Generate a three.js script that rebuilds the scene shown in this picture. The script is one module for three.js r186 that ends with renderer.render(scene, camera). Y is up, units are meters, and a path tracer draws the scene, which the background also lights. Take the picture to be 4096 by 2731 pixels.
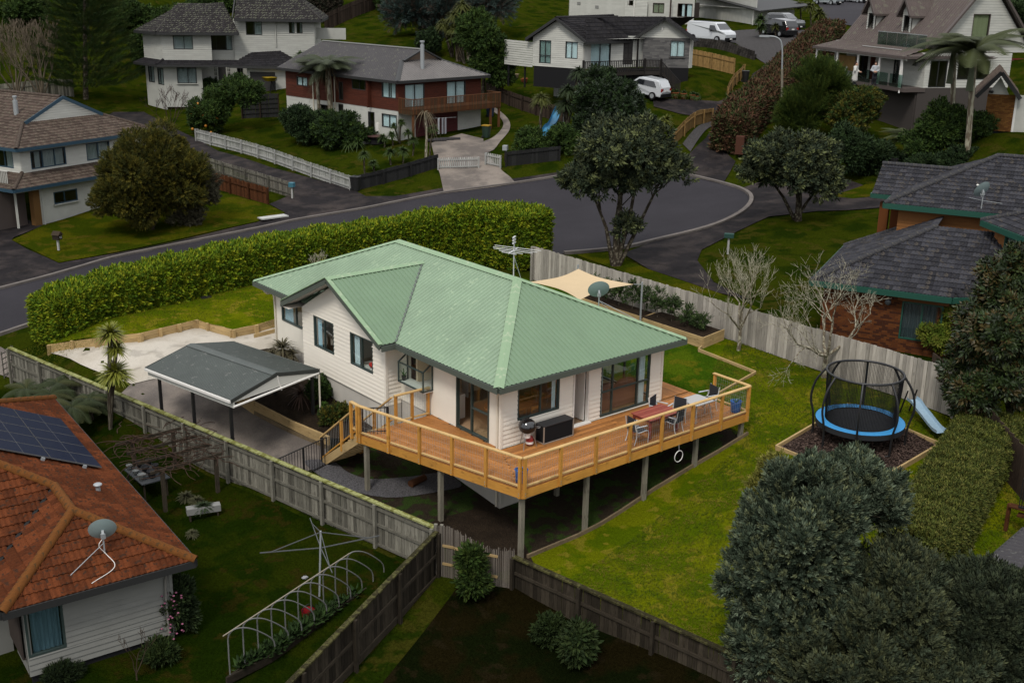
import*as THREE from 'three';
import{mergeGeometries}from 'three/addons/utils/BufferGeometryUtils.js';

// ---------- camera, sky, sun, exposure ----------
const scene=new THREE.Scene();
const CAM={f:4606.28336,yaw:0.69521,pitch:0.30998,roll:0.01776};
const Cp=new THREE.Vector3(-22.16176,14.9165,27.06887);
const cy=Math.cos(CAM.yaw),sy=Math.sin(CAM.yaw),cpi=Math.cos(CAM.pitch),spi=Math.sin(CAM.pitch);
const fw=new THREE.Vector3(sy*cpi,-spi,-cy*cpi);
const r0=new THREE.Vector3(cy,0,sy),u0=new THREE.Vector3(sy*spi,cpi,-cy*spi);
const rr=r0.clone().multiplyScalar(Math.cos(CAM.roll)).addScaledVector(u0,Math.sin(CAM.roll));
const uu=u0.clone().multiplyScalar(Math.cos(CAM.roll)).addScaledVector(r0,-Math.sin(CAM.roll));
const camera=new THREE.PerspectiveCamera(2*Math.atan(1365.5 / CAM.f)*180 / Math.PI,1024 / 682,0.5,6000);
camera.position.copy(Cp);camera.up.copy(uu);camera.lookAt(Cp.clone().add(fw));

const renderer=new THREE.WebGLRenderer({antialias:true});
renderer.toneMapping=THREE.LinearToneMapping;
renderer.toneMappingExposure=1.35;
renderer.shadowMap.enabled=true;

const sunDir=new THREE.Vector3(-0.50,0.74,0.28).normalize();
const sun=new THREE.DirectionalLight(new THREE.Color(1,0.95,0.87),1.5);
sun.position.copy(sunDir).multiplyScalar(200).add(new THREE.Vector3(10,0,-40));sun.target.position.set(10,0,-40);
sun.castShadow=true;sun.shadow.radius=26;
Object.assign(sun.shadow.camera,{left:-110,right:110,top:110,bottom:-110,near:1,far:500});
sun.shadow.mapSize.set(2048,2048);
scene.add(sun,sun.target);
{ // overcast sky: brighter overhead than at the horizon, with soft cloud structure
 const W=256,H=128,d=new Float32Array(W*H*4);
 for(let j=0;j<H;j++)for(let i=0;i<W;i++){
 const el=((j+0.5) / H-0.5)*Math.PI,az=i / W*Math.PI*2,s=Math.sin(el),o=(j*W+i)*4;
 const cl=1+0.10*Math.sin(az*3+4*s)*Math.cos(az*5-7*s)+0.06*Math.sin(az*11+9*s);
 const L=s>0?0.92*(1+1.6*s) / 2.6*cl+0.10:0.16;
 d[o]=L*0.97;d[o+1]=L*0.99;d[o+2]=L*1.03;d[o+3]=1;
 }
 const t=new THREE.DataTexture(d,W,H,THREE.RGBAFormat,THREE.FloatType);
 t.mapping=THREE.EquirectangularReflectionMapping;t.magFilter=t.minFilter=THREE.LinearFilter;t.needsUpdate=true;
 scene.background=t;scene.environment=t;
}

// ---------- picture pixels (2352 wide) to the place ----------
const K=4096 / 2352,V=(x,y,z)=>new THREE.Vector3(x,y,z),W3=(a,b,h)=>V(a,h,-b);
const dir=(px,py)=>fw.clone().addScaledVector(rr,(px*K-2048) / CAM.f).addScaledVector(uu,-(py*K-1365.5) / CAM.f);
const atH=(px,py,h)=>{const d=dir(px,py);return Cp.clone().addScaledVector(d,(h-Cp.y) / d.y);};
const fwG=V(sy,0,-cy);
const atBase=(px,py,base)=>{const d=dir(px,py);return Cp.clone().addScaledVector(d,base.clone().sub(Cp).dot(fwG) / d.dot(fwG));};
const mPer=base=>base.clone().sub(Cp).dot(fw)*K / CAM.f; // metres per picture pixel at a point

// ---------- random, noise ----------
let seed=7;const reseed=s=>{seed=s;};
const rnd=()=>{seed=(seed*1664525+1013904223)>>>0;return seed / 4294967296;};
const rr2=(a,b)=>a+(b-a)*rnd(),pick=a=>a[Math.floor(rnd()*a.length)%a.length];
const hsh=(x,y,s)=>{let n=(x*374761393+y*668265263+s*974634777)|0;n=Math.imul(n ^(n>>>13),1274126177);n ^=n>>>16;return(n>>>0) / 4294967296;};
function vn(x,y,p,s){
 const xi=Math.floor(x),yi=Math.floor(y),fx=x-xi,fy=y-yi,sx=fx*fx*(3-2*fx),sz=fy*fy*(3-2*fy),m=(v,q)=>((v%q)+q)%q;
 const a=hsh(m(xi,p),m(yi,p),s),b=hsh(m(xi+1,p),m(yi,p),s),c=hsh(m(xi,p),m(yi+1,p),s),d=hsh(m(xi+1,p),m(yi+1,p),s);
 return a+(b-a)*sx+(c-a)*sz+(a-b-c+d)*sx*sz;
}
function fbm(u,v,p,oct,s,sx=1){let t=0,a=0.5,n=0;for(let o=0;o<oct;o++){t+=a*vn(u*p*sx,v*p,p*(sx>=1?sx:1),s+o*17);n+=a;a*=0.55;p*=2;}return t / n;}
const l2s=c=>c<=0.0031308?c*12.92:1.055*Math.pow(c,1 / 2.4)-0.055;
function tex(size,metres,fn,h=size,mh=metres){
 const d=new Uint8Array(size*h*4);
 for(let j=0;j<h;j++)for(let i=0;i<size;i++){
 const c=fn(i / size,j / h),o=(j*size+i)*4;
 for(let k=0;k<3;k++)d[o+k]=Math.max(0,Math.min(255,Math.round(l2s(Math.max(0,c[k]))*255)));d[o+3]=255;
 }
 const t=new THREE.DataTexture(d,size,h);t.wrapS=t.wrapT=THREE.RepeatWrapping;t.magFilter=t.minFilter=THREE.LinearFilter;
 t.colorSpace=THREE.SRGBColorSpace;t.repeat.set(1 / metres,1 / mh);t.needsUpdate=true;return t;
}
function bumpTex(size,metres,fn,h=size,mh=metres){const t=tex(size,metres,(u,v)=>{const g=fn(u,v);return[g,g,g];},h,mh);t.colorSpace=THREE.NoColorSpace;return t;}
const mixc=(a,b,t)=>[a[0]+(b[0]-a[0])*t,a[1]+(b[1]-a[1])*t,a[2]+(b[2]-a[2])*t];
const mulc=(a,k)=>[a[0]*k,a[1]*k,a[2]*k];
const ss=(a,b,x)=>{const t=Math.max(0,Math.min(1,(x-a) / (b-a)));return t*t*(3-2*t);};

// ---------- materials ----------
const lin=(r,g,b)=>new THREE.Color().setRGB(r,g,b);
const std=(c,rough=0.8,o={})=>new THREE.MeshPhysicalMaterial({color:Array.isArray(c)?lin(...c):c,roughness:rough,side:THREE.DoubleSide,specularIntensity:rough>0.84?0.2:rough>0.6?0.5:1,...o});
const texd=(map,rough=0.9,o={})=>std([1,1,1],rough,{map,...o});
const matt=(map,o={})=>std([1,1,1],1,{map,specularIntensity:0,...o});
const grassTex=(a,b,c,m,s)=>tex(512,m,(u,v)=>{
 const n=fbm(u,v,6,5,s),f=vn(u*170,v*170,170,s+3),f2=vn(u*256,v*256,256,s+5),st=fbm(u,v,11,4,s+9);
 return mulc(mixc(mixc(a,b,ss(0.38,0.62,n)),c,ss(0.60,0.72,st)*0.8),0.55+0.5*f+0.4*f2);
});
const fineBump=bumpTex(256,1.2,(u,v)=>0.6*vn(u*64,v*64,64,3)+0.4*vn(u*128,v*128,128,5));
const woodTex=(a,b,m,s,knots=0.5)=>tex(256,m,(u,v)=>{
 const w=fbm(u,v,4,3,s),g=vn(u*6+w*2,v*128,128,s+2),g2=vn(u*16,v*64,64,s+4),k=fbm(u,v,8,2,s+8);
 return mulc(mixc(a,b,0.5*g+0.5*g2),0.8+0.35*w-knots*ss(0.72,0.82,k)*0.5);
},256,m / 2);
const M={  // neighbouring lawns, yards and road have vignette darkening painted into their colour
 lawn:matt(grassTex([0.056,0.084,0.002],[0.098,0.112,0.003],[0.15,0.13,0.012],4,11),{bumpMap:fineBump,bumpScale:0.05}),
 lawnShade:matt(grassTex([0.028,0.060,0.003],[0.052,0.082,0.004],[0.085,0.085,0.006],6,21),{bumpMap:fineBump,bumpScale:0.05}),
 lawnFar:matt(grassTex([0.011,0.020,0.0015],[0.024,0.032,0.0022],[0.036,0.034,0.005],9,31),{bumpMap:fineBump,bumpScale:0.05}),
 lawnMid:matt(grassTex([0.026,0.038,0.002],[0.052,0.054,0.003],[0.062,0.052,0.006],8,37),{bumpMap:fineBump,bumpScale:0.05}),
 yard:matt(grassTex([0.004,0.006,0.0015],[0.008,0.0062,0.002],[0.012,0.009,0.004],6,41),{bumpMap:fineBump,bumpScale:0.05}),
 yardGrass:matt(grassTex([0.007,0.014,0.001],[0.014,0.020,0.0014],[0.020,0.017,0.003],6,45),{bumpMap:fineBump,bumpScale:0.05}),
 asphalt:texd(tex(512,9,(u,v)=>{const n=fbm(u,v,5,5,51),f=vn(u*256,v*256,256,52);return mulc([0.025,0.023,0.027],0.75+0.4*n+0.25*f);}),0.85),
 oldAsphalt:texd(tex(512,8,(u,v)=>{const n=fbm(u,v,6,5,61),f=vn(u*200,v*200,200,62),st=fbm(u,v,14,3,66);return mulc(mixc([0.014,0.012,0.013],[0.040,0.032,0.030],ss(0.35,0.75,n)),0.75+0.4*f-0.3*ss(0.6,0.75,st));}),0.9),
 gravelRoad:texd(tex(256,2,(u,v)=>{const f=vn(u*64,v*64,64,71),g=vn(u*110,v*110,110,72);return mulc([0.055,0.052,0.052],0.4+0.7*f+0.5*g);}),1,{bumpMap:fineBump,bumpScale:0.03}),
 concrete:texd(tex(512,6,(u,v)=>{const n=fbm(u,v,5,5,81),f=vn(u*256,v*256,256,82),st=fbm(u,v,9,4,84);return mulc(mixc([0.46,0.42,0.36],[0.39,0.35,0.29],ss(0.4,0.7,n)),0.86+0.2*f-0.22*ss(0.62,0.78,st));}),0.9),
 driveConcrete:texd(tex(512,6,(u,v)=>{const n=fbm(u,v,4,5,91),f=vn(u*256,v*256,256,92);return mulc(mixc([0.20,0.17,0.145],[0.11,0.095,0.085],ss(0.35,0.7,n)),0.85+0.3*f);}),0.9),
 kerb:texd(tex(256,3,(u,v)=>{const n=fbm(u,v,6,4,101);return mulc([0.13,0.115,0.105],0.6+0.8*n);}),0.9),
 soil:texd(tex(256,2.5,(u,v)=>{const n=fbm(u,v,8,5,111),f=vn(u*100,v*100,100,112);return mulc(mixc([0.012,0.008,0.005],[0.035,0.024,0.015],n),0.6+0.8*f);}),1,{bumpMap:fineBump,bumpScale:0.06}),
 bankSoil:texd(tex(256,3,(u,v)=>{const n=fbm(u,v,6,5,115),f=vn(u*100,v*100,100,116),w=fbm(u,v,9,3,117);return mulc(mixc([0.022,0.016,0.010],[0.020,0.036,0.006],ss(0.45,0.6,w)),0.6+0.5*n+0.5*f);}),1,{bumpMap:fineBump,bumpScale:0.06}),
 gravelPath:texd(tex(256,1.6,(u,v)=>{const f=vn(u*60,v*60,60,121),g=vn(u*120,v*120,120,122);return mulc([0.075,0.072,0.075],0.3+0.8*f+0.6*g);}),1,{bumpMap:fineBump,bumpScale:0.03}),
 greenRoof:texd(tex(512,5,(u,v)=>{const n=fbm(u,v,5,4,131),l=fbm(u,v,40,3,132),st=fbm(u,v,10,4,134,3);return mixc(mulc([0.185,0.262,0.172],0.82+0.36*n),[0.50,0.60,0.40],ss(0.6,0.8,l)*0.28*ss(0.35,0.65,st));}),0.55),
 greenRoofNewShaded:texd(tex(256,4,(u,v)=>mulc([0.135,0.212,0.125],0.9+0.16*fbm(u,v,6,4,141))),0.5),  // newer paint without lichen; shade of the slopes off the sun in its colour
 greenCap:texd(tex(256,3,(u,v)=>{const l=fbm(u,v,18,3,143);return mixc([0.20,0.30,0.175],[0.38,0.42,0.29],ss(0.58,0.75,l)*0.5);}),0.5),
 gutter:std([0.075,0.090,0.075],0.5),winFrame:std([0.035,0.052,0.048],0.4),
 board:texd(tex(256,3,(u,v)=>mulc([0.76,0.71,0.62],0.94+0.1*fbm(u,v,5,5,151))),0.6),
 plaster:texd(tex(256,3,(u,v)=>mulc([0.76,0.72,0.63],0.9+0.16*fbm(u,v,5,5,161))),0.85),
 baseWall:texd(tex(256,3,(u,v)=>mulc([0.52,0.49,0.44],0.8+0.35*fbm(u,v,4,5,163))),0.9),
 soffit:std([0.6,0.56,0.5],0.8),white:std([0.72,0.70,0.66],0.5),cream:std([0.62,0.57,0.47],0.6),
 glass:new THREE.MeshPhysicalMaterial({color:lin(0.93,0.97,0.96),transmission:1,thickness:0,roughness:0.02,ior:1.5,side:THREE.DoubleSide}),
 curtain:std([0.62,0.70,0.74],0.95),curtainBlue:std([0.30,0.50,0.62],0.95),curtainGrey:std([0.30,0.32,0.33],0.95),
 inner:std([0.66,0.52,0.36],0.9),innerDark:std([0.05,0.04,0.035],0.9),carpet:std([0.34,0.22,0.13],1),ceiling:std([0.8,0.72,0.66],0.9),
 pine:texd(woodTex([0.42,0.16,0.030],[0.30,0.10,0.02],1.2,171),0.45),
 sofa:std([0.24,0.115,0.085],0.95),leather:std([0.02,0.012,0.01],0.4),
 deck:[0,1,2,3].map(i=>texd(woodTex(mulc([0.40,0.175,0.048],0.86+0.1*i),mulc([0.27,0.105,0.030],0.86+0.1*i),1.6,181+i*7),0.65)),
 timber:[0,1,2].map(i=>texd(woodTex(mulc([0.56,0.27,0.048],0.88+0.12*i),mulc([0.42,0.19,0.03],0.88+0.12*i),1.8,211+i*5),0.6)),
 railTop:texd(woodTex([0.55,0.38,0.17],[0.44,0.27,0.10],2,231),0.7),
 paleTimber:[0,1,2].map(i=>texd(woodTex(mulc([0.46,0.33,0.16],0.9+0.1*i),mulc([0.34,0.23,0.10],0.9+0.1*i),2,241+i*3),0.8)),
 edging:texd(woodTex([0.20,0.15,0.09],[0.10,0.075,0.045],2,251),0.85),
 pole:texd(woodTex([0.24,0.22,0.17],[0.14,0.125,0.095],2,255),0.9),
 greyPale:[0,1,2,3].map(i=>texd(woodTex(mulc([0.44,0.41,0.36],0.74+0.14*i),mulc([0.28,0.25,0.215],0.74+0.14*i),1.5,261+i*3),0.95)),
 mossPale:[0,1,2,3].map(i=>texd(woodTex(mulc([0.22,0.21,0.175],0.6+0.25*i),mulc([0.085,0.078,0.06],0.6+0.25*i),1.5,281+i*3),0.95)),
 darkPale:[0,1,2,3].map(i=>texd(woodTex(mulc([0.055,0.045,0.032],0.6+0.25*i),mulc([0.018,0.014,0.010],0.6+0.25*i),1.5,301+i*3),0.95)),  // weathered timber, its colour darkened further to imitate the vignette
 brownPale:[0,1,2].map(i=>texd(woodTex(mulc([0.060,0.042,0.030],0.7+0.25*i),mulc([0.025,0.018,0.014],0.7+0.25*i),1.5,321+i*3),0.95)),
 rustPale:[0,1,2].map(i=>texd(woodTex(mulc([0.115,0.045,0.018],0.7+0.25*i),mulc([0.055,0.02,0.009],0.7+0.25*i),1.5,331+i*3),0.95)),
 newPale:[0,1,2].map(i=>texd(woodTex(mulc([0.30,0.19,0.075],0.8+0.15*i),mulc([0.21,0.125,0.045],0.8+0.15*i),1.5,341+i*3),0.9)),
 picket:[0,1,2].map(i=>texd(tex(128,1.2,(u,v)=>mulc([0.40,0.40,0.38],(0.72+0.14*i)*(0.8+0.4*fbm(u,v,6,4,351+i)))),0.8)),
 blackPale:[0,1].map(i=>std(mulc([0.014,0.014,0.014],0.8+0.5*i),0.8)),
 moss:texd(tex(256,0.8,(u,v)=>{const n=fbm(u,v,8,5,361);return mixc([0.16,0.16,0.045],[0.30,0.31,0.13],ss(0.4,0.65,n));}),1,{bumpMap:fineBump,bumpScale:0.06}),
 mossDark:texd(tex(256,0.8,(u,v)=>{const n=fbm(u,v,8,5,371);return mixc([0.030,0.026,0.012],[0.085,0.080,0.030],ss(0.4,0.7,n));}),1,{bumpMap:fineBump,bumpScale:0.06}),
 black:std([0.010,0.010,0.011],0.45),blackMatt:std([0.012,0.012,0.013],0.9),steel:std([0.42,0.44,0.46],0.35,{metalness:0.85}),galv:std([0.33,0.35,0.36],0.55,{metalness:0.4}),
 bark:texd(tex(128,0.8,(u,v)=>{const n=fbm(u,v,6,5,381);return mixc([0.035,0.028,0.020],[0.13,0.115,0.085],ss(0.45,0.7,n));}),1),
 barkPale:texd(tex(128,0.6,(u,v)=>{const n=fbm(u,v,8,5,391);return mixc([0.13,0.105,0.075],[0.34,0.32,0.24],ss(0.42,0.65,n));}),1),
 twig:std([0.075,0.055,0.040],1),blueTub:std([0.012,0.10,0.34],0.4),dishGrey:std([0.24,0.31,0.31],0.5),
};
// ---------- objects, parts, geometry ----------
const used={};
const numbered=n=>{const c=used[n]=(used[n]??-1)+1;return c?n+'_'+String(c).padStart(3,'0'):n;};
function tag(o,label,category,group,kind){if(label)o.userData.label=label;if(category)o.userData.category=category;if(group)o.userData.group=group;if(kind)o.userData.kind=kind;return o;}
function thing(name,label,category,pos=null,group){const g=new THREE.Group();g.name=numbered(name);if(pos)g.position.copy(pos);scene.add(g);g.updateMatrixWorld(true);return tag(g,label,category,group);}
function solo(name,geo,mat,label,category,group,kind){const m=new THREE.Mesh(geo,mat);m.name=numbered(name);m.castShadow=m.receiveShadow=true;scene.add(m);return tag(m,label,category,group,kind);}
function structure(name,geo,mat){return solo(name,geo,mat,null,null,null,'structure');}
// a part in world axes (or in a wall frame fr) hung under its parent without moving
function part(parent,name,geo,mat,fr){
 const m=new THREE.Mesh(geo,mat);m.name=name;m.castShadow=m.receiveShadow=true;
 if(fr){m.position.copy(fr.O);m.quaternion.copy(fr.q);}
 m.updateMatrixWorld(true);parent.attach(m);return m;
}
// a part in the parent's own axes
function local(parent,name,geo,mat){const m=new THREE.Mesh(geo,mat);m.name=name;m.castShadow=m.receiveShadow=true;parent.add(m);return m;}
const stuffPart=m=>{m.userData.kind='stuff';return m;};
function copy(o,label,pos,turn=0,group){const c=o.clone();c.name=numbered(o.name.replace(/_\d{3}$/,''));c.userData={...o.userData};if(label)c.userData.label=label;if(group)c.userData.group=group;if(pos)c.position.copy(pos);c.rotation.y=turn;scene.add(c);return c;}
const merge=gs=>{gs=gs.filter(Boolean).map(g=>{const h=g.index?g.toNonIndexed():g;for(const k of Object.keys(h.attributes))if(!['position','normal','uv','color'].includes(k))h.deleteAttribute(k);return h;});const hasC=gs.every(g=>g.attributes.color);if(!hasC)gs.forEach(g=>g.deleteAttribute('color'));return mergeGeometries(gs);};
// box with uv in metres, the long side along u
function box(w,h,d,x=0,y=0,z=0,o=0){
 const g=new THREE.BoxGeometry(w,h,d),uv=g.attributes.uv,S=[[d,h],[d,h],[w,d],[w,d],[w,h],[w,h]];
 const ox=o?rnd()*7:0,oy=o?rnd()*7:0;
 for(let f=0;f<6;f++)for(let k=0;k<4;k++){const i=f*4+k,a=uv.getX(i)*S[f][0],b=uv.getY(i)*S[f][1];if(S[f][1]>S[f][0])uv.setXY(i,b+ox,a+oy);else uv.setXY(i,a+ox,b+oy);}
 return g.translate(x,y,z);
}
const q0=new THREE.Quaternion(),X1=V(1,0,0),Y1=V(0,1,0),Z1=V(0,0,1);
const basisQ=(x,y,z)=>new THREE.Quaternion().setFromRotationMatrix(new THREE.Matrix4().makeBasis(x,y,z));
// bar from p to q: w wide (sideways), h high
function bar(p,q,w,h,o=1){
 const d=q.clone().sub(p),L=d.length();d.normalize();let s=Math.abs(d.y)>0.99?X1.clone():V(0,1,0).cross(d).normalize();const up=d.clone().cross(s).normalize();
 const g=box(L,h,w,0,0,0,o);g.applyQuaternion(basisQ(d,up,d.clone().cross(up)));const m=p.clone().add(q).multiplyScalar(0.5);return g.translate(m.x,m.y,m.z);
}
function cyl(p,q,a,b=a,n=8,open=false){
 const d=q.clone().sub(p),L=d.length(),g=new THREE.CylinderGeometry(b,a,L,n,1,open),uv=g.attributes.uv;
 for(let i=0;i<uv.count;i++)uv.setXY(i,uv.getX(i)*6.28*a,uv.getY(i)*L);
 g.applyQuaternion(new THREE.Quaternion().setFromUnitVectors(Y1,d.normalize()));const m=p.clone().add(q).multiplyScalar(0.5);return g.translate(m.x,m.y,m.z);
}
function tube(pts,r,n=6,seg=0,closed=false){return new THREE.TubeGeometry(new THREE.CatmullRomCurve3(pts,closed),seg||pts.length*4,r,n,closed);}
function ball(r,x,y,z,sx=1,sy2=1,sz=1,w=12,h=8){return new THREE.SphereGeometry(r,w,h).scale(sx,sy2,sz).translate(x,y,z);}
const lathe=(pts,n=20)=>new THREE.LatheGeometry(pts.map(p=>new THREE.Vector2(p[0],p[1])),n);
// flat polygon(s) through 3D points, optional thickness downwards along the normal
function poly3(pts,thick=0){
 const n=V(0,0,0);for(let i=0;i<pts.length;i++){const a=pts[i],b=pts[(i+1)%pts.length];n.x+=(a.y-b.y)*(a.z+b.z);n.y+=(a.z-b.z)*(a.x+b.x);n.z+=(a.x-b.x)*(a.y+b.y);}n.normalize();
 const s=pts[1].clone().sub(pts[0]).normalize(),t=n.clone().cross(s),f2=pts.map(p=>new THREE.Vector2(p.clone().sub(pts[0]).dot(s),p.clone().sub(pts[0]).dot(t)));
 const tri=THREE.ShapeUtils.triangulateShape(f2,[]),P=[],U=[],add=(p,u,v)=>{P.push(p.x,p.y,p.z);U.push(u,v);};
 const lo=pts.map(p=>p.clone().addScaledVector(n,-thick));
 for(const[a,b,c]of tri){for(const i of[a,b,c])add(pts[i],f2[i].x,f2[i].y);if(thick)for(const i of[a,c,b])add(lo[i],f2[i].x,f2[i].y);}
 if(thick)for(let i=0;i<pts.length;i++){const j=(i+1)%pts.length,L=pts[i].distanceTo(pts[j]);const q=[[lo[i],0,0],[lo[j],L,0],[pts[j],L,thick],[lo[i],0,0],[pts[j],L,thick],[pts[i],0,thick]];for(const[p,u,v]of q)add(p,u,v);}
 const g=new THREE.BufferGeometry();g.setAttribute('position',new THREE.Float32BufferAttribute(P,3));g.setAttribute('uv',new THREE.Float32BufferAttribute(U,2));g.computeVertexNormals();return g;
}
function fromTris(P,U){const g=new THREE.BufferGeometry();g.setAttribute('position',new THREE.Float32BufferAttribute(P,3));g.setAttribute('uv',new THREE.Float32BufferAttribute(U||new Float32Array(P.length / 3*2),2));g.computeVertexNormals();return g;}

// ---------- terrain ----------
const ctl=[];
const cw=(a,b,h)=>ctl.push([a,-b,h]),cp=(px,py,h)=>{const p=atH(px,py,h);ctl.push([p.x,p.z,h]);};
for(const t of[[-1.33,-2.72,-2.4],[1.5,-2.4,-2.5],[4.2,-2.3,-2.1],[6.7,-2.5,-1.6],[9,-2.7,-1.0],[0,0,-2.2],[-2.85,3.7,-2.05],[-2.1,0.5,-2.15],[-2.6,7,-1.95],[-4.5,7,-1.95],[-5,12,-1.45],[-3.2,11,-1.55],
 [-6,16,-1.05],[-1,20,-0.92],[-7,21,-0.95],[-0.3,15.4,-0.9],[10,2,-0.2],[10.5,8,0],[14.6,8,0.1],[15.2,-7.5,-0.3],[14.8,0,0],[12,-2.5,-0.5],[10,13,0.05],[6,19,-0.15],[2,26,-0.45],[4,23,-0.3],[4,6,-1.2],[4,12,-0.6],[20,-3,0.1],[28,0,0.6],[22,8,0.4],[-1,10.5,-1.3],[-4.2,-1.8,-2.45],[3,-7,-2.5]])cw(...t);
for(const t of[[1500,1350,-2.3],[1650,1450,-2.3],[1780,1180,-1.1],[1980,1050,-0.65],[1330,1450,-2.9],[1100,1420,-2.9],[1400,1560,-3],[900,1520,-2.9],[700,1250,-2.6],[500,1080,-2.5],[450,1500,-2.8],[60,1500,-2.8],[100,900,-2.3],[2050,1350,-2.2],[2280,1280,-2],[2340,1060,-1],
 [0,690,-1.5],[130,645,-1.35],[400,590,-1.05],[650,530,-0.7],[900,480,-0.35],[1200,440,0.1],[1400,560,0.2],[1500,480,0.5],[1650,430,1.0],[1720,450,1.15],[1600,365,1.8],
 [250,540,-1.15],[42,526,-1.1],[10,600,-1.3],[500,500,-0.6],[620,460,-0.3],[650,430,0],[520,370,0.6],[350,285,1.2],[450,240,1.8],
 [850,380,0.7],[600,310,1.3],[916,325,1.75],[1010,385,0.9],[1060,320,1.9],[1150,290,2.3],[1250,350,1.7],[1300,300,2.6],
 [1215,170,5.1],[1490,230,4.5],[1580,222,4.7],[1560,270,3.9],[1640,285,3.2],[1600,180,6.2],[1690,180,5.7],[1745,130,7.2],[1680,98,8.4],[1590,90,8.3],[1850,75,9.2],
 [1700,215,4.9],[1700,300,3.0],[1797,280,4.0],[1880,150,6.8],[1850,345,2.7],[2000,400,2.3],[2110,420,2.3],[2050,235,4.8],[2230,365,3.2],[2258,300,5.6],[2340,310,5.6],
 [1790,520,1.0],[1950,520,1.2],[1990,460,1.6],[1850,640,0.6],[338,212,2.0],[300,200,2.2],[150,210,2.4],[0,205,2.0],[60,245,1.4],[880,80,8.1],[780,90,7.8],[1000,90,8.0],
 [300,60,8.1],[250,10,10.5],[100,60,8.1],[450,20,9.9],[20,10,10.5],[700,20,10.2],[200,130,5.2],[20,130,5],[1130,60,9.1],[1190,195,4.5],[1150,235,3.4],[1400,62,9.2],[1550,75,8.8],[1330,50,9.0],[1950,25,11],[2340,20,11.2],[2200,105,9]])cp(...t);
const tpsK=r2=>r2>1e-9?0.5*r2*Math.log(r2):0;
const tpsW=(()=>{
 const N=ctl.length,n=N+3,A=[];
 for(let i=0;i<n;i++){A.push(new Float64Array(n+1));}
 for(let i=0;i<N;i++){for(let j=0;j<N;j++)A[i][j]=tpsK((ctl[i][0]-ctl[j][0])**2+(ctl[i][1]-ctl[j][1])**2)+(i===j?3:0);A[i][N]=A[N][i]=1;A[i][N+1]=A[N+1][i]=ctl[i][0];A[i][N+2]=A[N+2][i]=ctl[i][1];A[i][n]=ctl[i][2];}
 for(let c=0;c<n;c++){let p=c;for(let i=c+1;i<n;i++)if(Math.abs(A[i][c])>Math.abs(A[p][c]))p=i;[A[c],A[p]]=[A[p],A[c]];for(let i=0;i<n;i++)if(i!==c){const f=A[i][c] / A[c][c];if(f)for(let j=c;j<=n;j++)A[i][j]-=f*A[c][j];}}
 return A.map((r,i)=>r[n] / r[i]);
})();
const HX0=-50,HZ0=-170,HS=1,HNX=191,HNZ=231;
const hgt=new Float32Array(HNX*HNZ);
for(let j=0;j<HNZ;j++)for(let i=0;i<HNX;i++){
 const x=HX0+i*HS,z=HZ0+j*HS,N=ctl.length;let h=tpsW[N]+tpsW[N+1]*x+tpsW[N+2]*z;
 for(let k=0;k<N;k++)h+=tpsW[k]*tpsK((x-ctl[k][0])**2+(z-ctl[k][1])**2);
 hgt[j*HNX+i]=Math.max(-4.2,Math.min(16,h));
}
function th(x,z){
 const fx=Math.max(0,Math.min(HNX-1.001,(x-HX0) / HS)),fz=Math.max(0,Math.min(HNZ-1.001,(z-HZ0) / HS)),i=fx|0,j=fz|0,u=fx-i,v=fz-j,o=j*HNX+i;
 return(hgt[o]*(1-u)+hgt[o+1]*u)*(1-v)+(hgt[o+HNX]*(1-u)+hgt[o+HNX+1]*u)*v;
}
const drop=p=>V(p.x,th(p.x,p.z),p.z);
function G(px,py,off=0){ // the ground seen at a pixel
 const d=dir(px,py);let t=8,lo=t;
 while(t<400){const y=Cp.y+d.y*t;if(y<th(Cp.x+d.x*t,Cp.z+d.z*t)+off)break;lo=t;t+=0.6;}
 let hi=t;for(let k=0;k<24;k++){const m=(lo+hi) / 2,y=Cp.y+d.y*m;if(y<th(Cp.x+d.x*m,Cp.z+d.z*m)+off)hi=m;else lo=m;}
 return Cp.clone().addScaledVector(d,hi);
}
{ // one ground sheet that reaches the horizon
 const ln=(a,n,s)=>{const v=[];for(let d=2200;d>12;d /=1.7)v.push(a-d);for(let i=0;i<n;i++)v.push(a+i*s);for(let d=12;d<2300;d*=1.7)v.push(a+(n-1)*s+d);return v;};
 const xs=ln(HX0,HNX,HS),zs=ln(HZ0,HNZ,HS),P=[],U=[],I=[];
 for(const z of zs)for(const x of xs){P.push(x,th(x,z),z);U.push(x,z);}
 for(let j=0;j+1<zs.length;j++)for(let i=0;i+1<xs.length;i++){const a=j*xs.length+i,b=a+1,c=a+xs.length,d=c+1;I.push(a,c,b,b,c,d);}
 const g=new THREE.BufferGeometry();g.setAttribute('position',new THREE.Float32BufferAttribute(P,3));g.setAttribute('uv',new THREE.Float32BufferAttribute(U,2));g.setIndex(I);g.computeVertexNormals();
 structure('ground',g,M.lawnFar);
}
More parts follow.
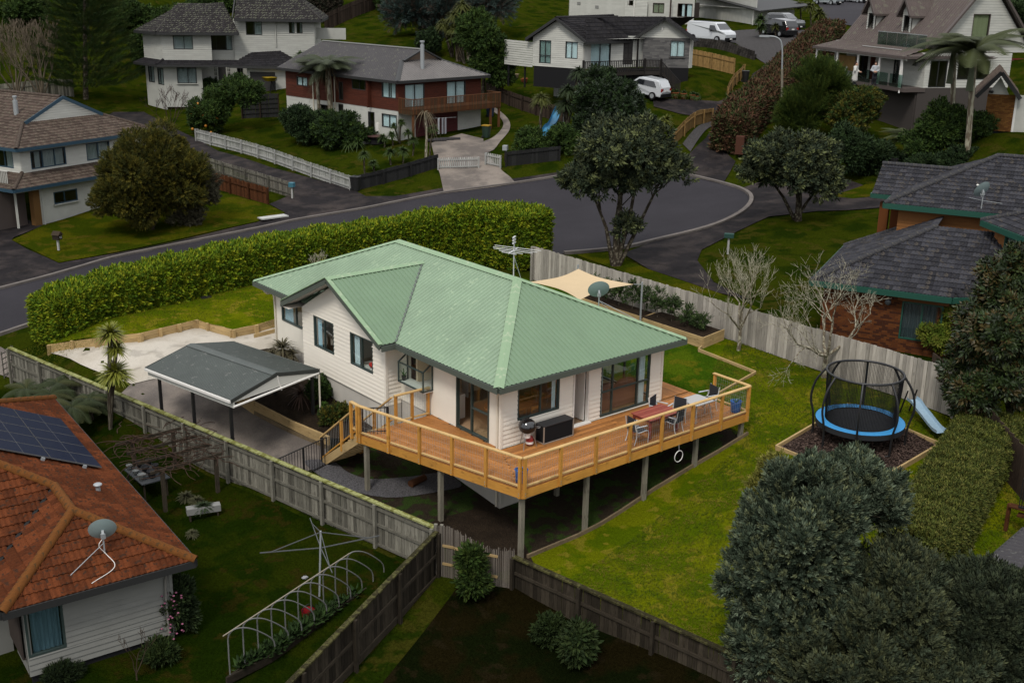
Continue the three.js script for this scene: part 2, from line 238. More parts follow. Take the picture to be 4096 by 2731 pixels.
// sheet lying on the terrain; outline in pixels (or world points), raised by off
function sheetGeo(pts,off,smooth=0,maxE=1.6){
 let w=pts.map(p=>p.isVector3?p:G(p[0],p[1]));
 if(smooth)w=new THREE.CatmullRomCurve3(w,true,'centripetal').getPoints(w.length*smooth);
 const f2=w.map(p=>new THREE.Vector2(p.x,p.z));let T=THREE.ShapeUtils.triangulateShape(f2,[]).map(t=>t.map(i=>f2[i]));
 const out=[];while(T.length){const t=T.pop(),L=[0,1,2].map(k=>t[k].distanceTo(t[(k+1)%3])),m=L.indexOf(Math.max(...L));if(L[m]<maxE){out.push(t);continue;}const a=t[m],b=t[(m+1)%3],c=t[(m+2)%3],h=a.clone().add(b).multiplyScalar(0.5);T.push([a,h,c],[h,b,c]);}
 const P=[],U=[];for(const t of out){const[a,b,c]=t,cr=(b.x-a.x)*(c.y-a.y)-(b.y-a.y)*(c.x-a.x);for(const p of cr<0?[a,b,c]:[a,c,b]){P.push(p.x,th(p.x,p.y)+off,p.y);U.push(p.x,p.y);}}
 const g=fromTris(P,U),nn=g.attributes.normal;for(let i=0;i<nn.count;i++)if(nn.getY(i)<0)nn.setXYZ(i,-nn.getX(i),-nn.getY(i),-nn.getZ(i));return g;
}
const sheet=(name,pts,mat,off,smooth,maxE)=>structure(name,sheetGeo(pts,off>0.3?off:0.012+off*0.42,smooth,maxE),mat);
// low wall / kerb of rectangular section following the ground along a line
function strip(line,w,h0,h1,smooth=0,close=false){
 let p=line.map(q=>q.isVector3?q:G(q[0],q[1]));if(smooth)p=new THREE.CatmullRomCurve3(p,close,'centripetal').getPoints(p.length*smooth);
 const P=[],U=[];let L=0,prev=null;
 const sec=i=>{const a=p[Math.max(0,i-1)],b=p[Math.min(p.length-1,i+1)],d=V(b.x-a.x,0,b.z-a.z).normalize(),s=V(-d.z,0,d.x),c=p[i],y=th(c.x,c.z);return[[-w / 2,h0],[-w / 2,h1],[w / 2,h1],[w / 2,h0]].map(([x,h])=>V(c.x+s.x*x,y+h,c.z+s.z*x));};
 const quad=(a,b,c,d,u0,u1,v0,v1)=>{for(const[q,u,v]of[[a,u0,v0],[b,u1,v0],[c,u1,v1],[a,u0,v0],[c,u1,v1],[d,u0,v1]]){P.push(q.x,q.y,q.z);U.push(u,v);}};
 for(let i=0;i<p.length;i++){const s=sec(i);if(prev){const l=p[i].distanceTo(p[i-1]);for(let k=0;k<3;k++)quad(prev[k],s[k],s[k+1],prev[k+1],L,L+l,k,k+w);L+=l;}else quad(s[0],s[1],s[2],s[3],0,w,0,h1-h0);prev=s;}
 quad(prev[3],prev[2],prev[1],prev[0],0,w,0,h1-h0);return fromTris(P,U);
}
// ---------- walls, windows, roofs ----------
// wall frame: from P to Q as seen from outside left to right; u along, v up, n outwards
function frame(P,Q,y0){const U=V(Q.x-P.x,0,Q.z-P.z),L=U.length();U.normalize();const N=U.clone().cross(Y1);const O=V(P.x,y0,P.z);return{O,U,N,L,q:basisQ(U,Y1,N)};}
const onWall=(fr,px,py)=>{const d=dir(px,py),t=fr.O.clone().sub(Cp).dot(fr.N) / d.dot(fr.N),p=Cp.clone().addScaledVector(d,t).sub(fr.O);return[p.dot(fr.U),p.y];};
const openPx=(fr,x0,y0,x1,y1)=>{const a=onWall(fr,x0,y0),b=onWall(fr,x1,y1);return[Math.min(a[0],b[0]),Math.max(a[0],b[0]),Math.min(a[1],b[1]),Math.max(a[1],b[1])];};
const W=(fr,u,v,n=0)=>fr.O.clone().addScaledVector(fr.U,u).addScaledVector(Y1,v).addScaledVector(fr.N,n);
// rectangles of a wall left over around its openings; top(u) may slope (gable) given as [uA,uB](v)
function rects(L,v0,v1,holes,range){
 const vs=[...new Set([v0,v1,...holes.flatMap(h=>[h[2],h[3]])].filter(v=>v>=v0&&v<=v1))].sort((a,b)=>a-b),out=[];
 for(let i=0;i+1<vs.length;i++){const a=vs[i],b=vs[i+1];if(b-a<0.004)continue;const m=(a+b) / 2;let seg=[range?range(m):[0,L]];for(const h of holes)if(h[2]<m&&h[3]>m)seg=seg.flatMap(([s,e])=>h[0]>=e||h[1]<=s?[[s,e]]:[[s,h[0]],[h[1],e]]);for(const[s,e]of seg)if(e-s>0.01)out.push([s,e,a,b]);}
 return out;
}
// ends of a board follow the slope of a gable
const slant=(g,s,e,a,b,range)=>{if(!range)return g;const m=range((a+b) / 2),A=range(a),B=range(b),p=g.attributes.position;for(let i=0;i<p.count;i++){const R=p.getY(i)>(a+b) / 2?B:A,x=p.getX(i);if(Math.abs(s-m[0])<1e-3&&x<(s+e) / 2)p.setX(i,Math.min(R[0],(R[0]+R[1]) / 2));if(Math.abs(e-m[1])<1e-3&&x>(s+e) / 2)p.setX(i,Math.max(R[1],(R[0]+R[1]) / 2));}return g;};
// weatherboard segments; single = each board its own mesh
function boards(root,fr,v0,v1,holes,mat,bh,{single=false,range,name='weatherboard',th:t=0.04,back=0.09,backMat}={}){
 const gs=[];
 const lap=(s,e,a,b)=>{const g=box(e-s,b-a,t,(s+e) / 2,(a+b) / 2,t / 2,1),p=g.attributes.position;for(let i=0;i<p.count;i++)if(p.getZ(i)>t*0.9)p.setZ(i,p.getY(i)>(a+b) / 2?t*0.35:t);g.computeVertexNormals();return g;};
 const sh=[];
 for(let v=v0;v<v1-0.005;v+=bh)for(const r of rects(fr.L,v,Math.min(v1,v+bh-(single?0.012:0.006)),holes,range)){const g=slant(lap(...r),...r,range);if(single)part(root,name,g,mat,fr);else gs.push(g);}
 if(gs.length)part(root,'wall',merge(gs),mat,fr);
 const bk=rects(fr.L,v0,v1,holes,range&&(v=>range(v))).map(([s,e,a,b])=>box(e-s,b-a,back,(s+e) / 2,(a+b) / 2,-back / 2-0.002));
 if(range){bk.length=0;for(let v=v0;v<v1-0.005;v+=0.25)for(const[s,e,a,b]of rects(fr.L,v,Math.min(v1,v+0.25),holes,range))bk.push(slant(box(e-s,b-a,back,(s+e) / 2,(a+b) / 2,-back / 2-0.002),s,e,a,b,range));}
 if(bk.length)part(root,'wall_lining',merge(bk),backMat||M.inner,fr);
}
function flatWall(root,fr,v0,v1,holes,mat,{t=0.12,name='wall',range,step=0.25}={}){
 const gs=[];if(range){for(let v=v0;v<v1-0.005;v+=step)for(const[s,e,a,b]of rects(fr.L,v,Math.min(v1,v+step),holes,range))gs.push(slant(box(e-s,b-a,t,(s+e) / 2,(a+b) / 2,-t / 2),s,e,a,b,range));}
 else for(const[s,e,a,b]of rects(fr.L,v0,v1,holes))gs.push(box(e-s,b-a,t,(s+e) / 2,(a+b) / 2,-t / 2));
 return part(root,name,merge(gs),mat,fr);
}
function brickWall(root,fr,v0,v1,holes,mats,{range,bw=0.23,bh=0.086,mortar}={}){
 flatWall(root,fr,v0,v1,holes,mortar,{name:'mortar',range});const gs=mats.map(()=>[]);let row=0;
 for(let v=v0;v<v1-0.02;v+=bh,row++)for(const[s,e,a,b]of rects(fr.L,v,Math.min(v1,v+bh-0.012),holes,range)){if(b-a<0.02)continue;let u=s-(row%2?bw / 2:0);for(;u<e-0.02;u+=bw){const x0=Math.max(s,u),x1=Math.min(e,u+bw-0.012);if(x1-x0>0.02)gs[Math.floor(rnd()*mats.length)].push(box(x1-x0,b-a,0.02,(x0+x1) / 2,(a+b) / 2,0.008+rnd()*0.004));}}
 gs.forEach((g,i)=>g.length&&stuffPart(part(root,'brick_courses',merge(g),mats[i],fr)));
}
// window set in a hole: frame with mullions (fractions), panes, curtains
function win(root,fr,[a,b,c,d],{cols=[0.5],rows=[],mat=M.winFrame,fw:f=0.06,curtain,curtains=[[0,1]],door=false,proud=0.03,depth=0.1,name,pane=M.glass,sill,openCol=-1,room=true}={}){
 const w=b-a,h=d-c,gs=[box(w,f,depth,(a+b) / 2,c+f / 2,proud-depth / 2),box(w,f,depth,(a+b) / 2,d-f / 2,proud-depth / 2),box(f,h-2*f,depth,a+f / 2,(c+d) / 2,proud-depth / 2),box(f,h-2*f,depth,b-f / 2,(c+d) / 2,proud-depth / 2)];
 for(const k of cols)gs.push(box(f*0.9,h-2*f,depth*0.8,a+w*k,(c+d) / 2,proud-depth / 2));
 for(const[k,u0,u1]of rows)gs.push(box((u1-u0)*w-f,f*0.9,depth*0.7,a+w*(u0+u1) / 2,c+h*k,proud-depth / 2));
 const m=part(root,name||(door?'door':'window'),merge(gs),mat,fr);
 const cs=[0,...cols,1];for(let i=0;i+1<cs.length;i++)if(i!==openCol){const x0=a+w*cs[i]+f*0.5,x1=a+w*cs[i+1]-f*0.5;part(m,'pane',box(x1-x0,h-f*1.2,0.006,(x0+x1) / 2,(c+d) / 2,proud-depth / 2),pane,fr);}
 if(curtain)for(const[k0,k1]of curtains)part(m,'curtain',drape(a+w*k0+f,a+w*k1-f,c+f*0.5,d-f,-0.12),curtain,fr);
 if(room){const D=1.4,x=0.1;part(m,'interior',merge([box(w+2*x,h+2*x,0.05,(a+b) / 2,(c+d) / 2,-D),box(w+2*x,0.04,D,(a+b) / 2,c-x,-D / 2-0.15),box(w+2*x,0.04,D,(a+b) / 2,d+x,-D / 2-0.15),box(0.04,h+2*x,D,a-x,(c+d) / 2,-D / 2-0.15),box(0.04,h+2*x,D,b+x,(c+d) / 2,-D / 2-0.15)]),M.innerDark,fr);}
 if(sill)part(m,'sill',box(w+0.16,0.07,0.16,(a+b) / 2,c-0.035,0.06),sill,fr);
 return m;
}
function drape(u0,u1,v0,v1,n){const P=[],U=[],k=Math.max(4,Math.round((u1-u0) / 0.035));let q=null;for(let i=0;i<=k;i++){const u=u0+(u1-u0)*i / k,z=n+0.025*Math.sin(i*1.9)+0.012*Math.sin(i*0.7);if(q){const[pu,pz]=q;for(const[x,y,zz]of[[pu,v0,pz],[u,v0,z],[u,v1,z],[pu,v0,pz],[u,v1,z],[pu,v1,pz]]){P.push(x,y,zz);U.push(x,y);}}q=[u,z];}return fromTris(P,U);}
// roof plane: polygon whose first edge is the eave; frame s along the eave, t up the slope
function roofFrame(pts){const s=pts[1].clone().sub(pts[0]).normalize();let t=null,best=0;for(const p of pts.slice(2)){const d=p.clone().sub(pts[0]);const q=d.addScaledVector(s,-d.dot(s));if(q.length()>best){best=q.length();t=q.clone().normalize();}}let n=s.clone().cross(t);if(n.y<0)n.negate();return{O:pts[0].clone(),s,t,n,P:pts.map(p=>{const d=p.clone().sub(pts[0]);return[d.dot(s),d.dot(t)];})};}
function spanAt(P,c,axis){let lo=1e9,hi=-1e9;const o=1-axis;for(let i=0;i<P.length;i++){const a=P[i],b=P[(i+1)%P.length];if((a[axis]-c)*(b[axis]-c)>0)continue;const d=b[axis]-a[axis],v=Math.abs(d)<1e-9?[a[o],b[o]]:[a[o]+(b[o]-a[o])*(c-a[axis]) / d];for(const x of v){lo=Math.min(lo,x);hi=Math.max(hi,x);}}return lo>hi?null:[lo,hi];}
function ribbed(pts,pitch=0.19,rib=0.03,duty=0.3){
 const F=roofFrame(pts),S=F.P.map(p=>p[0]),s0=Math.min(...S),s1=Math.max(...S),P=[],U=[],cols=[];
 for(let s=s0;s<s1;s+=pitch)for(const[k,h]of[[0,0],[1-duty-0.12,0],[1-duty,rib],[0.88,rib]])cols.push([s+k*pitch,h]);cols.push([s1,0]);
 const pt=(s,t,h)=>F.O.clone().addScaledVector(F.s,s).addScaledVector(F.t,t).addScaledVector(F.n,h);let q=null;
 for(const[s,h]of cols){const c=Math.min(s1-1e-4,Math.max(s0+1e-4,s)),r=spanAt(F.P,c,0);if(!r){q=null;continue;}const cur=[s,r[0],r[1],h];if(q){const A=pt(q[0],q[1],q[3]),B=pt(s,r[0],h),C=pt(s,r[1],h),D=pt(q[0],q[2],q[3]);for(const[p,u,v]of[[A,q[0],q[1]],[B,s,r[0]],[C,s,r[1]],[A,q[0],q[1]],[C,s,r[1]],[D,q[0],q[2]]]){P.push(p.x,p.y,p.z);U.push(u,v);}}q=cur;}
 return fromTris(P,U);
}
const tileCache={};
function tileGeo(w,L,amp,key){
 const k=key+w+L+amp;if(tileCache[k])return tileCache[k];const P=[],U=[],N=8,prof=i=>{const x=(i / N*2)%1;return amp*Math.max(0,Math.sin(x*Math.PI))**1.5;};
 const quad=(a,b,c,d)=>{for(const q of[a,b,c,a,c,d]){P.push(...q);U.push(q[0]+key*0.37,q[1]+key*0.61);}};
 for(let i=0;i<N;i++){const x0=(i / N-0.5)*w,x1=((i+1) / N-0.5)*w,a=prof(i),b=prof(i+1);quad([x0,0,0.035+a],[x1,0,0.035+b],[x1,L*1.08,0.004+b],[x0,L*1.08,0.004+a]);quad([x0,0,-0.006+a*0.7],[x1,0,-0.006+b*0.7],[x1,0,0.035+b],[x0,0,0.035+a]);}
 return tileCache[k]=fromTris(P,U);
}
// tile field on several planes: the nearest `single` tiles are parts, the rest one joined part
function tileRoof(root,planes,mats,{w=0.30,L=0.34,amp=0.022,single=0,under}){
 const all=[];
 for(const pts of planes){
 const F=roofFrame(pts),tmax=Math.max(...F.P.map(p=>p[1]));let row=0;const rows=Math.max(1,Math.round(tmax / L)),LL=tmax / rows;part(root,'underlay',poly3(pts.map(p=>p.clone().addScaledVector(F.n,-0.02))),under);
 const q=basisQ(F.s,F.t,F.s.clone().cross(F.t)),flip=F.s.clone().cross(F.t).dot(F.n)<0;
 for(let j=0;j<rows;j++){const r=spanAt(F.P,(j+0.5)*LL,1);if(!r)continue;let s=r[0];const off=0;while(s<r[1]-0.03){const e=Math.min(r[1],(Math.floor((s-off) / w+1e-6)+1)*w+off);if(e-s>0.03){const p=F.O.clone().addScaledVector(F.s,(s+e) / 2).addScaledVector(F.t,j*LL);all.push({p,q,k:(e-s) / w,LL,flip,m:Math.floor(rnd()*mats.length),d:p.distanceTo(Cp),v:Math.floor(rnd()*3),tilt:(rnd()-0.5)*0.006});}s=e;}}
 }
 all.sort((a,b)=>a.d-b.d);const rest=mats.map(()=>[]);
 all.forEach((t,i)=>{
 const g=tileGeo(w,t.LL,amp,t.v);
 if(i<single){const m=new THREE.Mesh(g,mats[t.m]);m.name='roof_tile';m.position.copy(t.p);m.quaternion.copy(t.q);m.scale.set(t.k,1,t.flip?-1:1);m.castShadow=m.receiveShadow=true;m.updateMatrixWorld(true);root.attach(m);}
 else rest[t.m].push(g.clone().applyMatrix4(new THREE.Matrix4().compose(t.p.clone().addScaledVector(V(0,1,0),t.tilt),t.q,V(t.k,1,t.flip?-1:1))));
 });
 rest.forEach((g,i)=>{if(g.length){const m=part(root,'roof_tiles',merge(g),mats[i]);m.geometry.computeVertexNormals();if(single)stuffPart(m);}});
}
// ridge or hip covered with overlapping half-round caps
function ridgeCaps(root,p,q,mat,{r=0.11,L=0.4,single=true,name='ridge_cap'}={}){
 const d=q.clone().sub(p),len=d.length(),n=Math.max(1,Math.round(len / L));d.normalize();const s=Y1.clone().cross(d).normalize(),up=d.clone().cross(s),gs=[];
 const base=new THREE.CylinderGeometry(r,r*1.12,len / n*1.06,8,1,true,-Math.PI / 2,Math.PI).rotateX(-Math.PI / 2); // along z, open below
 for(let i=0;i<n;i++){const c=p.clone().addScaledVector(d,(i+0.5)*len / n).addScaledVector(up,0.012+rnd()*0.006);const m4=new THREE.Matrix4().makeBasis(s,up,d).setPosition(c);if(single){const m=new THREE.Mesh(base,mat);m.name=name;m.applyMatrix4(m4);m.castShadow=m.receiveShadow=true;m.updateMatrixWorld(true);root.attach(m);}else gs.push(base.clone().applyMatrix4(m4));}
 if(gs.length)part(root,name,merge(gs),mat);
}
// folded metal cap along a ridge or hip
function capBar(p,q,w,drop2,th2=0.012){const d=q.clone().sub(p).normalize(),s=Y1.clone().cross(d).normalize().multiplyScalar(w),up=V(0,th2,0),dn=V(0,-drop2,0);const a=p.clone().add(up),b=q.clone().add(up);return merge([poly3([a,b,b.clone().add(s).add(dn),a.clone().add(s).add(dn)]),poly3([a,b,b.clone().sub(s).add(dn),a.clone().sub(s).add(dn)])]);}
// ---------- roads, paths, lawns ----------
const kerbFar=[[-60,680],[0,665],[90,642],[175,618],[275,590],[588,527],[680,507],[834,481],[913,465],[1028,443],[1176,423],[1283,406]];
const kerbLoop=[[1586,404],[1651,420],[1701,435],[1726,455],[1709,485],[1639,520],[1501,555],[1436,570],[1296,584]];
const kerbNear=[[1296,584],[1000,600],[700,640],[400,680],[230,708],[102,737],[0,770],[-80,795]];
sheet('road',[...kerbFar,[1450,396],...kerbLoop,...kerbNear.slice(1)],M.asphalt,0.05);
sheet('footpath',[[-60,680],[0,665],[90,642],[175,618],[275,590],[588,527],[680,507],[834,481],[913,465],[1028,443],[1176,423],[1283,406],[1283,396],[1170,412],[1030,430],[905,452],[760,480],[655,490],[588,512],[400,556],[134,606],[100,590],[0,620],[-60,640]],M.oldAsphalt,0.075);
structure('kerb',strip(kerbFar,0.22,-0.1,0.15,4),M.kerb);
structure('kerb',strip(kerbLoop,0.26,-0.1,0.17,4),M.kerb);
structure('kerb',strip(kerbNear.slice(3),0.2,-0.1,0.15,4),M.kerb);
sheet('driveway',[[-60,690],[-60,480],[0,488],[80,512],[96,520],[30,547],[26,553],[60,573],[134,606],[175,618],[90,641],[0,664]],M.oldAsphalt,0.10);
sheet('driveway',[[640,516],[700,502],[834,480],[913,464],[960,455],[905,452],[840,452],[800,432],[620,385],[500,348],[455,322],[400,296],[330,258],[260,258],[232,274],[300,306],[430,338],[520,384],[600,425],[660,452],[618,470],[655,490]],M.oldAsphalt,0.11);
sheet('driveway',[[1020,446],[1185,423],[1172,408],[1155,395],[1112,352],[1110,320],[1060,308],[990,330],[1000,372],[1010,400]],M.driveConcrete,0.12);
sheet('garden_path',[[1098,352],[1125,350],[1150,325],[1170,300],[1170,280],[1155,262],[1135,248],[1130,252],[1146,268],[1156,284],[1150,300],[1130,318],[1100,332]],M.driveConcrete,0.13,4,0.8);
sheet('driveway',[[1560,402],[1586,352],[1622,318],[1658,284],[1632,274],[1560,262],[1502,246],[1500,226],[1570,230],[1650,234],[1698,224],[1730,170],[1764,148],[1800,150],[1740,215],[1690,262],[1672,310],[1668,352],[1690,372],[1660,424],[1586,405]],M.oldAsphalt,0.12);
sheet('gravel_strip',[[1568,332],[1634,280],[1652,284],[1586,350]],M.gravelRoad,0.15);
sheet('parking_area',[[1560,96],[1690,100],[1730,128],[1764,150],[1800,150],[1830,120],[1900,90],[1820,62],[1700,70],[1600,80]],M.gravelRoad,0.1);
sheet('upper_road',[[1850,-20],[1880,10],[1900,52],[1960,60],[2040,40],[2060,-20]],M.asphalt,0.1);
sheet('driveway',[[1430,584],[1500,556],[1640,521],[1711,486],[1728,455],[1702,434],[1790,400],[1900,400],[2020,438],[2034,456],[2026,478],[1880,486],[1766,499],[1690,535],[1612,575],[1602,600],[1640,650],[1720,690],[1650,674],[1490,620]],M.oldAsphalt,0.1);
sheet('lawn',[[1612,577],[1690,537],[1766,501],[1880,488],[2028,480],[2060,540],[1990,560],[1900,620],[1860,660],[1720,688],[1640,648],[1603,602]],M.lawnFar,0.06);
sheet('lawn',[[1905,452],[1990,425],[2030,420],[2040,448],[1960,458]],M.lawnMid,0.14);
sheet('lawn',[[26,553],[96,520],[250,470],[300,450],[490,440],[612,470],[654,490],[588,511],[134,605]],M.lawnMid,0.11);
sheet('lawn',[[1320,586],[1430,578],[1440,600],[1490,620],[1650,674],[1760,715],[1700,712],[1500,650],[1400,615]],M.lawnMid,0.07);
// our section: drive, pad, lawns, path
const fenceA=[W3(-8.85,22.2,0),W3(-3.95,-1.8,0)],fenceAt=b=>-8.85+(22.2-b) / 24*4.9;
const padOff=0.05,rise=(x,z)=>{const b=-z;return 0.06+0.36*ss(-9.5,-6.5,x)*(1-ss(22.5,25.5,b));};
sheet('driveway',[[-11.5,28],[-9.3,24],[-8.7,22],[-5.6,6.2],[-2.5,6.2],[-2.35,7.4],[-3.15,11.3],[-3.4,14.2],[-5,16.9],[-6.6,15.8],[-7.9,21.4],[-8.2,26],[-9,29]].map(p=>W3(p[0],p[1],0)),M.driveConcrete,0.04);
sheet('concrete_pad',[[112,812],[225,796],[322,786],[410,764],[453,754],[535,777],[588,767],[632,752],[650,790],[600,850],[520,890],[352,872],[302,884],[210,850]],M.concrete,0.08);
{ // front lawn stands above the pad behind its timber edge
 const pts=[[80,764],[112,812],[225,797],[322,786],[410,764],[453,754],[535,777],[588,766],[634,752],[700,700],[900,600],[700,630],[400,675],[150,738]].map(p=>G(...p));
 const g=sheetGeo(pts,0,0,1),p=g.attributes.position;for(let i=0;i<p.count;i++)p.setY(i,p.getY(i)+rise(p.getX(i),p.getZ(i)));g.computeVertexNormals();structure('lawn',g,M.lawn);
}
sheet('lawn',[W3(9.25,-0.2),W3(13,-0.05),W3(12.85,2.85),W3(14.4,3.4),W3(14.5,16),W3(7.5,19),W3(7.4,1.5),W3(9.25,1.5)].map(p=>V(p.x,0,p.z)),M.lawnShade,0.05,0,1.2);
const edgeLine=[[1718,1000],[1650,1042],[1588,1077],[1500,1130],[1430,1177],[1380,1208],[1326,1236],[1211,1284]];
const f2p=atH(1181,1276,-1.56),f2b=atH(1676,1496,-1.66),f2d=f2b.clone().sub(f2p).setY(0).normalize(),f2a=f2p.clone().setY(0).addScaledVector(f2d,-1.9),f2=t=>f2a.clone().addScaledVector(f2d,t);
sheet('lawn',[...edgeLine.map(p=>G(...p)),f2(2.6),f2(7),f2(14),f2(19),W3(13,-15),W3(16,-11),W3(15.3,-7.6),W3(14.9,3.3),W3(13.1,3.3),W3(12.95,2.75),W3(13.05,-0.1),W3(9.25,-0.25),W3(9.25,-2.9)].map(p=>V(p.x,0,p.z)),M.lawn,0.05,0,1.2);
sheet('soil',[W3(-3.3,6.2),W3(-3.4,2),...[...edgeLine].reverse().map(p=>G(...p)),W3(9.25,-2.8),W3(9.2,0),W3(0,0),W3(0,6.2)].map(p=>V(p.x,0,p.z)),M.bankSoil,0.03,0,1.2);
sheet('soil',[W3(-3.2,-2.6),W3(-1.2,-3.2),W3(0,-0.6),W3(-0.4,0.4),W3(-2.6,0.6)].map(p=>V(p.x,0,p.z)),M.soil,0.06,0,1);
sheet('gravel_path',[[700,1060],[760,1060],[800,1087],[850,1102],[938,1097],[1008,1088],[1030,1092],[1060,1117],[1013,1130],[888,1145],[760,1110]],M.gravelPath,0.07,4,1);
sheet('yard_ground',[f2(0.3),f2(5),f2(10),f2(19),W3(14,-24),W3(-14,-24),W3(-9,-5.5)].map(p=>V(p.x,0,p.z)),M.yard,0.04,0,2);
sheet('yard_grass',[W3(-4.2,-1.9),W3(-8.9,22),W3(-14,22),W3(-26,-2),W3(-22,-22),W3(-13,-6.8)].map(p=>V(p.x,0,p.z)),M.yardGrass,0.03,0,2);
// ---------- the white house with the green roof ----------
const H={WA:7.549,o:0.588,hE:2.412,hR:4.399,bF:11.338,bE:15.789,b1:5.207,b2:12.268,g:1.239,hG:4.092,gw:0.624,hB:-0.122};
const house=thing('white_house','white weatherboard house with a pale green ribbed metal roof behind the timber deck','house',W3(0,0,-2.2));
{
 const e=H.hE,o=H.o,A0=-o,A1=H.WA+o,m=H.WA / 2,bT=H.bE,bW=bT-o,bm=(H.b1+H.b2) / 2,tp=(H.hR-e) / (m+o),aJ=(H.hG-e) / tp-o;
 const n1=W3(m,m,H.hR),n2=W3(m,H.bF,H.hR),c00=W3(A0,A0,e),c10=W3(A1,A0,e),c01=W3(A0,bT,e),c11=W3(A1,bT,e);
 for(const[p,mt]of[[[c01,c00,n1,n2],M.greenRoof],[[c00,c10,n1],M.greenRoofNewShaded],[[c10,c11,n2,n1],M.greenRoof],[[c11,c01,n2],M.greenRoof]]){part(house,'roof_slope',ribbed(p),mt);}
 // gable over the front rooms
 const g0=W3(-H.g,H.b1,e),g1=W3(-H.g,H.b2,e),gr=W3(-H.g,bm,H.hG),gj=W3(aJ,bm,H.hG),v0=W3(A0,H.b1,e),v1=W3(A0,H.b2,e),up=V(0,0.035,0);
 part(house,'roof_slope',ribbed([v0,g0,gr,gj].map(p=>p.clone().add(up))),M.greenRoofNewShaded);
 part(house,'roof_slope',ribbed([g1,v1,gj,gr].map(p=>p.clone().add(up))),M.greenRoof);
 for(const[p,q,w]of[[n1,n2,0.22],[c00,n1,0.17],[c10,n1,0.17],[c01,n2,0.17],[c11,n2,0.17]])part(house,'ridge_cap',capBar(p,q,w,w*(w>0.2?0.45:0.30),0.055),M.greenCap);
 part(house,'ridge_cap',capBar(gr.clone().add(V(-0.03,0,0)),gj,0.17,0.08,0.085),M.greenCap);
 for(const[p,q]of[[v0,gj],[v1,gj]])part(house,'valley_flashing',bar(p.clone().add(V(0,0.055,0)),q.clone().add(V(0,0.06,0)),0.07,0.012,0),M.gutter);
 // gutters with fascia, a real open channel
 const gut=(p,q,s)=>{const d=q.clone().sub(p).normalize(),out=d.clone().cross(Y1).multiplyScalar(s),P=(a,h)=>[p.clone().addScaledVector(out,a).add(V(0,h,0)),q.clone().addScaledVector(out,a).add(V(0,h,0))];const f=(a,b,h,hh)=>bar(P(a,h)[0],P(a,h)[1],b,hh,0);return part(house,'gutter',merge([f(0.055,0.012,-0.08,0.15),f(0,0.12,-0.15,0.012),f(-0.06,0.025,-0.10,0.20)]),M.gutter);};
 gut(c01,v1,-1);gut(v0,c00,-1);gut(c00,c10,-1);gut(c10,c11,-1);gut(c11,c01,-1);gut(v0,g0.clone().add(V(0.02,0,0)),1);gut(v1,g1,-1);
 for(const[p,q]of[[g0,gr],[g1,gr]]){part(house,'barge_board',bar(p.clone().add(V(0,-0.07,0)),q.clone().add(V(0,-0.07,0)),0.035,0.20,0),M.gutter);part(house,'barge_cap',bar(p.clone().add(V(0.02,0.07,0)),q.clone().add(V(0.02,0.07,0)),0.16,0.03,0),M.greenCap);}
 // soffits
 const sf=(pts)=>part(house,'soffit',poly3(pts),M.soffit),s=e-0.2;
 sf([W3(A0,A0,s),W3(A1,A0,s),W3(A1,0,s),W3(A0,0,s)]);sf([W3(A0,0,s),W3(0,0,s),W3(0,H.b1,s),W3(A0,H.b1,s)]);sf([W3(H.WA,0,s),W3(A1,0,s),W3(A1,bT,s),W3(H.WA,bT,s)]);sf([W3(A0,H.b2,s),W3(0,H.b2,s),W3(0,bT,s),W3(A0,bT,s)]);
 for(const k of[-1,1]){const bb=k<0?H.b1:H.b2;sf([W3(-H.g,bb,e-0.14),W3(-H.gw,bb,e-0.14),W3(-H.gw,bm,H.hG-0.14),W3(-H.g,bm,H.hG-0.14)]);sf([W3(-H.g,bb,s+0.04),W3(0,bb,s+0.04),W3(0,bb-k*o,s+0.04),W3(-H.g,bb-k*o,s+0.04)]);}
 // wall frames (left to right seen from outside)
 const b1w=H.b1+o,b2w=H.b2-o,top=e-0.2;
 const fS=frame(W3(0,0),W3(H.WA,0),0),fW=frame(W3(0,b1w),W3(0,0),0),fG=frame(W3(-H.gw,b2w),W3(-H.gw,b1w),H.hB),fGr=frame(W3(-H.gw,b1w),W3(0,b1w),H.hB),fGl=frame(W3(0,b2w),W3(-H.gw,b2w),H.hB),fF=frame(W3(0,bW),W3(0,b2w),H.hB),fE=frame(W3(H.WA,0),W3(H.WA,bW),H.hB),fN=frame(W3(H.WA,bW),W3(0,bW),H.hB);
 // deck side: dining window, open door, lounge window
 const t2=(x,y)=>[1176+x*0.25,784.4+y*0.25];
 const px=(fr,a,b)=>openPx(fr,...a,...b),hi=h=>{h[3]=Math.min(h[3],2.12);return h;};
 const w1=px(fS,t2(44,725),t2(428,625));w1[2]=onWall(fS,...t2(44,728))[1];w1[3]=2.1;
 const dr=px(fS,t2(545,780),t2(690,735));dr[2]=0.02;dr[3]=2.06;const w2=px(fS,t2(800,700),t2(1250,560));w2[2]=0.04;w2[3]=2.1;
 boards(house,fS,0,top,[w1,dr,w2],M.board,0.158,{single:true});
 const wm={curtain:M.curtain};
 win(house,fS,w1,{...wm,room:false,cols:[0.55],curtains:[[0,0.1],[0.84,1]]});
 win(house,fS,w2,{...wm,room:false,cols:[0.24,0.75],rows:[[0.44,0,1]],curtains:[[0,0.13],[0.8,0.98]]});
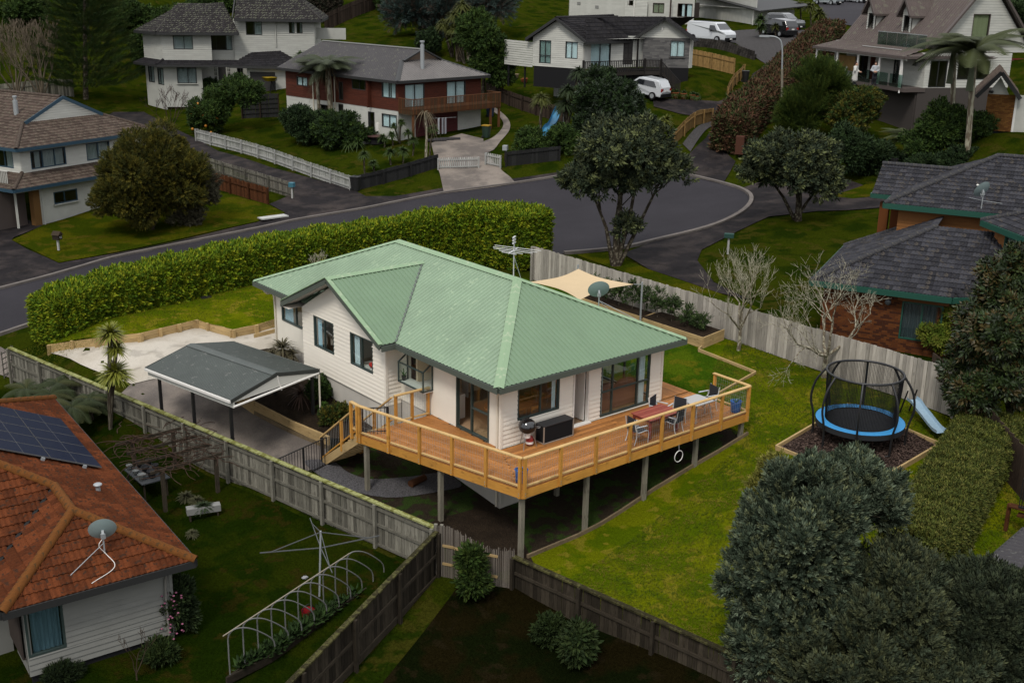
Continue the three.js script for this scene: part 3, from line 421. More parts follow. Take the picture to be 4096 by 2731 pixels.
 {const dm=part(house,'door',merge([box(0.05,dr[3]-dr[2],0.14,dr[0]+0.025,(dr[2]+dr[3]) / 2,0),box(0.05,dr[3]-dr[2],0.14,dr[1]-0.025,(dr[2]+dr[3]) / 2,0),box(dr[1]-dr[0],0.05,0.14,(dr[0]+dr[1]) / 2,dr[3]-0.025,0),box(dr[1]-dr[0]+0.1,0.05,0.2,(dr[0]+dr[1]) / 2,0.03,0.06)]),M.white,fS);part(dm,'leaf',box(0.04,1.95,0.76,dr[1]-0.08,1.03,-0.48),M.white,fS);}
 // side wall: garden window box and slider, smooth plaster
 const t1=(x,y)=>[588+x*0.25,784.4+y*0.25];
 const sl=px(fW,t1(1842,775),t1(2140,925));sl[2]=0.02;sl[3]=2.08;const gw=px(fW,t1(1400,330),t1(1622,440));const gz={u0:onWall(fW,...t1(1392,255))[0],u1:onWall(fW,...t1(1632,440))[0]};
 const gh=[gz.u0+0.02,gz.u1-0.02,0.92,1.95];
 flatWall(house,fW,0,top,[sl,gh],M.plaster,{t:0.14});
 win(house,fW,sl,{room:false,cols:[0.46],rows:[[0.46,0.46,1]],door:true,openCol:0,depth:0.12,curtain:M.curtain,curtains:[[0.86,1]]});
 { // projecting garden window
 const[a,b,c,d]=gh,n=0.42,f=0.045,gs=[];const B=(w2_,h2,d2,x,y,z)=>gs.push(box(w2_,h2,d2,x,y,z));
 for(const x of[a+f / 2,b-f / 2]){B(f,d-0.28-c,f,x,(c+d-0.28) / 2,n);B(f,d-c,f,x,(c+d) / 2,0.03);B(f,f,n,x,c+f / 2,n / 2);gs.push(bar(V(x,d-0.28,n),V(x,d,0.02),f,f,0));}
 B(b-a,f,f,(a+b) / 2,c+f / 2,n);B(b-a,f,f,(a+b) / 2,d-0.28,n);B(b-a,f,f,(a+b) / 2,d,0.03);const m2=part(house,'window',merge(gs),M.winFrame,fW);
 part(m2,'pane',box(b-a-f,d-0.3-c,0.006,(a+b) / 2,(c+d-0.28) / 2,n),M.glass,fW);for(const x of[a+0.01,b-0.01])part(m2,'pane',box(0.006,d-0.3-c,n,x,(c+d-0.28) / 2,n / 2),M.glass,fW);
 part(m2,'pane',poly3([V(a,d-0.28,n),V(b,d-0.28,n),V(b,d,0.02),V(a,d,0.02)]),M.glass,fW);part(m2,'sill',box(b-a,0.04,n+0.1,(a+b) / 2,c,n / 2-0.06),M.white,fW);
 }
 // gable front
 const t7=(x,y)=>[(1180+x*0.30604) / K,(1200+y*0.30604) / K];
 const wa=px(fG,t7(243,188),t7(520,712)),wb=px(fG,t7(722,408),t7(1028,960));for(const[w,A,B]of[[wa,[243,188],[250,588]],[wb,[722,408],[735,828]]]){w[3]=onWall(fG,...t7(...A))[1];w[2]=onWall(fG,...t7(...B))[1];}
 const gTop=H.hG-H.hB-0.14,gEdge=top-H.hB+0.05,gl=fG.L;const rg=v=>v<gEdge?[0,gl]:[gl / 2*(v-gEdge) / (gTop-gEdge),gl-gl / 2*(v-gEdge) / (gTop-gEdge)];
 boards(house,fG,0,gTop,[wa,wb],M.board,0.158,{single:true,range:rg});
 win(house,fG,wa,{room:false,cols:[0.52],curtain:M.curtainBlue,curtains:[[0.03,0.3]]});win(house,fG,wb,{room:false,cols:[0.5],curtain:M.curtain,curtains:[[0.03,0.36]]});
 boards(house,fGr,0,top-H.hB,[],M.board,0.158,{single:true});boards(house,fGl,0,top-H.hB,[],M.board,0.158);
 for(const[p,y0]of[[W3(-H.gw,b1w),H.hB],[W3(0,0),0],[W3(H.WA,0),0]])part(house,'corner_trim',box(0.1,top-y0,0.1,p.x,(top+y0) / 2,p.z),M.board);
 // far front, back and garden-side walls
 const t3=(x,y)=>[(980+x*0.22953) / K,(1050+y*0.22953) / K];
 const wf=px(fF,t3(650,1000),t3(1015,1170));wf[2]=onWall(fF,...t3(655,1000))[1];wf[3]=top-H.hB-0.1;wf[1]=fF.L-0.03;
 flatWall(house,fF,0,top-H.hB,[wf],M.plaster);win(house,fF,wf,{room:false,cols:[0.42],curtain:M.curtainBlue,curtains:[[0,0.3]]});
 const big=[0.5,4.6,0.15,2.3];flatWall(house,fE,0,top-H.hB,[big,[6.5,8.2,1,2.2]],M.plaster);win(house,fE,big,{room:false,cols:[0.33,0.66],door:true});win(house,fE,[6.5,8.2,1,2.2],{room:false});flatWall(house,fN,0,top-H.hB,[],M.plaster);
 // foundation walls down to the ground, set back from the boards
 const fd=(P,Q,y)=>flatWall(house,frame(P,Q,-3.2),0,y+3.2,[],M.baseWall,{name:'foundation',t:0.15});
 fd(W3(-H.gw+0.04,b2w),W3(-H.gw+0.04,b1w),H.hB-0.005);fd(W3(-H.gw+0.04,b1w-0.03),W3(0,b1w-0.03),H.hB-0.005);fd(W3(0.04,b1w),W3(0.04,0),-0.01);fd(W3(0,0.04),W3(H.WA,0.04),-0.01);fd(W3(H.WA-0.04,0),W3(H.WA-0.04,bW),H.hB);fd(W3(0.04,bW),W3(0.04,b2w),H.hB);fd(W3(H.WA,bW-0.04),W3(0,bW-0.04),H.hB);
 // inside: floor, ceiling, partitions
 part(house,'inside_floor',poly3([W3(0.1,0.1,0.01),W3(H.WA-0.1,0.1,0.01),W3(H.WA-0.1,bW-0.1,0.01),W3(0.1,bW-0.1,0.01)],0.1),M.carpet);
 part(house,'inside_floor',poly3([W3(-H.gw+0.1,b1w,0.012),W3(0.2,b1w,0.012),W3(0.2,b2w,0.012),W3(-H.gw+0.1,b2w,0.012)],0.1),M.carpet);
 part(house,'ceiling',poly3([W3(-0.5,0.06,2.2),W3(H.WA-0.06,0.06,2.2),W3(H.WA-0.06,bW-0.06,2.2),W3(-0.5,bW-0.06,2.2)],0.06),M.ceiling);
 for(const[P,Q]of[[W3(0.1,4.9),W3(H.WA-0.1,4.9)],[W3(2.6,5),W3(2.6,bW-0.1)],[W3(-0.5,8.74),W3(2.6,8.74)]])part(house,'partition',bar(P.clone().setY(1.1),Q.clone().setY(1.1),0.1,2.18,0),M.inner);
 part(house,'kitchen_bench',box(0.6,0.9,2.2,0.45,0.45,-4.0),M.white);part(house,'kitchen_shelf',merge([box(0.9,0.03,0.35,1.6,1.2,-4.6),box(0.9,0.03,0.35,1.6,1.6,-4.6),box(0.03,1.9,0.35,1.15,0.95,-4.6),box(0.03,1.9,0.35,2.05,0.95,-4.6)]),M.white);
 // downpipes, lamp
 const dp=pts=>part(house,'downpipe',tube(pts.map(p=>W3(...p)),0.04,8,24),M.cream);
 dp([[-0.45,-0.1,2.25],[-0.42,-0.02,2.1],[-0.1,0.02,2.02],[-0.07,0.1,1.9],[-0.07,0.1,0.5],[-0.07,0.1,-2.1]]);dp([[-0.5,bT-0.6,2.2],[-0.4,bT-0.7,2.0],[-0.1,bW-0.1,1.95],[-0.06,bW-0.12,1.7],[-0.06,bW-0.12,-0.9]]);
 part(house,'security_lamp',merge([ball(0.07,-0.12,2.1,0.22),ball(0.07,0.06,2.1,0.25)]),M.black);
 // meter box on the foundation under the window
 part(house,'meter_box',merge([box(0.3,0.55,0.1,1.35,-0.75,0.05),box(0.24,0.2,0.02,1.35,-0.72,0.11)]),M.white,frame(W3(0.04,b1w),W3(0.04,0),0));
}
// ---------- furniture seen through the windows ----------
function chairWood(name,label,pos,turn,group){const t=thing(name,label,'chair',pos,group);local(t,'seat',box(0.42,0.04,0.4,0,0.45,0),M.pine);for(const[x,z]of[[-1,-1],[1,-1],[-1,1],[1,1]])local(t,'leg',box(0.04,z<0?0.92:0.45,0.04,x*0.18,z<0?0.46:0.225,z*0.17),M.pine);local(t,'backrest',merge([box(0.38,0.1,0.025,0,0.86,-0.17),box(0.38,0.06,0.02,0,0.68,-0.17)]),M.pine);t.rotation.y=turn;return t;}
{
 const t=thing('dining_table','round orange pine dining table behind the window beside the black deck box','table',W3(1.6,1.5,0.02));local(t,'tabletop',new THREE.CylinderGeometry(0.85,0.85,0.05,28).scale(1.15,1,0.8).translate(0,0.73,0),M.pine);for(const[x,z]of[[-1,-1],[1,-1],[-1,1],[1,1]])local(t,'leg',box(0.07,0.71,0.07,x*0.55,0.355,z*0.38),M.pine);
 chairWood('dining_chair','pine dining chair nearest the window glass at the dining table',W3(1.9,0.62,0.02),Math.PI,'pine dining chairs');chairWood('dining_chair','pine dining chair at the window corner end of the dining table',W3(0.75,0.8,0.02),2.3,'pine dining chairs');chairWood('dining_chair','pine dining chair on the far side of the dining table',W3(1.9,2.45,0.02),0,'pine dining chairs');chairWood('dining_chair','pine dining chair by the inner wall at the dining table',W3(2.8,1.7,0.02),-1.5,'pine dining chairs');
 const v=thing('flower_vase','small vase of yellow flowers on the pine dining table','vase',W3(1.05,1.1,0.775));local(v,'vase_body',lathe([[0,0],[0.05,0],[0.06,0.08],[0.03,0.16],[0.04,0.18]],12),M.white);reseed(5);local(v,'flowers',merge([...Array(14)].map(()=>ball(0.03,rr2(-0.09,0.09),rr2(0.2,0.34),rr2(-0.09,0.09),1,1,1,6,5))),std([0.6,0.55,0.2],0.8));
 const c=thing('coffee_table','chunky orange timber coffee table seen through the open deck door','table',W3(3.9,2.3,0.02));local(c,'tabletop',box(1.3,0.09,0.75,0,0.43,0),M.pine);for(const[x,z]of[[-1,-1],[1,-1],[-1,1],[1,1]])local(c,'leg',box(0.12,0.39,0.12,x*0.55,0.195,z*0.28),M.pine);c.rotation.y=0.15;
 const s=thing('sofa','mauve brown fabric sofa with its back against the lounge window','sofa',W3(5.75,0.75,0.02));local(s,'backrest',box(2.0,0.62,0.24,0,0.56,0.36),M.sofa);local(s,'base',box(2.0,0.36,0.85,0,0.23,0),M.sofa);for(const x of[-1,1])local(s,'armrest',box(0.2,0.6,0.85,x*0.98,0.35,0),M.sofa);for(const x of[-0.5,0.5])local(s,'cushion',ball(0.46,x,0.84,0.24,1,0.32,0.4),M.sofa);
 const l=thing('armchair','dark brown leather recliner deep inside the lounge window','armchair',W3(6.0,2.6,0.02));local(l,'seat',box(0.9,0.42,0.9,0,0.25,0),M.leather);local(l,'backrest',box(0.85,0.75,0.25,0,0.75,-0.36).applyMatrix4(new THREE.Matrix4().makeRotationX(-0.15)),M.leather);for(const x of[-1,1])local(l,'armrest',box(0.2,0.6,0.9,x*0.48,0.32,0),M.leather);l.rotation.y=0.5;
 const bk=thing('bookcase','narrow shelf of books behind the second gable window','shelf',W3(1.1,6.35,0.02));local(bk,'carcass',merge([box(0.7,1.5,0.03,0,0.75,-0.14),...[0.02,0.5,1,1.48].map(y=>box(0.7,0.03,0.3,0,y,0)),box(0.03,1.5,0.3,-0.35,0.75,0),box(0.03,1.5,0.3,0.35,0.75,0)]),M.pine);reseed(8);for(let i=0;i<9;i++)local(bk,'book',box(0.05,0.28,0.2,-0.28+i*0.065,1.16,0.02),std([rnd()*0.2,rnd()*0.2,rnd()*0.2],0.7));
 const bg=thing('toy_bag','red cloth bag on the sill of the second gable window','bag',W3(-0.36,7.0,0.95));local(bg,'bag_body',ball(0.16,0,0.1,0,1,0.7,1.6),std([0.5,0.02,0.015],0.7));local(bg,'toy',ball(0.08,0,0.06,0.35),std([0.05,0.3,0.04],0.6));local(bg,'jar',new THREE.CylinderGeometry(0.07,0.07,0.16,12).translate(0,0.08,0.55),std([0.5,0.55,0.7],0.4));const sh=thing('window_shelf','white ledge inside the second gable window under the red bag','shelf',W3(-0.36,7.0,0.89));local(sh,'ledge',box(0.3,0.05,1.5,0,0.02,0.2),M.white);local(sh,'bracket',box(0.25,0.86,0.05,0,-0.43,0.2),M.white);
 const pt=thing('pot_plant','small plant in a black pot on the garden window sill','plant',W3(-0.22,5.25,0.945));local(pt,'pot',lathe([[0,0],[0.07,0],[0.09,0.17],[0.08,0.17]],14),M.black);local(pt,'leaves',merge([0,1,2,3,4].map(i=>bar(V(0,0.15,0),V(0.12*Math.cos(i*1.3),0.28+0.03*i,0.12*Math.sin(i*1.3)),0.04,0.006,0))),std([0.04,0.12,0.02],0.7));
}
// ---------- fences ----------
function fence(name,label,P,Q,{yb,yt,w=0.1,gap=0.012,mats,rails=[0.2,0.78],railMat,post=2.4,postMat,cap,capMat,t=0.02,jit=0.02,group,round=false,railH=0.09,postW=0.1,postOver=0,piece='paling',bottom}={}){
 const fr=frame(P,Q,0),n=Math.max(1,Math.round(fr.L / (w+gap))),st=fr.L / n,f0=typeof yb==='function'?yb:u=>th(W(fr,u,0).x,W(fr,u,0).z)+(yb||0),f1=typeof yt==='function'?yt:u=>f0(u)+yt;
 const root=thing(name,label,'fence',V(P.x,f0(0),P.z),group),vs=[];
 for(let k=0;k<4;k++){const g=box(st-gap,1,t,0,0.5,0,1);if(round){const p=g.attributes.position;for(let i=0;i<p.count;i++)if(p.getY(i)>0.9)p.setX(i,p.getX(i)*0.45);}vs.push(g);}
 for(let i=0;i<n;i++){const u=(i+0.5)*st,a=f0(u),b=f1(u)+rr2(-jit,jit),m=new THREE.Mesh(vs[i%4],pick(mats));m.name=piece;m.position.copy(W(fr,u,a,rr2(-0.003,0.003)));m.quaternion.copy(fr.q);m.rotateZ(rr2(-0.006,0.006));m.scale.y=b-a;m.castShadow=m.receiveShadow=true;m.updateMatrixWorld(true);root.attach(m);}
 const np=Math.max(1,Math.round(fr.L / post));for(const k of rails)for(let i=0;i<np;i++){const a=fr.L*i / np,b=fr.L*(i+1) / np,y=u=>f0(u)+(f1(u)-f0(u))*k;part(root,'rail',bar(W(fr,a,y(a),0.045),W(fr,b-0.005,y(b),0.045),0.05,railH),railMat||mats[0]);}
 for(let i=0;i<=np;i++){const u=Math.min(fr.L-0.03,Math.max(0.03,fr.L*i / np));part(root,'post',box(postW,f1(u)-f0(u)+0.2+postOver,postW,0,(f1(u)-f0(u)) / 2-0.1+postOver / 2,0,1),postMat||mats[0],{O:W(fr,u,f0(u),0.09+postW / 2-0.02),q:fr.q});}
 if(bottom)part(root,'plinth_board',bar(W(fr,0,f0(0)+0.02,0.03),W(fr,fr.L,f0(fr.L)+0.02,0.03),0.03,0.2),railMat||mats[0]);
 if(cap)for(let i=0;i<np;i++){const a=fr.L*i / np,b=fr.L*(i+1) / np;part(root,'capping',bar(W(fr,a,f1(a)+0.025,0.03),W(fr,b-0.004,f1(b)+0.025,0.03),cap,0.05),capMat);}
 return root;
}
reseed(101);
fence('paling_fence','mossy grey paling fence with capping between the driveway and the orange roofed house',fenceA[0],fenceA[1],{yb:u=>-2.18-0.32*u / 24.5,yt:u=>-0.62-0.30*u / 24.5,w:0.13,mats:M.mossPale,rails:[0.12,0.55,0.9],railMat:M.mossPale[1],postMat:M.mossPale[2],cap:0.17,capMat:M.moss});
const f2corner=f2(1.35);
fence('paling_fence','dark weathered paling fence with mossy capping below the deck lawn',f2(1.9),f2(17),{yb:u=>-2.92-0.012*u,yt:u=>-1.6-0.012*u,w:0.14,mats:M.darkPale,rails:[0.1,0.62],railMat:M.darkPale[2],postMat:M.darkPale[1],cap:0.17,capMat:M.mossDark,bottom:true});
fence('paling_fence','dark mossy paling fence running past the hoop frame to the bottom edge',W3(-12.6,-6.2),W3(-3.98,-1.86),{yb:u=>-2.95+0.03*u,yt:u=>-1.62+0.06*u,w:0.14,mats:M.darkPale,rails:[0.1,0.55],railMat:M.darkPale[2],postMat:M.darkPale[1],cap:0.15,capMat:M.mossDark,bottom:true});
{ // reed screen with battens where the fences meet
 const A=V(-3.95,0,1.8),fr=frame(A,f2(1.95),0),t=thing('reed_screen','grey reed screen with pale timber battens where the fences meet','fence',V(A.x,-2.7,A.z));reseed(55);const gs=[[],[],[]];
 for(let u=0;u<fr.L;u+=0.024){const top=-0.82-0.24*u+rr2(-0.09,0.05)+0.12*Math.sin(u*3);gs[Math.floor(rnd()*3)].push(cyl(W(fr,u,-2.72,0.06+rr2(-0.01,0.01)),W(fr,u+rr2(-0.015,0.015),top,0.06),0.011,0.009,4));}
 gs.forEach((g,i)=>stuffPart(part(t,'reeds',merge(g),std(mulc([0.19,0.165,0.14],0.6+0.35*i),0.95))));for(const[a,b,y]of[[0.25,0.6,-1.42],[0.61,1.95,-1.44],[0.25,0.6,-2.02],[0.8,1.95,-2.12]])part(t,'batten',bar(W(fr,a,y-a*0.08,0.09),W(fr,b,y-b*0.08,0.09),0.025,0.08),M.paleTimber[0]);
 for(const u of[0.02,0.2])part(t,'post',box(0.1,2.0,0.1,0,0,0,1),M.mossPale[2],{O:W(fr,u,-1.8,0.0),q:fr.q});
}
reseed(102);
fence('paling_fence','weathered grey paling fence along the garden beds and behind the trampoline',W3(14.55,15.4),W3(15.45,-7.3),{yb:u=>-0.05+0.28*(1-u / 22)-0.2*ss(14,23,u),yt:u=>1.95-0.42*u / 22.7,w:0.135,gap:0.008,mats:M.greyPale,rails:[],post:50,postMat:M.greyPale[0]});
// ---------- deck ----------
const dk={near:[-1.456,-2.847],right:[9.13,-2.84],left:[-3.005,3.84]};
const deck=thing('timber_deck','raised golden timber deck with wire balustrade wrapped round the white house corner','deck',W3(-1.4,-2.8,-2.4));
{
 reseed(60);
 const lay=(pts,d,w=0.14)=>{const D=new THREE.Vector2(...d).normalize(),Nn=new THREE.Vector2(-D.y,D.x),P=pts.map(p=>{const v=new THREE.Vector2(...p);return[v.dot(D),v.dot(Nn)];}),lo=Math.min(...P.map(p=>p[1])),hi=Math.max(...P.map(p=>p[1]));for(let c=lo+w / 2;c<hi;c+=w+0.006){const r=spanAt(P,c,1);if(!r||r[1]-r[0]<0.1)continue;const at=s=>W3(D.x*s+Nn.x*c,D.y*s+Nn.y*c,-0.016+rr2(-0.002,0.002));const cut=r[1]-r[0]>5?rr2(0.35,0.65):1;const m=r[0]+(r[1]-r[0])*cut;part(deck,'deck_board',bar(at(r[0]),at(m-0.003),w,0.032),pick(M.deck));if(cut<1)part(deck,'deck_board',bar(at(m+0.003),at(r[1]),w,0.032),pick(M.deck));}};
 lay([[0,0],[0,3.85],dk.left,dk.near],[dk.near[0]-dk.left[0],dk.near[1]-dk.left[1]]);lay([dk.near,dk.right,[9.13,-0.02],[0,-0.02]],[1,0]);lay([[7.62,0.0],[9.13,0.0],[9.13,1.52],[7.62,1.52]],[0,1]);
 const N=W3(...dk.near),R=W3(...dk.right),L=W3(...dk.left),Rb=W3(9.13,-1.14),Lw=W3(0,3.87),Ls=W3(-1.54,3.87),yy=(p,h)=>p.clone().setY(h),T=M.timber;
 const fas=(a,b)=>{const n=Math.max(1,Math.round(a.distanceTo(b) / 3.6));for(let i=0;i<n;i++)part(deck,'fascia_board',bar(yy(a.clone().lerp(b,i / n),-0.175),yy(a.clone().lerp(b,(i+1) / n-0.0008),-0.175),0.045,0.28),pick(T));};fas(L,N);fas(N,R);fas(R,W3(9.13,1.5));fas(Ls,Lw);
 for(const b of[-2.2,-1.4,-0.6])part(deck,'joist',bar(W3(-1.2,b,-0.16),W3(9,b,-0.16),0.05,0.2),T[0]);for(const b of[0.8,1.8,2.8])part(deck,'joist',bar(W3(-2.3-(b-0.8)*0.22,b,-0.16),W3(-0.1,b,-0.16),0.05,0.2),T[0]);
 // piles down to the ground
 for(const[a,b]of[[-1.33,-2.7],[1.46,-2.62],[4.17,-2.62],[6.68,-2.62],[8.98,-2.72],[-2.85,3.67],[-2.1,0.45],[2.2,-0.4],[6,-0.4]]){const g=th(a,-b);part(deck,'pile',box(0.14,-0.3-g+0.3,0.14,a,(-0.3+g-0.3) / 2,-b,1),M.pole);}
 // balustrades
 const rail=(a,b,n,sideOut,wires=true,h=1.03)=>{
 const d=b.clone().sub(a),Ln=d.length();d.normalize();const out=d.clone().cross(Y1).multiplyScalar(sideOut),of=(p,k)=>p.clone().addScaledVector(out,k);
 part(deck,'top_rail',bar(yy(of(a,0.02),h),yy(of(b,0.02),h),0.13,0.04),M.railTop);
 for(let i=0;i<=n;i++){const p=of(a.clone().lerp(b,i / n),0.045),o=i===0?0.06:i===n?-0.06:0;p.addScaledVector(d,o);const m=part(deck,'rail_post',box(0.09,h+0.28,0.09,0,0,0,1),pick(T),{O:yy(p,(h-0.02-0.28) / 2+0.0),q:basisQ(d,Y1,d.clone().cross(Y1))});part(m,'bolt',merge([-0.12,-0.2].map(y=>cyl(yy(p,y).addScaledVector(out,0.04),yy(p,y).addScaledVector(out,0.06),0.014,0.014,6))),M.galv);}
 for(let i=0;i<n;i++){const p=a.clone().lerp(b,i / n).addScaledVector(d,0.06),q=a.clone().lerp(b,(i+1) / n).addScaledVector(d,-0.06);part(deck,'bottom_rail',bar(yy(p,0.085),yy(q,0.085),0.07,0.045),M.railTop);if(!wires)continue;const gs=[],l=p.distanceTo(q);for(let s=0.05;s<l;s+=0.1){const c=p.clone().addScaledVector(d,s);gs.push(box(0.004,h-0.12,0.004,c.x,0.1+(h-0.12) / 2,c.z));}for(let y=0.3;y<1;y+=0.2)gs.push(bar(yy(p,y),yy(q,y),0.003,0.003,0));part(deck,'wire_panel',merge(gs),M.galv);}
 };
 rail(L,N,5,1);rail(N,R,7,1);rail(R,Rb,1,1);rail(Ls,W3(-0.06,3.87),2,-1);rail(W3(-3.0,4.35),L,1,1);
 // stairs down to the gate
 const s0=3.95,s1=6.45,y0=-0.02,y1=-2.02,nS=11;for(let i=1;i<=nS;i++){const k=i / (nS+1);part(deck,'tread',box(1.3,0.04,0.26,-2.3,y0+(y1-y0)*k,-(s0+(s1-s0)*k),1),pick(M.paleTimber));}
 for(const a of[-2.97,-1.62]){part(deck,'stringer',bar(W3(a,s0-0.1,-0.14),W3(a,s1,y1+0.06),0.05,0.28),a<-2?M.paleTimber[1]:T[0]);part(deck,'stair_rail',bar(W3(a,s0,0.98),W3(a,s1+0.1,-1.02),0.09,0.045),M.railTop);part(deck,'stair_rail',bar(W3(a,s0,0.16),W3(a,s1+0.1,-1.84),0.07,0.045),T[1]);for(const k of[0.45,1])part(deck,'rail_post',box(0.09,1.15,0.09,a,y0+(y1-y0)*k+0.46,-(s0+(s1-s0)*k),1),k===1?M.black:T[1]);const gs=[];for(let k=0.04;k<1;k+=0.045){const y=0+(y1-y0)*k;gs.push(box(0.006,0.84,0.006,a,y+0.58,-(s0+(s1-s0)*k)));}part(deck,'wire_panel',merge(gs),M.galv);}
}
{ // black child gate at the head of the stairs and the garden gate below
 const bars=(P,Q,h,n,y)=>{const gs=[bar(P.clone().setY(y+h),Q.clone().setY(y+h),0.03,0.03,0),bar(P.clone().setY(y+0.1),Q.clone().setY(y+0.1),0.03,0.03,0)];for(let i=0;i<=n;i++){const c=P.clone().lerp(Q,i / n),w=i===0||i===n?0.04:0.015;gs.push(box(w,h,w,c.x,y+h / 2+0.01,c.z));}return merge(gs);};
 const g1=thing('child_gate','black metal bar gate standing open at the head of the deck stairs','gate',W3(-2.95,4.1,0));part(g1,'bars',bars(W3(-2.93,3.75),W3(-2.2,3.3),0.95,7,0.0),M.black);
 const y=th(-3.5,-5.9),g2=thing('garden_gate','black metal bar fence panels between the stair foot and the mossy fence','gate',W3(-2.95,6.1,y));for(const[p,q]of[[W3(-2.95,6.15),W3(-4.05,5.85)],[W3(-4.08,5.84),W3(-5.25,5.5)]])part(g2,'gate_panel',bars(p,q,1.12,9,y),M.black);
}
// ---------- things on the deck ----------
{
 const b=thing('kettle_barbecue','black kettle barbecue on chrome legs beside the house corner','barbecue',W3(0.78,-0.42,0));local(b,'bowl',lathe([[0,0.5],[0.12,0.52],[0.24,0.6],[0.285,0.72],[0.29,0.76]],28),M.black);const lid=local(b,'lid',lathe([[0.297,0.755],[0.29,0.8],[0.24,0.92],[0.14,0.985],[0.0,1.0]],28),std([0.008,0.008,0.009],0.12,{clearcoat:1}));local(lid,'handle',tube([V(-0.07,0.99,0),V(-0.05,1.05,0),V(0.05,1.05,0),V(0.07,0.99,0)],0.012),M.black);
 for(let i=0;i<3;i++){const a=i*2.094+0.5;local(b,'leg',cyl(V(0.2*Math.cos(a),0.56,0.2*Math.sin(a)),V(0.33*Math.cos(a),0,0.33*Math.sin(a)),0.014,0.014,8),M.steel);}local(b,'ash_catcher',new THREE.CylinderGeometry(0.12,0.11,0.16,16).translate(0,0.43,0),M.white);local(b,'side_handle',tube([V(0.22,0.7,0.2),V(0.27,0.72,0.3),V(0.36,0.72,0.24),V(0.3,0.7,0.12)],0.012),M.steel);
 const gb=thing('gas_bottle','small red gas canister on the deck under the barbecue','gas bottle',W3(0.95,-0.36,0));local(gb,'bottle',lathe([[0,0.02],[0.11,0.03],[0.13,0.1],[0.13,0.24],[0.1,0.32],[0.03,0.35]],18).rotateZ(0),std([0.30,0.025,0.02],0.5));local(gb,'label_band',new THREE.CylinderGeometry(0.132,0.132,0.08,18,1,true).translate(0,0.12,0),M.white);
 const bx=thing('deck_box','long black storage box with pale edge strips against the house wall','box',W3(2.0,-0.41,0));local(bx,'body',box(1.3,0.56,0.42,0,0.33,0),M.blackMatt);local(bx,'lid',box(1.34,0.03,0.46,0,0.635,0),std([0.02,0.02,0.022],0.6));const ed=std([0.26,0.21,0.17],0.7);for(const[x,z]of[[-1,-1],[1,-1],[-1,1],[1,1]])local(bx,'corner_strip',box(0.035,0.62,0.035,x*0.655,0.32,z*0.215),ed);local(bx,'base_strip',merge([box(1.32,0.035,0.03,0,0.03,0.22),box(0.03,0.035,0.42,-0.655,0.03,0),box(0.03,0.035,0.42,0.655,0.03,0)]),ed);
 const rt=thing('outdoor_table','slatted red stained timber table on the deck','table',W3(5.15,-2.07,0)),red=[texd(woodTex([0.26,0.045,0.026],[0.17,0.026,0.016],1.2,401),0.6),texd(woodTex([0.33,0.085,0.05],[0.22,0.045,0.03],1.2,403),0.6)];for(let i=0;i<9;i++)local(rt,'slat',box(1.5,0.025,0.098,0,0.715,-0.42+i*0.105,1),red[i%3===1?1:0]);local(rt,'apron',merge([box(1.4,0.09,0.03,0,0.65,0.4),box(1.4,0.09,0.03,0,0.65,-0.4),box(0.03,0.09,0.8,0.69,0.65,0),box(0.03,0.09,0.8,-0.69,0.65,0)]),red[0]);for(const[x,z]of[[-1,-1],[1,-1],[-1,1],[1,1]])local(rt,'leg',box(0.07,0.7,0.07,x*0.66,0.35,z*0.38),red[0]);
 const sling=(label,a,bb,turn)=>{const t=thing('deck_chair',label,'chair',W3(a,bb,0),'metal sling chairs on the deck'),fr2=std([0.62,0.64,0.66],0.35,{metalness:0.3}),sl=std([0.035,0.035,0.04],0.9);for(const x of[-0.25,0.25])local(t,'frame',tube([V(x,0,0.26),V(x,0.43,0.24),V(x,0.44,-0.2),V(x,0.9,-0.34)],0.016,6,24),fr2);for(const x of[-0.25,0.25])local(t,'leg',tube([V(x,0,-0.3),V(x,0.3,-0.22),V(x,0.62,-0.24)],0.015,6,12),fr2);for(const x of[-0.27,0.27])local(t,'armrest',box(0.045,0.025,0.44,x,0.63,-0.04),fr2);local(t,'seat',box(0.47,0.015,0.44,0,0.43,0.02),sl);local(t,'backrest',box(0.47,0.46,0.015,0,0.68,-0.275).translate(0,0,0),sl);t.rotation.y=turn;return t;};
 sling('metal sling chair at the barbecue end of the red table',4.05,-2.3,Math.PI / 2-0.15);sling('metal sling chair on the rail side of the red table near its far end',5.6,-2.45,Math.PI+0.2);sling('metal sling chair between the red table and the glass table',6.25,-2.0,-Math.PI / 2+0.25);sling('metal sling chair tucked on the house side of the red table',5.95,-1.5,0.3);sling('metal sling chair on the lawn end of the glass table',8.15,-1.75,-Math.PI / 2-0.2);
 const gt=thing('glass_table','rectangular frosted glass table with bent metal legs on the deck','table',W3(7.22,-2.08,0));const rs=new THREE.Shape();const rw=0.47,rd=0.42,rc=0.12;rs.moveTo(-rw+rc,-rd);rs.lineTo(rw-rc,-rd);rs.quadraticCurveTo(rw,-rd,rw,-rd+rc);rs.lineTo(rw,rd-rc);rs.quadraticCurveTo(rw,rd,rw-rc,rd);rs.lineTo(-rw+rc,rd);rs.quadraticCurveTo(-rw,rd,-rw,rd-rc);rs.lineTo(-rw,-rd+rc);rs.quadraticCurveTo(-rw,-rd,-rw+rc,-rd);
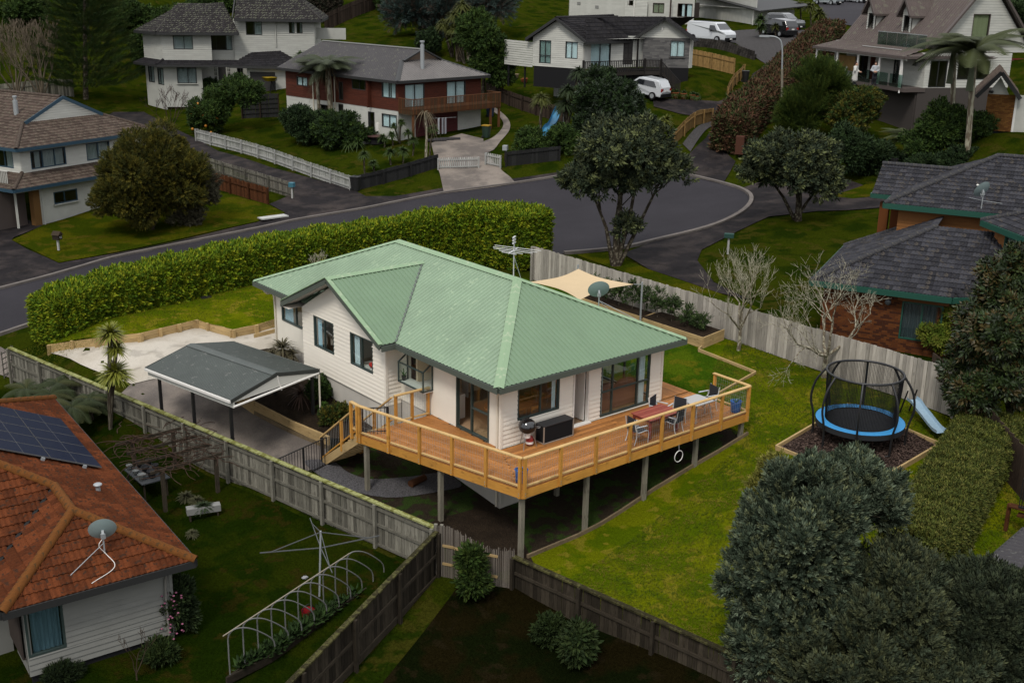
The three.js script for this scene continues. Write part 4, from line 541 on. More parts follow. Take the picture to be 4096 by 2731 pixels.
 local(gt,'tabletop',new THREE.ExtrudeGeometry(rs,{depth:0.012,bevelEnabled:false,curveSegments:8}).rotateX(-Math.PI / 2).translate(0,0.69,0),std([0.36,0.35,0.34],0.2));local(gt,'rim',tube(rs.getPoints(10).slice(0,-1).map(p=>V(p.x,0.69,p.y)),0.016,6,80,true),M.galv);for(const[x,z]of[[-1,-1],[1,-1],[-1,1],[1,1]])local(gt,'leg',tube([V(x*0.18,0.42,z*0.12),V(x*0.3,0.66,z*0.28),V(x*0.36,0.4,z*0.32),V(x*0.42,0,z*0.38)],0.014,6,20),M.galv);
 const tub=(label,a,bb)=>{const t=thing('blue_tub',label,'planter',W3(a,bb,0),'blue plastic tubs on the deck');local(t,'tub',lathe([[0,0.01],[0.17,0.01],[0.2,0.4],[0.22,0.42],[0.19,0.42],[0.18,0.34],[0,0.34]],24),M.blueTub);reseed(Math.round(a*100)+400);local(t,'plant',merge([...Array(14)].map(()=>{const q=rnd()*6.28;return bar(V(0,0.34,0),V(0.14*Math.cos(q),0.42+rnd()*0.12,0.14*Math.sin(q)),0.02,0.006,0);})),std([0.03,0.07,0.02],0.8));return t;};
 tub('blue plastic tub planter in the far corner of the deck',8.87,-2.5);tub('blue plastic tub behind the near corner posts of the deck',-1.12,-2.4);
 const hoop=thing('hanging_ring','white wire ring hanging below the deck fascia','ring',W3(5.45,-2.95,-0.95));part(hoop,'ring',new THREE.TorusGeometry(0.2,0.014,8,32).translate(5.45,-0.68,2.95),M.white);part(hoop,'hook',cyl(W3(5.45,-2.95,-0.48),W3(5.45,-2.93,-0.25),0.012),M.galv);
 const sv=thing('wicker_disc','round straw hat leaning inside the lounge window','hat',W3(4.3,0.32,0.02));part(sv,'disc',new THREE.CylinderGeometry(0.16,0.16,0.03,20).rotateX(1.3).translate(4.35,0.18,-0.3),std([0.35,0.25,0.12],0.9));
}
// ---------- carport, retaining timber, garden edges ----------
{
 const cL=[[-6.67,12.9],[-5.7,7.86]],cR=[[-2.57,13.83],[-1.58,8.87]],cM=[[-4.62,13.4],[-3.62,8.4]],e=0.62,rg=1.02,C=thing('carport','grey gable roofed carport with white gutters on black posts','carport',W3(-4,10.5,-1.6));
 const P=(p,h)=>W3(p[0],p[1],h),roofM=texd(tex(256,3,(u,v)=>{const n=fbm(u,v,6,4,411),l=fbm(u,v,24,2,413);return mixc(mulc([0.062,0.072,0.066],0.85+0.3*n),[0.12,0.125,0.115],ss(0.74,0.84,l));}),0.6),wv=std([0.60,0.60,0.55],0.5);
 part(C,'roof_slope',ribbed([P(cL[0],e),P(cL[1],e),P(cM[1],rg),P(cM[0],rg)],0.09,0.018,0.4),roofM);part(C,'roof_slope',ribbed([P(cR[1],e),P(cR[0],e),P(cM[0],rg),P(cM[1],rg)],0.09,0.018,0.4),roofM);part(C,'ridge_cap',capBar(P(cM[0],rg),P(cM[1],rg),0.2,0.04,0.035),roofM);
 const q=(a,b,t)=>[a[0]+(b[0]-a[0])*t,a[1]+(b[1]-a[1])*t];
 for(const[a,b]of[[cL[0],cL[1]],[cR[0],cR[1]]]){part(C,'gutter',bar(P(a,e-0.06),P(b,e-0.06),0.1,0.09,0),M.white);part(C,'beam',bar(P(q(a,cM[0],0.06),e-0.2),P(q(b,cM[1],0.06),e-0.2),0.06,0.24,0),wv);}
 for(const k of[0,1])for(const s of[cL,cR]){part(C,'barge_board',bar(P(s[k],e-0.05),P(cM[k],rg-0.05),0.03,0.14,0),std([0.03,0.035,0.032],0.6));part(C,'gable_panel',poly3([P(q(s[k],cM[k],0.05),e-0.12),P(cM[k],e-0.14),P(cM[k],rg-0.12)]),wv);}
 const post=(s,t,in2)=>{const a=q(s[0],s[1],t),m2=q(cM[0],cM[1],t),p=q(a,m2,in2),g=th(p[0],-p[1]);part(C,'post',box(0.1,e-0.3-g+0.2,0.1,p[0],(e-0.3+g-0.2) / 2,-p[1]),M.black);};for(const t of[0.12,0.52,0.95]){post(cL,t,0.08);post(cR,t,0.08);}
 part(C,'tie_pipe',cyl(P(q(cL[1],cM[1],0.05),e-0.28),P(q(cR[1],cM[1],0.02),e-0.14),0.045),M.white);part(C,'downpipe',cyl(P(q(cM[1],cR[1],0.02),rg-0.1),P(q(cM[1],cR[1],0.1),e-0.3),0.03),M.white);part(C,'downpipe',cyl(P(q(cR[1],cM[1],0.08),e-0.2).add(V(0.12,0,0)),P(q(cR[1],cM[1],0.08),-1.5).add(V(0.12,0,0)),0.035),M.cream);
}
// stacked-sleeper retaining walls: courses with posts, each board its own piece
function sleepers(name,label,line,{base,courses=2,h=0.2,t=0.05,post=1.2,mats=M.paleTimber,side=1,postMat,capEnd=true}){
 const w=line.map(p=>p.isVector3?p.clone():G(p[0],p[1])),B=base||(p=>th(p.x,p.z)),root=thing(name,label,'retaining wall',V(w[0].x,B(w[0]),w[0].z));
 for(let i=0;i+1<w.length;i++){const a=w[i],b=w[i+1],L=Math.hypot(b.x-a.x,b.z-a.z),n=Math.max(1,Math.round(L / 2.6));for(let c=0;c<courses;c++)for(let k=0;k<n;k++){const o=c%2&&n>1?0.5 / n:0,t0=Math.max(0,k / n-(k?o:0)),t1=k===n-1?1:(k+1) / n-o,p=a.clone().lerp(b,t0),q=a.clone().lerp(b,t1-0.002);p.y=B(p)+(c+0.5)*h;q.y=B(q)+(c+0.5)*h;part(root,'sleeper',bar(p,q,t,h-0.01),pick(mats));}
 if(post){const d=V(b.x-a.x,0,b.z-a.z).normalize(),s=V(-d.z,0,d.x).multiplyScalar(side*(t / 2+0.05)),m=Math.max(1,Math.round(L / post));for(let k=0;k<=m;k++){const p=a.clone().lerp(b,Math.min(0.98,Math.max(0.02,k / m))).add(s);part(root,'post',box(0.12,courses*h+0.15,0.1,p.x,B(p)+courses*h / 2-0.07,p.z,1),postMat||pick(mats));}}}
 return root;
}
reseed(70);
sleepers('timber_retaining','low pale timber retaining wall stepping round the white concrete pad',[[112,812],[225,797],[322,786],[410,764],[453,754],[480,761],[535,777],[588,766],[634,752]].map(p=>G(...p)),{courses:2,h:0.21,side:1});
sleepers('timber_retaining','weathered sleeper wall holding the garden bed beside the carport',[W3(-2.3,7.1,0),W3(-3.2,11.1,0),W3(-3.75,14.2,0)],{courses:3,h:0.18,post:0,t:0.1,mats:[M.edging,M.paleTimber[0]]});
sleepers('timber_retaining','short pale timber garden edge at the far corner of the white house',[[583,778],[634,765]].map(p=>G(...p)),{courses:1,h:0.22,post:0});
sheet('garden_soil',[W3(-2.25,7.2),W3(-3.15,11.1),W3(-3.7,14.2),W3(-1.5,15.5),W3(-0.1,15.2),W3(-0.1,11.7),W3(-0.6,11.7),W3(-0.6,5.9),W3(-1.5,6.4)].map(p=>V(p.x,0,p.z)),M.soil,0.42,0,1);
sleepers('garden_bed','raised timber bed of young shrubs under the sail end of the grey fence',[W3(13.5,11,0),W3(13.55,6.75,0),W3(14.5,6.9,0)],{courses:2,h:0.2,post:0});
sheet('garden_soil',[W3(13.55,11),W3(13.6,6.85),W3(14.5,6.95),W3(14.6,11)].map(p=>V(p.x,0,p.z)),M.soil,0.36,0,1);
sleepers('garden_bed','raised timber bed of young shrubs in the corner of the timber edging',[W3(13.2,6.4,0),W3(13.25,2.95,0),W3(14.75,3.1,0)],{courses:3,h:0.17,post:0});
sheet('garden_soil',[W3(13.25,6.7),W3(13.3,3.05),W3(14.7,3.2),W3(14.7,6.7)].map(p=>V(p.x,0,p.z)),M.soil,0.44,0,1);
sleepers('lawn_edging','zigzag timber lawn edging beyond the end of the deck',[W3(9.3,-0.22,0),W3(13.0,-0.08,0),W3(12.85,2.82,0),W3(14.0,3.3,0)],{courses:1,h:0.17,post:0,t:0.06});
sleepers('lawn_edging','dark weathered timber edging along the lawn below the deck',edgeLine.map(p=>G(...p)),{courses:1,h:0.16,post:0,t:0.07,mats:[M.edging]});
// ---------- trampoline ----------
{
 const c=W3(11.45,-5.95,-0.62),T=thing('trampoline','round trampoline with blue pad and black safety net on the bark square','trampoline',c),tb=M.black,R=1.52,g0=0,matH=0.78;
 local(T,'jumping_mat',new THREE.CylinderGeometry(1.22,1.22,0.012,48).translate(0,matH-0.01,0),std([0.012,0.013,0.015],0.8));
 local(T,'pad',new THREE.RingGeometry(1.2,R,48,1).rotateX(-Math.PI / 2).translate(0,matH+0.025,0),std([0.03,0.24,0.52],0.55));local(T,'pad_skirt',new THREE.CylinderGeometry(R+0.01,R,0.2,48,1,true).translate(0,matH-0.07,0),std([0.02,0.022,0.025],0.8));local(T,'frame_ring',new THREE.TorusGeometry(R-0.02,0.03,8,64).rotateX(Math.PI / 2).translate(0,matH-0.03,0),tb);
 const topR=1.3,topH=2.55;local(T,'top_ring',new THREE.TorusGeometry(topR,0.045,8,64).rotateX(Math.PI / 2).translate(0,topH,0),tb);
 for(let i=0;i<8;i++){const a=i*Math.PI / 4+0.25,d=V(Math.cos(a),0,Math.sin(a)),P=(r,y)=>d.clone().multiplyScalar(r).setY(y);local(T,'net_pole',tube([P(R+0.05,0.0),P(R+0.06,0.5),P(R+0.1,0.85),P(R+0.22,1.4),P(R+0.1,2.05),P(topR+0.04,2.5),P(topR,topH)],0.04,8,36),tb);}
 for(let i=0;i<4;i++){const a=i*Math.PI / 2+0.25,d=V(Math.cos(a),0,Math.sin(a)),e2=V(Math.cos(a+0.785),0,Math.sin(a+0.785));local(T,'foot',tube([d.clone().multiplyScalar(R+0.04).setY(0.12),d.clone().multiplyScalar(R+0.02).setY(0.03),e2.clone().multiplyScalar(R+0.02).setY(0.03),e2.clone().multiplyScalar(R+0.04).setY(0.12)],0.022,6,24),tb);}
 { // net: real crossing threads
 const gs=[],rad=y=>1.2+(topR-1.2)*y,P=(a,k)=>V(rad(k)*Math.cos(a),matH+0.02+(topH-matH-0.05)*k,rad(k)*Math.sin(a));const n=150;for(let i=0;i<n;i++){const a=i / n*6.2832;gs.push(bar(P(a,0),P(a,1),0.02,0.002,0));}for(let k=1;k<40;k++)gs.push(new THREE.TorusGeometry(rad(k / 40),0.0045,3,48).rotateX(Math.PI / 2).translate(0,P(0,k / 40).y,0));stuffPart(local(T,'safety_net',merge(gs),M.blackMatt));
 }
 const bx=[W3(8.95,-4.35),W3(9.0,-8.15),W3(13.2,-8.1),W3(13.2,-4.3)];const b2=thing('bark_box','pale timber frame of the bark square under the trampoline','edging',c);for(let i=0;i<4;i++){const p=bx[i].clone(),q=bx[(i+1)%4].clone();p.y=th(p.x,p.z)+0.06;q.y=th(q.x,q.z)+0.06;part(b2,'edge_board',bar(p,q,0.07,0.3),pick(M.paleTimber));}
 const pts=bx.map(p=>V(p.x,0,p.z));sheet('bark_bed',pts,texd(tex(256,1.5,(u,v)=>{const a=vn(u*50+3*vn(u*20,v*20,20,5),v*70,70,421),f=vn(u*90,v*90,90,422);return mulc(mixc([0.022,0.014,0.012],[0.115,0.075,0.06],ss(0.45,0.8,a)),0.5+0.8*f);}),1,{bumpMap:fineBump,bumpScale:0.06}),0.10,0,0.7);
 reseed(77);const chip=box(0.09,0.012,0.03),im=new THREE.InstancedMesh(chip,std([1,1,1],0.95),2600),d=new THREE.Object3D(),cc=new THREE.Color();for(let i=0;i<2600;i++){const x=rr2(9.1,13.1),b=rr2(-8.0,-4.45);d.position.set(x,th(x,-b)+0.115,-b);d.rotation.set(rr2(-0.5,0.5),rnd()*6.3,rr2(-0.5,0.5));d.scale.setScalar(rr2(0.5,1.3));d.updateMatrix();im.setMatrixAt(i,d.matrix);const v=rr2(0.02,0.12);im.setColorAt(i,cc.setRGB(v,v*0.68,v*0.55));}im.name='bark_chips';tag(im,'brown bark chips spread under the trampoline','bark',null,'stuff');scene.add(im);
 const sA=W3(14.15,-6.25,0),sB=W3(13.55,-7.9,0);const sl=thing('slide','small pale blue plastic slide behind the trampoline','slide',drop(sA));const y0=th(sA.x,sA.z),cv=[0,0.15,0.3,0.5,0.7,0.85,1].map((k,i)=>sA.clone().lerp(sB,k).setY(y0+[0.7,0.66,0.5,0.36,0.2,0.1,0.08][i])),sd=V(sB.z-sA.z,0,sA.x-sB.x).normalize(),P=[],U=[];const sec=p=>[[-0.22,0.12],[-0.2,0],[0.2,0],[0.22,0.12]].map(([x,h])=>p.clone().addScaledVector(sd,x).add(V(0,h,0)));for(let i=0;i+1<cv.length;i++){const a=sec(cv[i]),b=sec(cv[i+1]);for(let k=0;k<3;k++)for(const q of[a[k],b[k],b[k+1],a[k],b[k+1],a[k+1]]){P.push(q.x,q.y,q.z);U.push(0,0);}}part(sl,'chute',fromTris(P,U),std([0.26,0.37,0.46],0.4));part(sl,'ladder',merge([-0.2,0.2].map(x=>bar(sA.clone().addScaledVector(sd,x).setY(y0+1.05),sA.clone().addScaledVector(sd,x).add(V(0.2,0,-0.35)).setY(y0),0.04,0.04,0))),M.blackMatt);
}
// ---------- sail, dish, aerial ----------
function dish(name,label,base,aim,r,mastH,stays=[]){const t=thing(name,label,'satellite dish',base);const top=base.clone().add(V(0,mastH,0));part(t,'mast',cyl(base,top,0.025),M.galv);const g=lathe([...Array(9)].map((_,i)=>[r*i / 8,0.16*r*(i / 8)**2]),28);g.applyQuaternion(new THREE.Quaternion().setFromUnitVectors(Y1,aim.clone().normalize()));const c=top.clone().addScaledVector(aim.clone().normalize(),0.08).add(V(0,r*0.3,0));g.translate(c.x,c.y,c.z);const d=part(t,'reflector',g,M.dishGrey);part(t,'bracket',merge([bar(top,c,0.06,0.1,0),box(0.1,0.14,0.1,top.x,top.y,top.z)]),M.galv);const f=c.clone().addScaledVector(aim.clone().normalize(),r*0.9);part(t,'feed_arm',bar(c.clone().add(V(0,-r*0.8,0)),f,0.025,0.025,0),M.galv);part(t,'feed_horn',ball(0.045,f.x,f.y,f.z,1,1,1.4),M.white);for(const s of stays)part(t,'stay',cyl(base.clone().add(V(0,mastH*0.6,0)),s,0.012,0.012,5),M.galv);return t;}
dish('satellite_dish','grey satellite dish on the green roof in front of the sail',W3(7.5,3.35,2.72),V(0.45,0.5,-0.74),0.42,0.55,[W3(8.0,1.6,2.55),W3(7.9,3.0,2.55)]);
{
 const a=thing('tv_aerial','white television aerial with long rods on the green roof ridge','aerial',W3(3.77,4.0,4.4)),b=W3(3.77,4.0,4.4),t=b.clone().add(V(0,1.5,0)),al=std([0.55,0.55,0.55],0.4);part(a,'mast',cyl(b,t,0.02),al);const bd=W3(0.86,0.5,0),bq=bd.clone().normalize(),side=V(-bq.z,0,bq.x),cm=b.clone().add(V(0,1.0,0));part(a,'boom',bar(cm.clone().addScaledVector(bq,-0.55),cm.clone().addScaledVector(bq,0.45),0.03,0.03,0),al);[-0.5,-0.32,-0.1,0.12,0.4].forEach((k,i)=>{const c=cm.clone().addScaledVector(bq,k),l=[0.28,0.45,0.75,0.85,0.9][i];part(a,'rod',cyl(c.clone().addScaledVector(side,-l).add(V(0,0.02,0)),c.clone().addScaledVector(side,l).add(V(0,-0.02,0)),0.012,0.012,5),al);});for(const y of[1.28,1.38,1.48])part(a,'panel_bar',bar(b.clone().add(V(-0.12,y,0.08)),b.clone().add(V(0.12,y,-0.08)),0.05,0.05,0),al);part(a,'stay',cyl(b.clone().add(V(0,0.8,0)),W3(4.9,4.9,3.95),0.014,0.014,5),al);
 // shade sail: four corners, edges drawn in, slight sag
 const cs=[W3(8.27,8.32,2.6),W3(11.45,8.77,2.6),W3(11.55,5.46,2.6),W3(8.08,5.02,2.6)],P=[],U=[],n=16,mid=cs.reduce((s,c)=>s.add(c),V(0,0,0)).multiplyScalar(0.25),pt=(u,v)=>{const p=cs[0].clone().multiplyScalar((1-u)*(1-v)).addScaledVector(cs[1],u*(1-v)).addScaledVector(cs[2],u*v).addScaledVector(cs[3],(1-u)*v);const pu=4*u*(1-u),pv=4*v*(1-v);const k=0.2*Math.max(pu*(1-pv),pv*(1-pu));p.lerp(mid,k);p.y-=0.12*pu*pv;return p;};
 for(let j=0;j<n;j++)for(let i=0;i<n;i++){const q=[pt(i / n,j / n),pt((i+1) / n,j / n),pt((i+1) / n,(j+1) / n),pt(i / n,(j+1) / n)];for(const k of[0,1,2,0,2,3]){P.push(q[k].x,q[k].y,q[k].z);U.push(q[k].x,q[k].z);}}
 const s=thing('shade_sail','cream four cornered shade sail strung behind the green roof','shade sail',W3(10,7,0));part(s,'cloth',fromTris(P,U),texd(tex(256,2,(u,v)=>mulc([0.52,0.40,0.25],0.9+0.1*vn(u*128,v*128,128,431)+0.08*fbm(u,v,4,3,433))),0.9));cs.forEach((c,i)=>{const o=c.clone().sub(mid).setY(0).normalize(),f=c.clone().addScaledVector(o,0.35);part(s,'corner_tie',cyl(c,f,0.012,0.012,5),M.galv);if(i===1||i===2){part(s,'post',cyl(V(f.x,0,f.z),V(f.x,2.7,f.z),0.04),M.galv);}});
}
// ---------- neighbouring houses ----------
const pp=(fr,px,py,n=0)=>{const d=dir(px,py),O=fr.O.clone().addScaledVector(fr.N,n),t=O.sub(Cp).dot(fr.N) / d.dot(fr.N);return Cp.clone().addScaledVector(d,t);};
const shift=(fr,n)=>({...fr,O:fr.O.clone().addScaledVector(fr.N,n)});
const uvp=(fr,p)=>{const d=p.clone().sub(fr.O);return[d.dot(fr.U),d.y,d.dot(fr.N)];};
const farWall=k=>texd(tex(128,3,(u,v)=>mulc([0.47*k,0.47*k,0.43*k],0.86+0.25*fbm(u,v,5,5,501+Math.round(k*10)))),0.8);  // neighbours' white walls greyed in colour to stand for the vignette
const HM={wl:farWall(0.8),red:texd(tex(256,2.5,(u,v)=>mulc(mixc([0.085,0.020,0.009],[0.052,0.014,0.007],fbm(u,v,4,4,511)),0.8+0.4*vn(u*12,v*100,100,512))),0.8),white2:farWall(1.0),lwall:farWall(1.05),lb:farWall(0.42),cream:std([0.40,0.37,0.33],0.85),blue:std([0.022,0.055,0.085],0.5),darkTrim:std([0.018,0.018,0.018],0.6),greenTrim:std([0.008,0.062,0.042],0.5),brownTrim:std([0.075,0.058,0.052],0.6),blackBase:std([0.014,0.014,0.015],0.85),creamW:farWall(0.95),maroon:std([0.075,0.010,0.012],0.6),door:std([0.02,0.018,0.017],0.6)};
const tileTex=(a,b,c,s)=>texd(tex(128,1.3,(u,v)=>{const n=fbm(u,v,5,5,s),l=fbm(u,v,11,3,s+4);return mixc(mulc(mixc(a,b,n),0.75+0.5*vn(u*50,v*50,50,s+9)),c,ss(0.62,0.75,l));}),0.85);
const TM={orange:[0,1,2].map(i=>tileTex(mulc([0.105,0.029,0.009],0.75+0.25*i),mulc([0.060,0.017,0.006],0.75+0.25*i),[0.040,0.018,0.010],521+i*11)),orangeCap:tileTex([0.135,0.052,0.012],[0.10,0.036,0.010],[0.06,0.032,0.012],551),slate:[0,1,2].map(i=>tileTex(mulc([0.036,0.036,0.041],0.75+0.3*i),mulc([0.022,0.022,0.027],0.75+0.3*i),[0.058,0.050,0.042],561+i*7)),slateCap:tileTex([0.042,0.042,0.046],[0.03,0.03,0.034],[0.075,0.07,0.06],583),brown:[0,1].map(i=>tileTex(mulc([0.085,0.062,0.050],0.85+0.3*i),mulc([0.055,0.040,0.033],0.85+0.3*i),[0.11,0.095,0.07],587+i*3)),mossy:[0,1].map(i=>tileTex(mulc([0.030,0.027,0.027],0.85+0.3*i),mulc([0.019,0.017,0.018],0.85+0.3*i),[0.115,0.12,0.085],601+i*3)),black:[0,1].map(i=>tileTex(mulc([0.022,0.021,0.023],0.85+0.3*i),mulc([0.015,0.014,0.016],0.85+0.3*i),[0.035,0.032,0.03],611+i*3))};
const under=std([0.02,0.02,0.02],0.9);
const eaveBoard=(root,pts,mat,h=0.18,w=0.12)=>{for(let i=0;i+1<pts.length;i++)part(root,'gutter',bar(pts[i].clone().add(V(0,-h / 2+0.02,0)),pts[i+1].clone().add(V(0,-h / 2+0.02,0)),w,h,0),mat);};
const wallBox=(root,pts,y0,y1,mat,name='inner_shell')=>{for(let i=0;i+1<pts.length;i++)part(root,name,bar(pts[i].clone().setY((y0+y1) / 2),pts[i+1].clone().setY((y0+y1) / 2),0.1,y1-y0,0),mat);};
// --- orange tiled house with solar panels
{
 reseed(201);
 const O=[-10.91,-0.42],e=-0.3,k=0.45,p=(l,m,h=e)=>W3(O[0]+0.0805*m-0.9968*l,O[1]+0.9968*m+0.0805*l,h),R=(l,m)=>p(l,m,e+k*l);
 const h=thing('orange_tiled_house','house with an orange tiled roof and solar panels beside the mossy fence','house',p(3,5,-2.8));
 const a=p(2.45,2.45,e+k*2.45),r2=p(2.45,4.3,e+k*2.45),m0=p(6,7.85,e+k*6),m1=p(6,8.6,e+k*6);
 tileRoof(h,[[p(4.9,0),p(0,0),a],[p(4.9,1.85),p(4.9,0),a,r2],[p(11,1.85),p(4.9,1.85),r2,m0,p(11,7.85,e+k*6)],[p(0,0),p(0,14.6),m1,m0,r2,a]],TM.orange,{single:300,under,w:0.3,L:0.33,amp:0.035});
 for(const[s,t]of[[p(0,0),a],[p(4.9,0),a],[a,r2],[r2,m0],[m0,m1],[m1,p(0,14.6)]])ridgeCaps(h,s,t,TM.orangeCap,{r:0.13,L:0.42});
 part(h,'valley_flashing',bar(p(4.9,1.85,e+0.04),r2.clone().add(V(0,0.04,0)),0.1,0.02,0),under);
 eaveBoard(h,[p(11,1.85),p(4.9,1.85),p(4.9,0),p(0,0),p(0,14.6),p(6,14.6)],HM.darkTrim,0.2);
 const y0=-2.95,fF=frame(p(4.35,0.55),p(0.55,0.55),y0),top=e-0.15-y0;const wn=openPx(fF,45,1560,147,1400);wn[0]=0.02;wn[2]=onWall(fF,142,1488)[1];wn[3]=top-0.02;wn[1]=onWall(fF,147,1440)[0];
 part(h,'soffit',poly3([p(4.9,0,e-0.18),p(0,0,e-0.18),p(0,0.6,e-0.18),p(4.9,0.6,e-0.18)]),M.innerDark);
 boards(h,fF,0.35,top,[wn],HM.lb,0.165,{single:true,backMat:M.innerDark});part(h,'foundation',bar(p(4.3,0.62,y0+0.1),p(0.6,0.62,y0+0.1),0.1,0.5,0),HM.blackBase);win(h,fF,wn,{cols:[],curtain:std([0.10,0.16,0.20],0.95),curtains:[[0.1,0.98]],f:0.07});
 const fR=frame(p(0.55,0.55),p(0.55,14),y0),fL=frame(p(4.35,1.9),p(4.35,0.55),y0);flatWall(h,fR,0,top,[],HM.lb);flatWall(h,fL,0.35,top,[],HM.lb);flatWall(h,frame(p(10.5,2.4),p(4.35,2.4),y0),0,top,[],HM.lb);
 part(h,'corner_trim',box(0.09,top-0.35,0.09,0,0,0),HM.lb,{O:p(0.55,0.55,y0+0.35+(top-0.35) / 2),q:fF.q});part(h,'downpipe',tube([p(0.5,0.25,e-0.12),p(0.62,0.42,e-0.3),p(0.7,0.47,e-0.6),p(0.72,0.47,y0+0.2)],0.04),std([0.2,0.19,0.17],0.6));
 // solar array on the side slope
 const sp=new THREE.Vector3().crossVectors(p(0,1).sub(p(0,0)),R(1,0).sub(p(0,0))).normalize();if(sp.y<0)sp.negate();const S0=p(0,0).addScaledVector(sp,0.14),onS=(x,y)=>{const d=dir(x,y);return Cp.clone().addScaledVector(d,S0.clone().sub(Cp).dot(sp) / d.dot(sp));};
 const arr=thing('solar_array','dark blue solar panels on the orange tiled roof','solar panels',onS(100,1010));const c0=onS(234,1074),c1=onS(142,963),upv=R(1,0).sub(p(0,0)).normalize(),al=p(0,1).sub(p(0,0)).normalize(),L=Math.abs(c1.clone().sub(c0).dot(al)),pv=std([0.005,0.009,0.026],0.35,{specularIntensity:0.08}),fm=std([0.09,0.09,0.09],0.7),nR=5,ph=L / nR,pw=1.62,q=basisQ(upv,al.clone().negate(),upv.clone().cross(al.clone().negate()));
 for(let c=0;c<3;c++)for(let r=0;r<nR;r++){const ctr=c0.clone().addScaledVector(upv,(c+0.5)*pw+(c>1?0.06:0)).addScaledVector(al,(r+0.5)*ph);const m=part(arr,'solar_panel',box(pw-0.03,ph-0.03,0.035),fm,{O:ctr,q});const cells=[];for(const s of[-1,1])cells.push(box(pw / 2-0.03,ph-0.07,0.006,s*(pw / 4-0.005),0,0.019));part(m,'cells',merge(cells),pv,{O:ctr,q});}
 for(const kk of[0.12,0.4,0.7])part(arr,'mount',box(0.1,0.08,0.1),M.galv,{O:c0.clone().addScaledVector(upv,kk*4.6).addScaledVector(al,-0.03).addScaledVector(sp,-0.06),q});
 const onR=(x,y)=>onS(x,y).addScaledVector(sp,-0.12);const vt=thing('roof_vent','small pale round vent on the orange tiled roof','vent',onR(228,1120));const vb=onR(228,1120);part(vt,'stack',cyl(vb.clone().add(V(0,-0.05,0)),vb.clone().add(V(0,0.18,0)),0.07),M.galv);part(vt,'cowl',ball(0.13,vb.x,vb.y+0.22,vb.z,1,0.4,1),M.galv);
 const db=p(2.1,0.9,e+k*0.9+0.03);const dd=dish('satellite_dish','grey satellite dish with stay rod on the orange tiled roof',db,V(0.3,0.35,-0.9),0.36,0.5,[p(3.1,0.5,e+k*0.5+0.05)]);part(dd,'cable',tube([db.clone().add(V(0,0.45,0)),db.clone().add(V(-0.15,0.3,0.05)),db.clone().add(V(0,0.02,0.1)),p(2.0,0.4,e+k*0.4+0.08),p(2.7,0.1,e+0.1)],0.01,5,30),M.white);
}
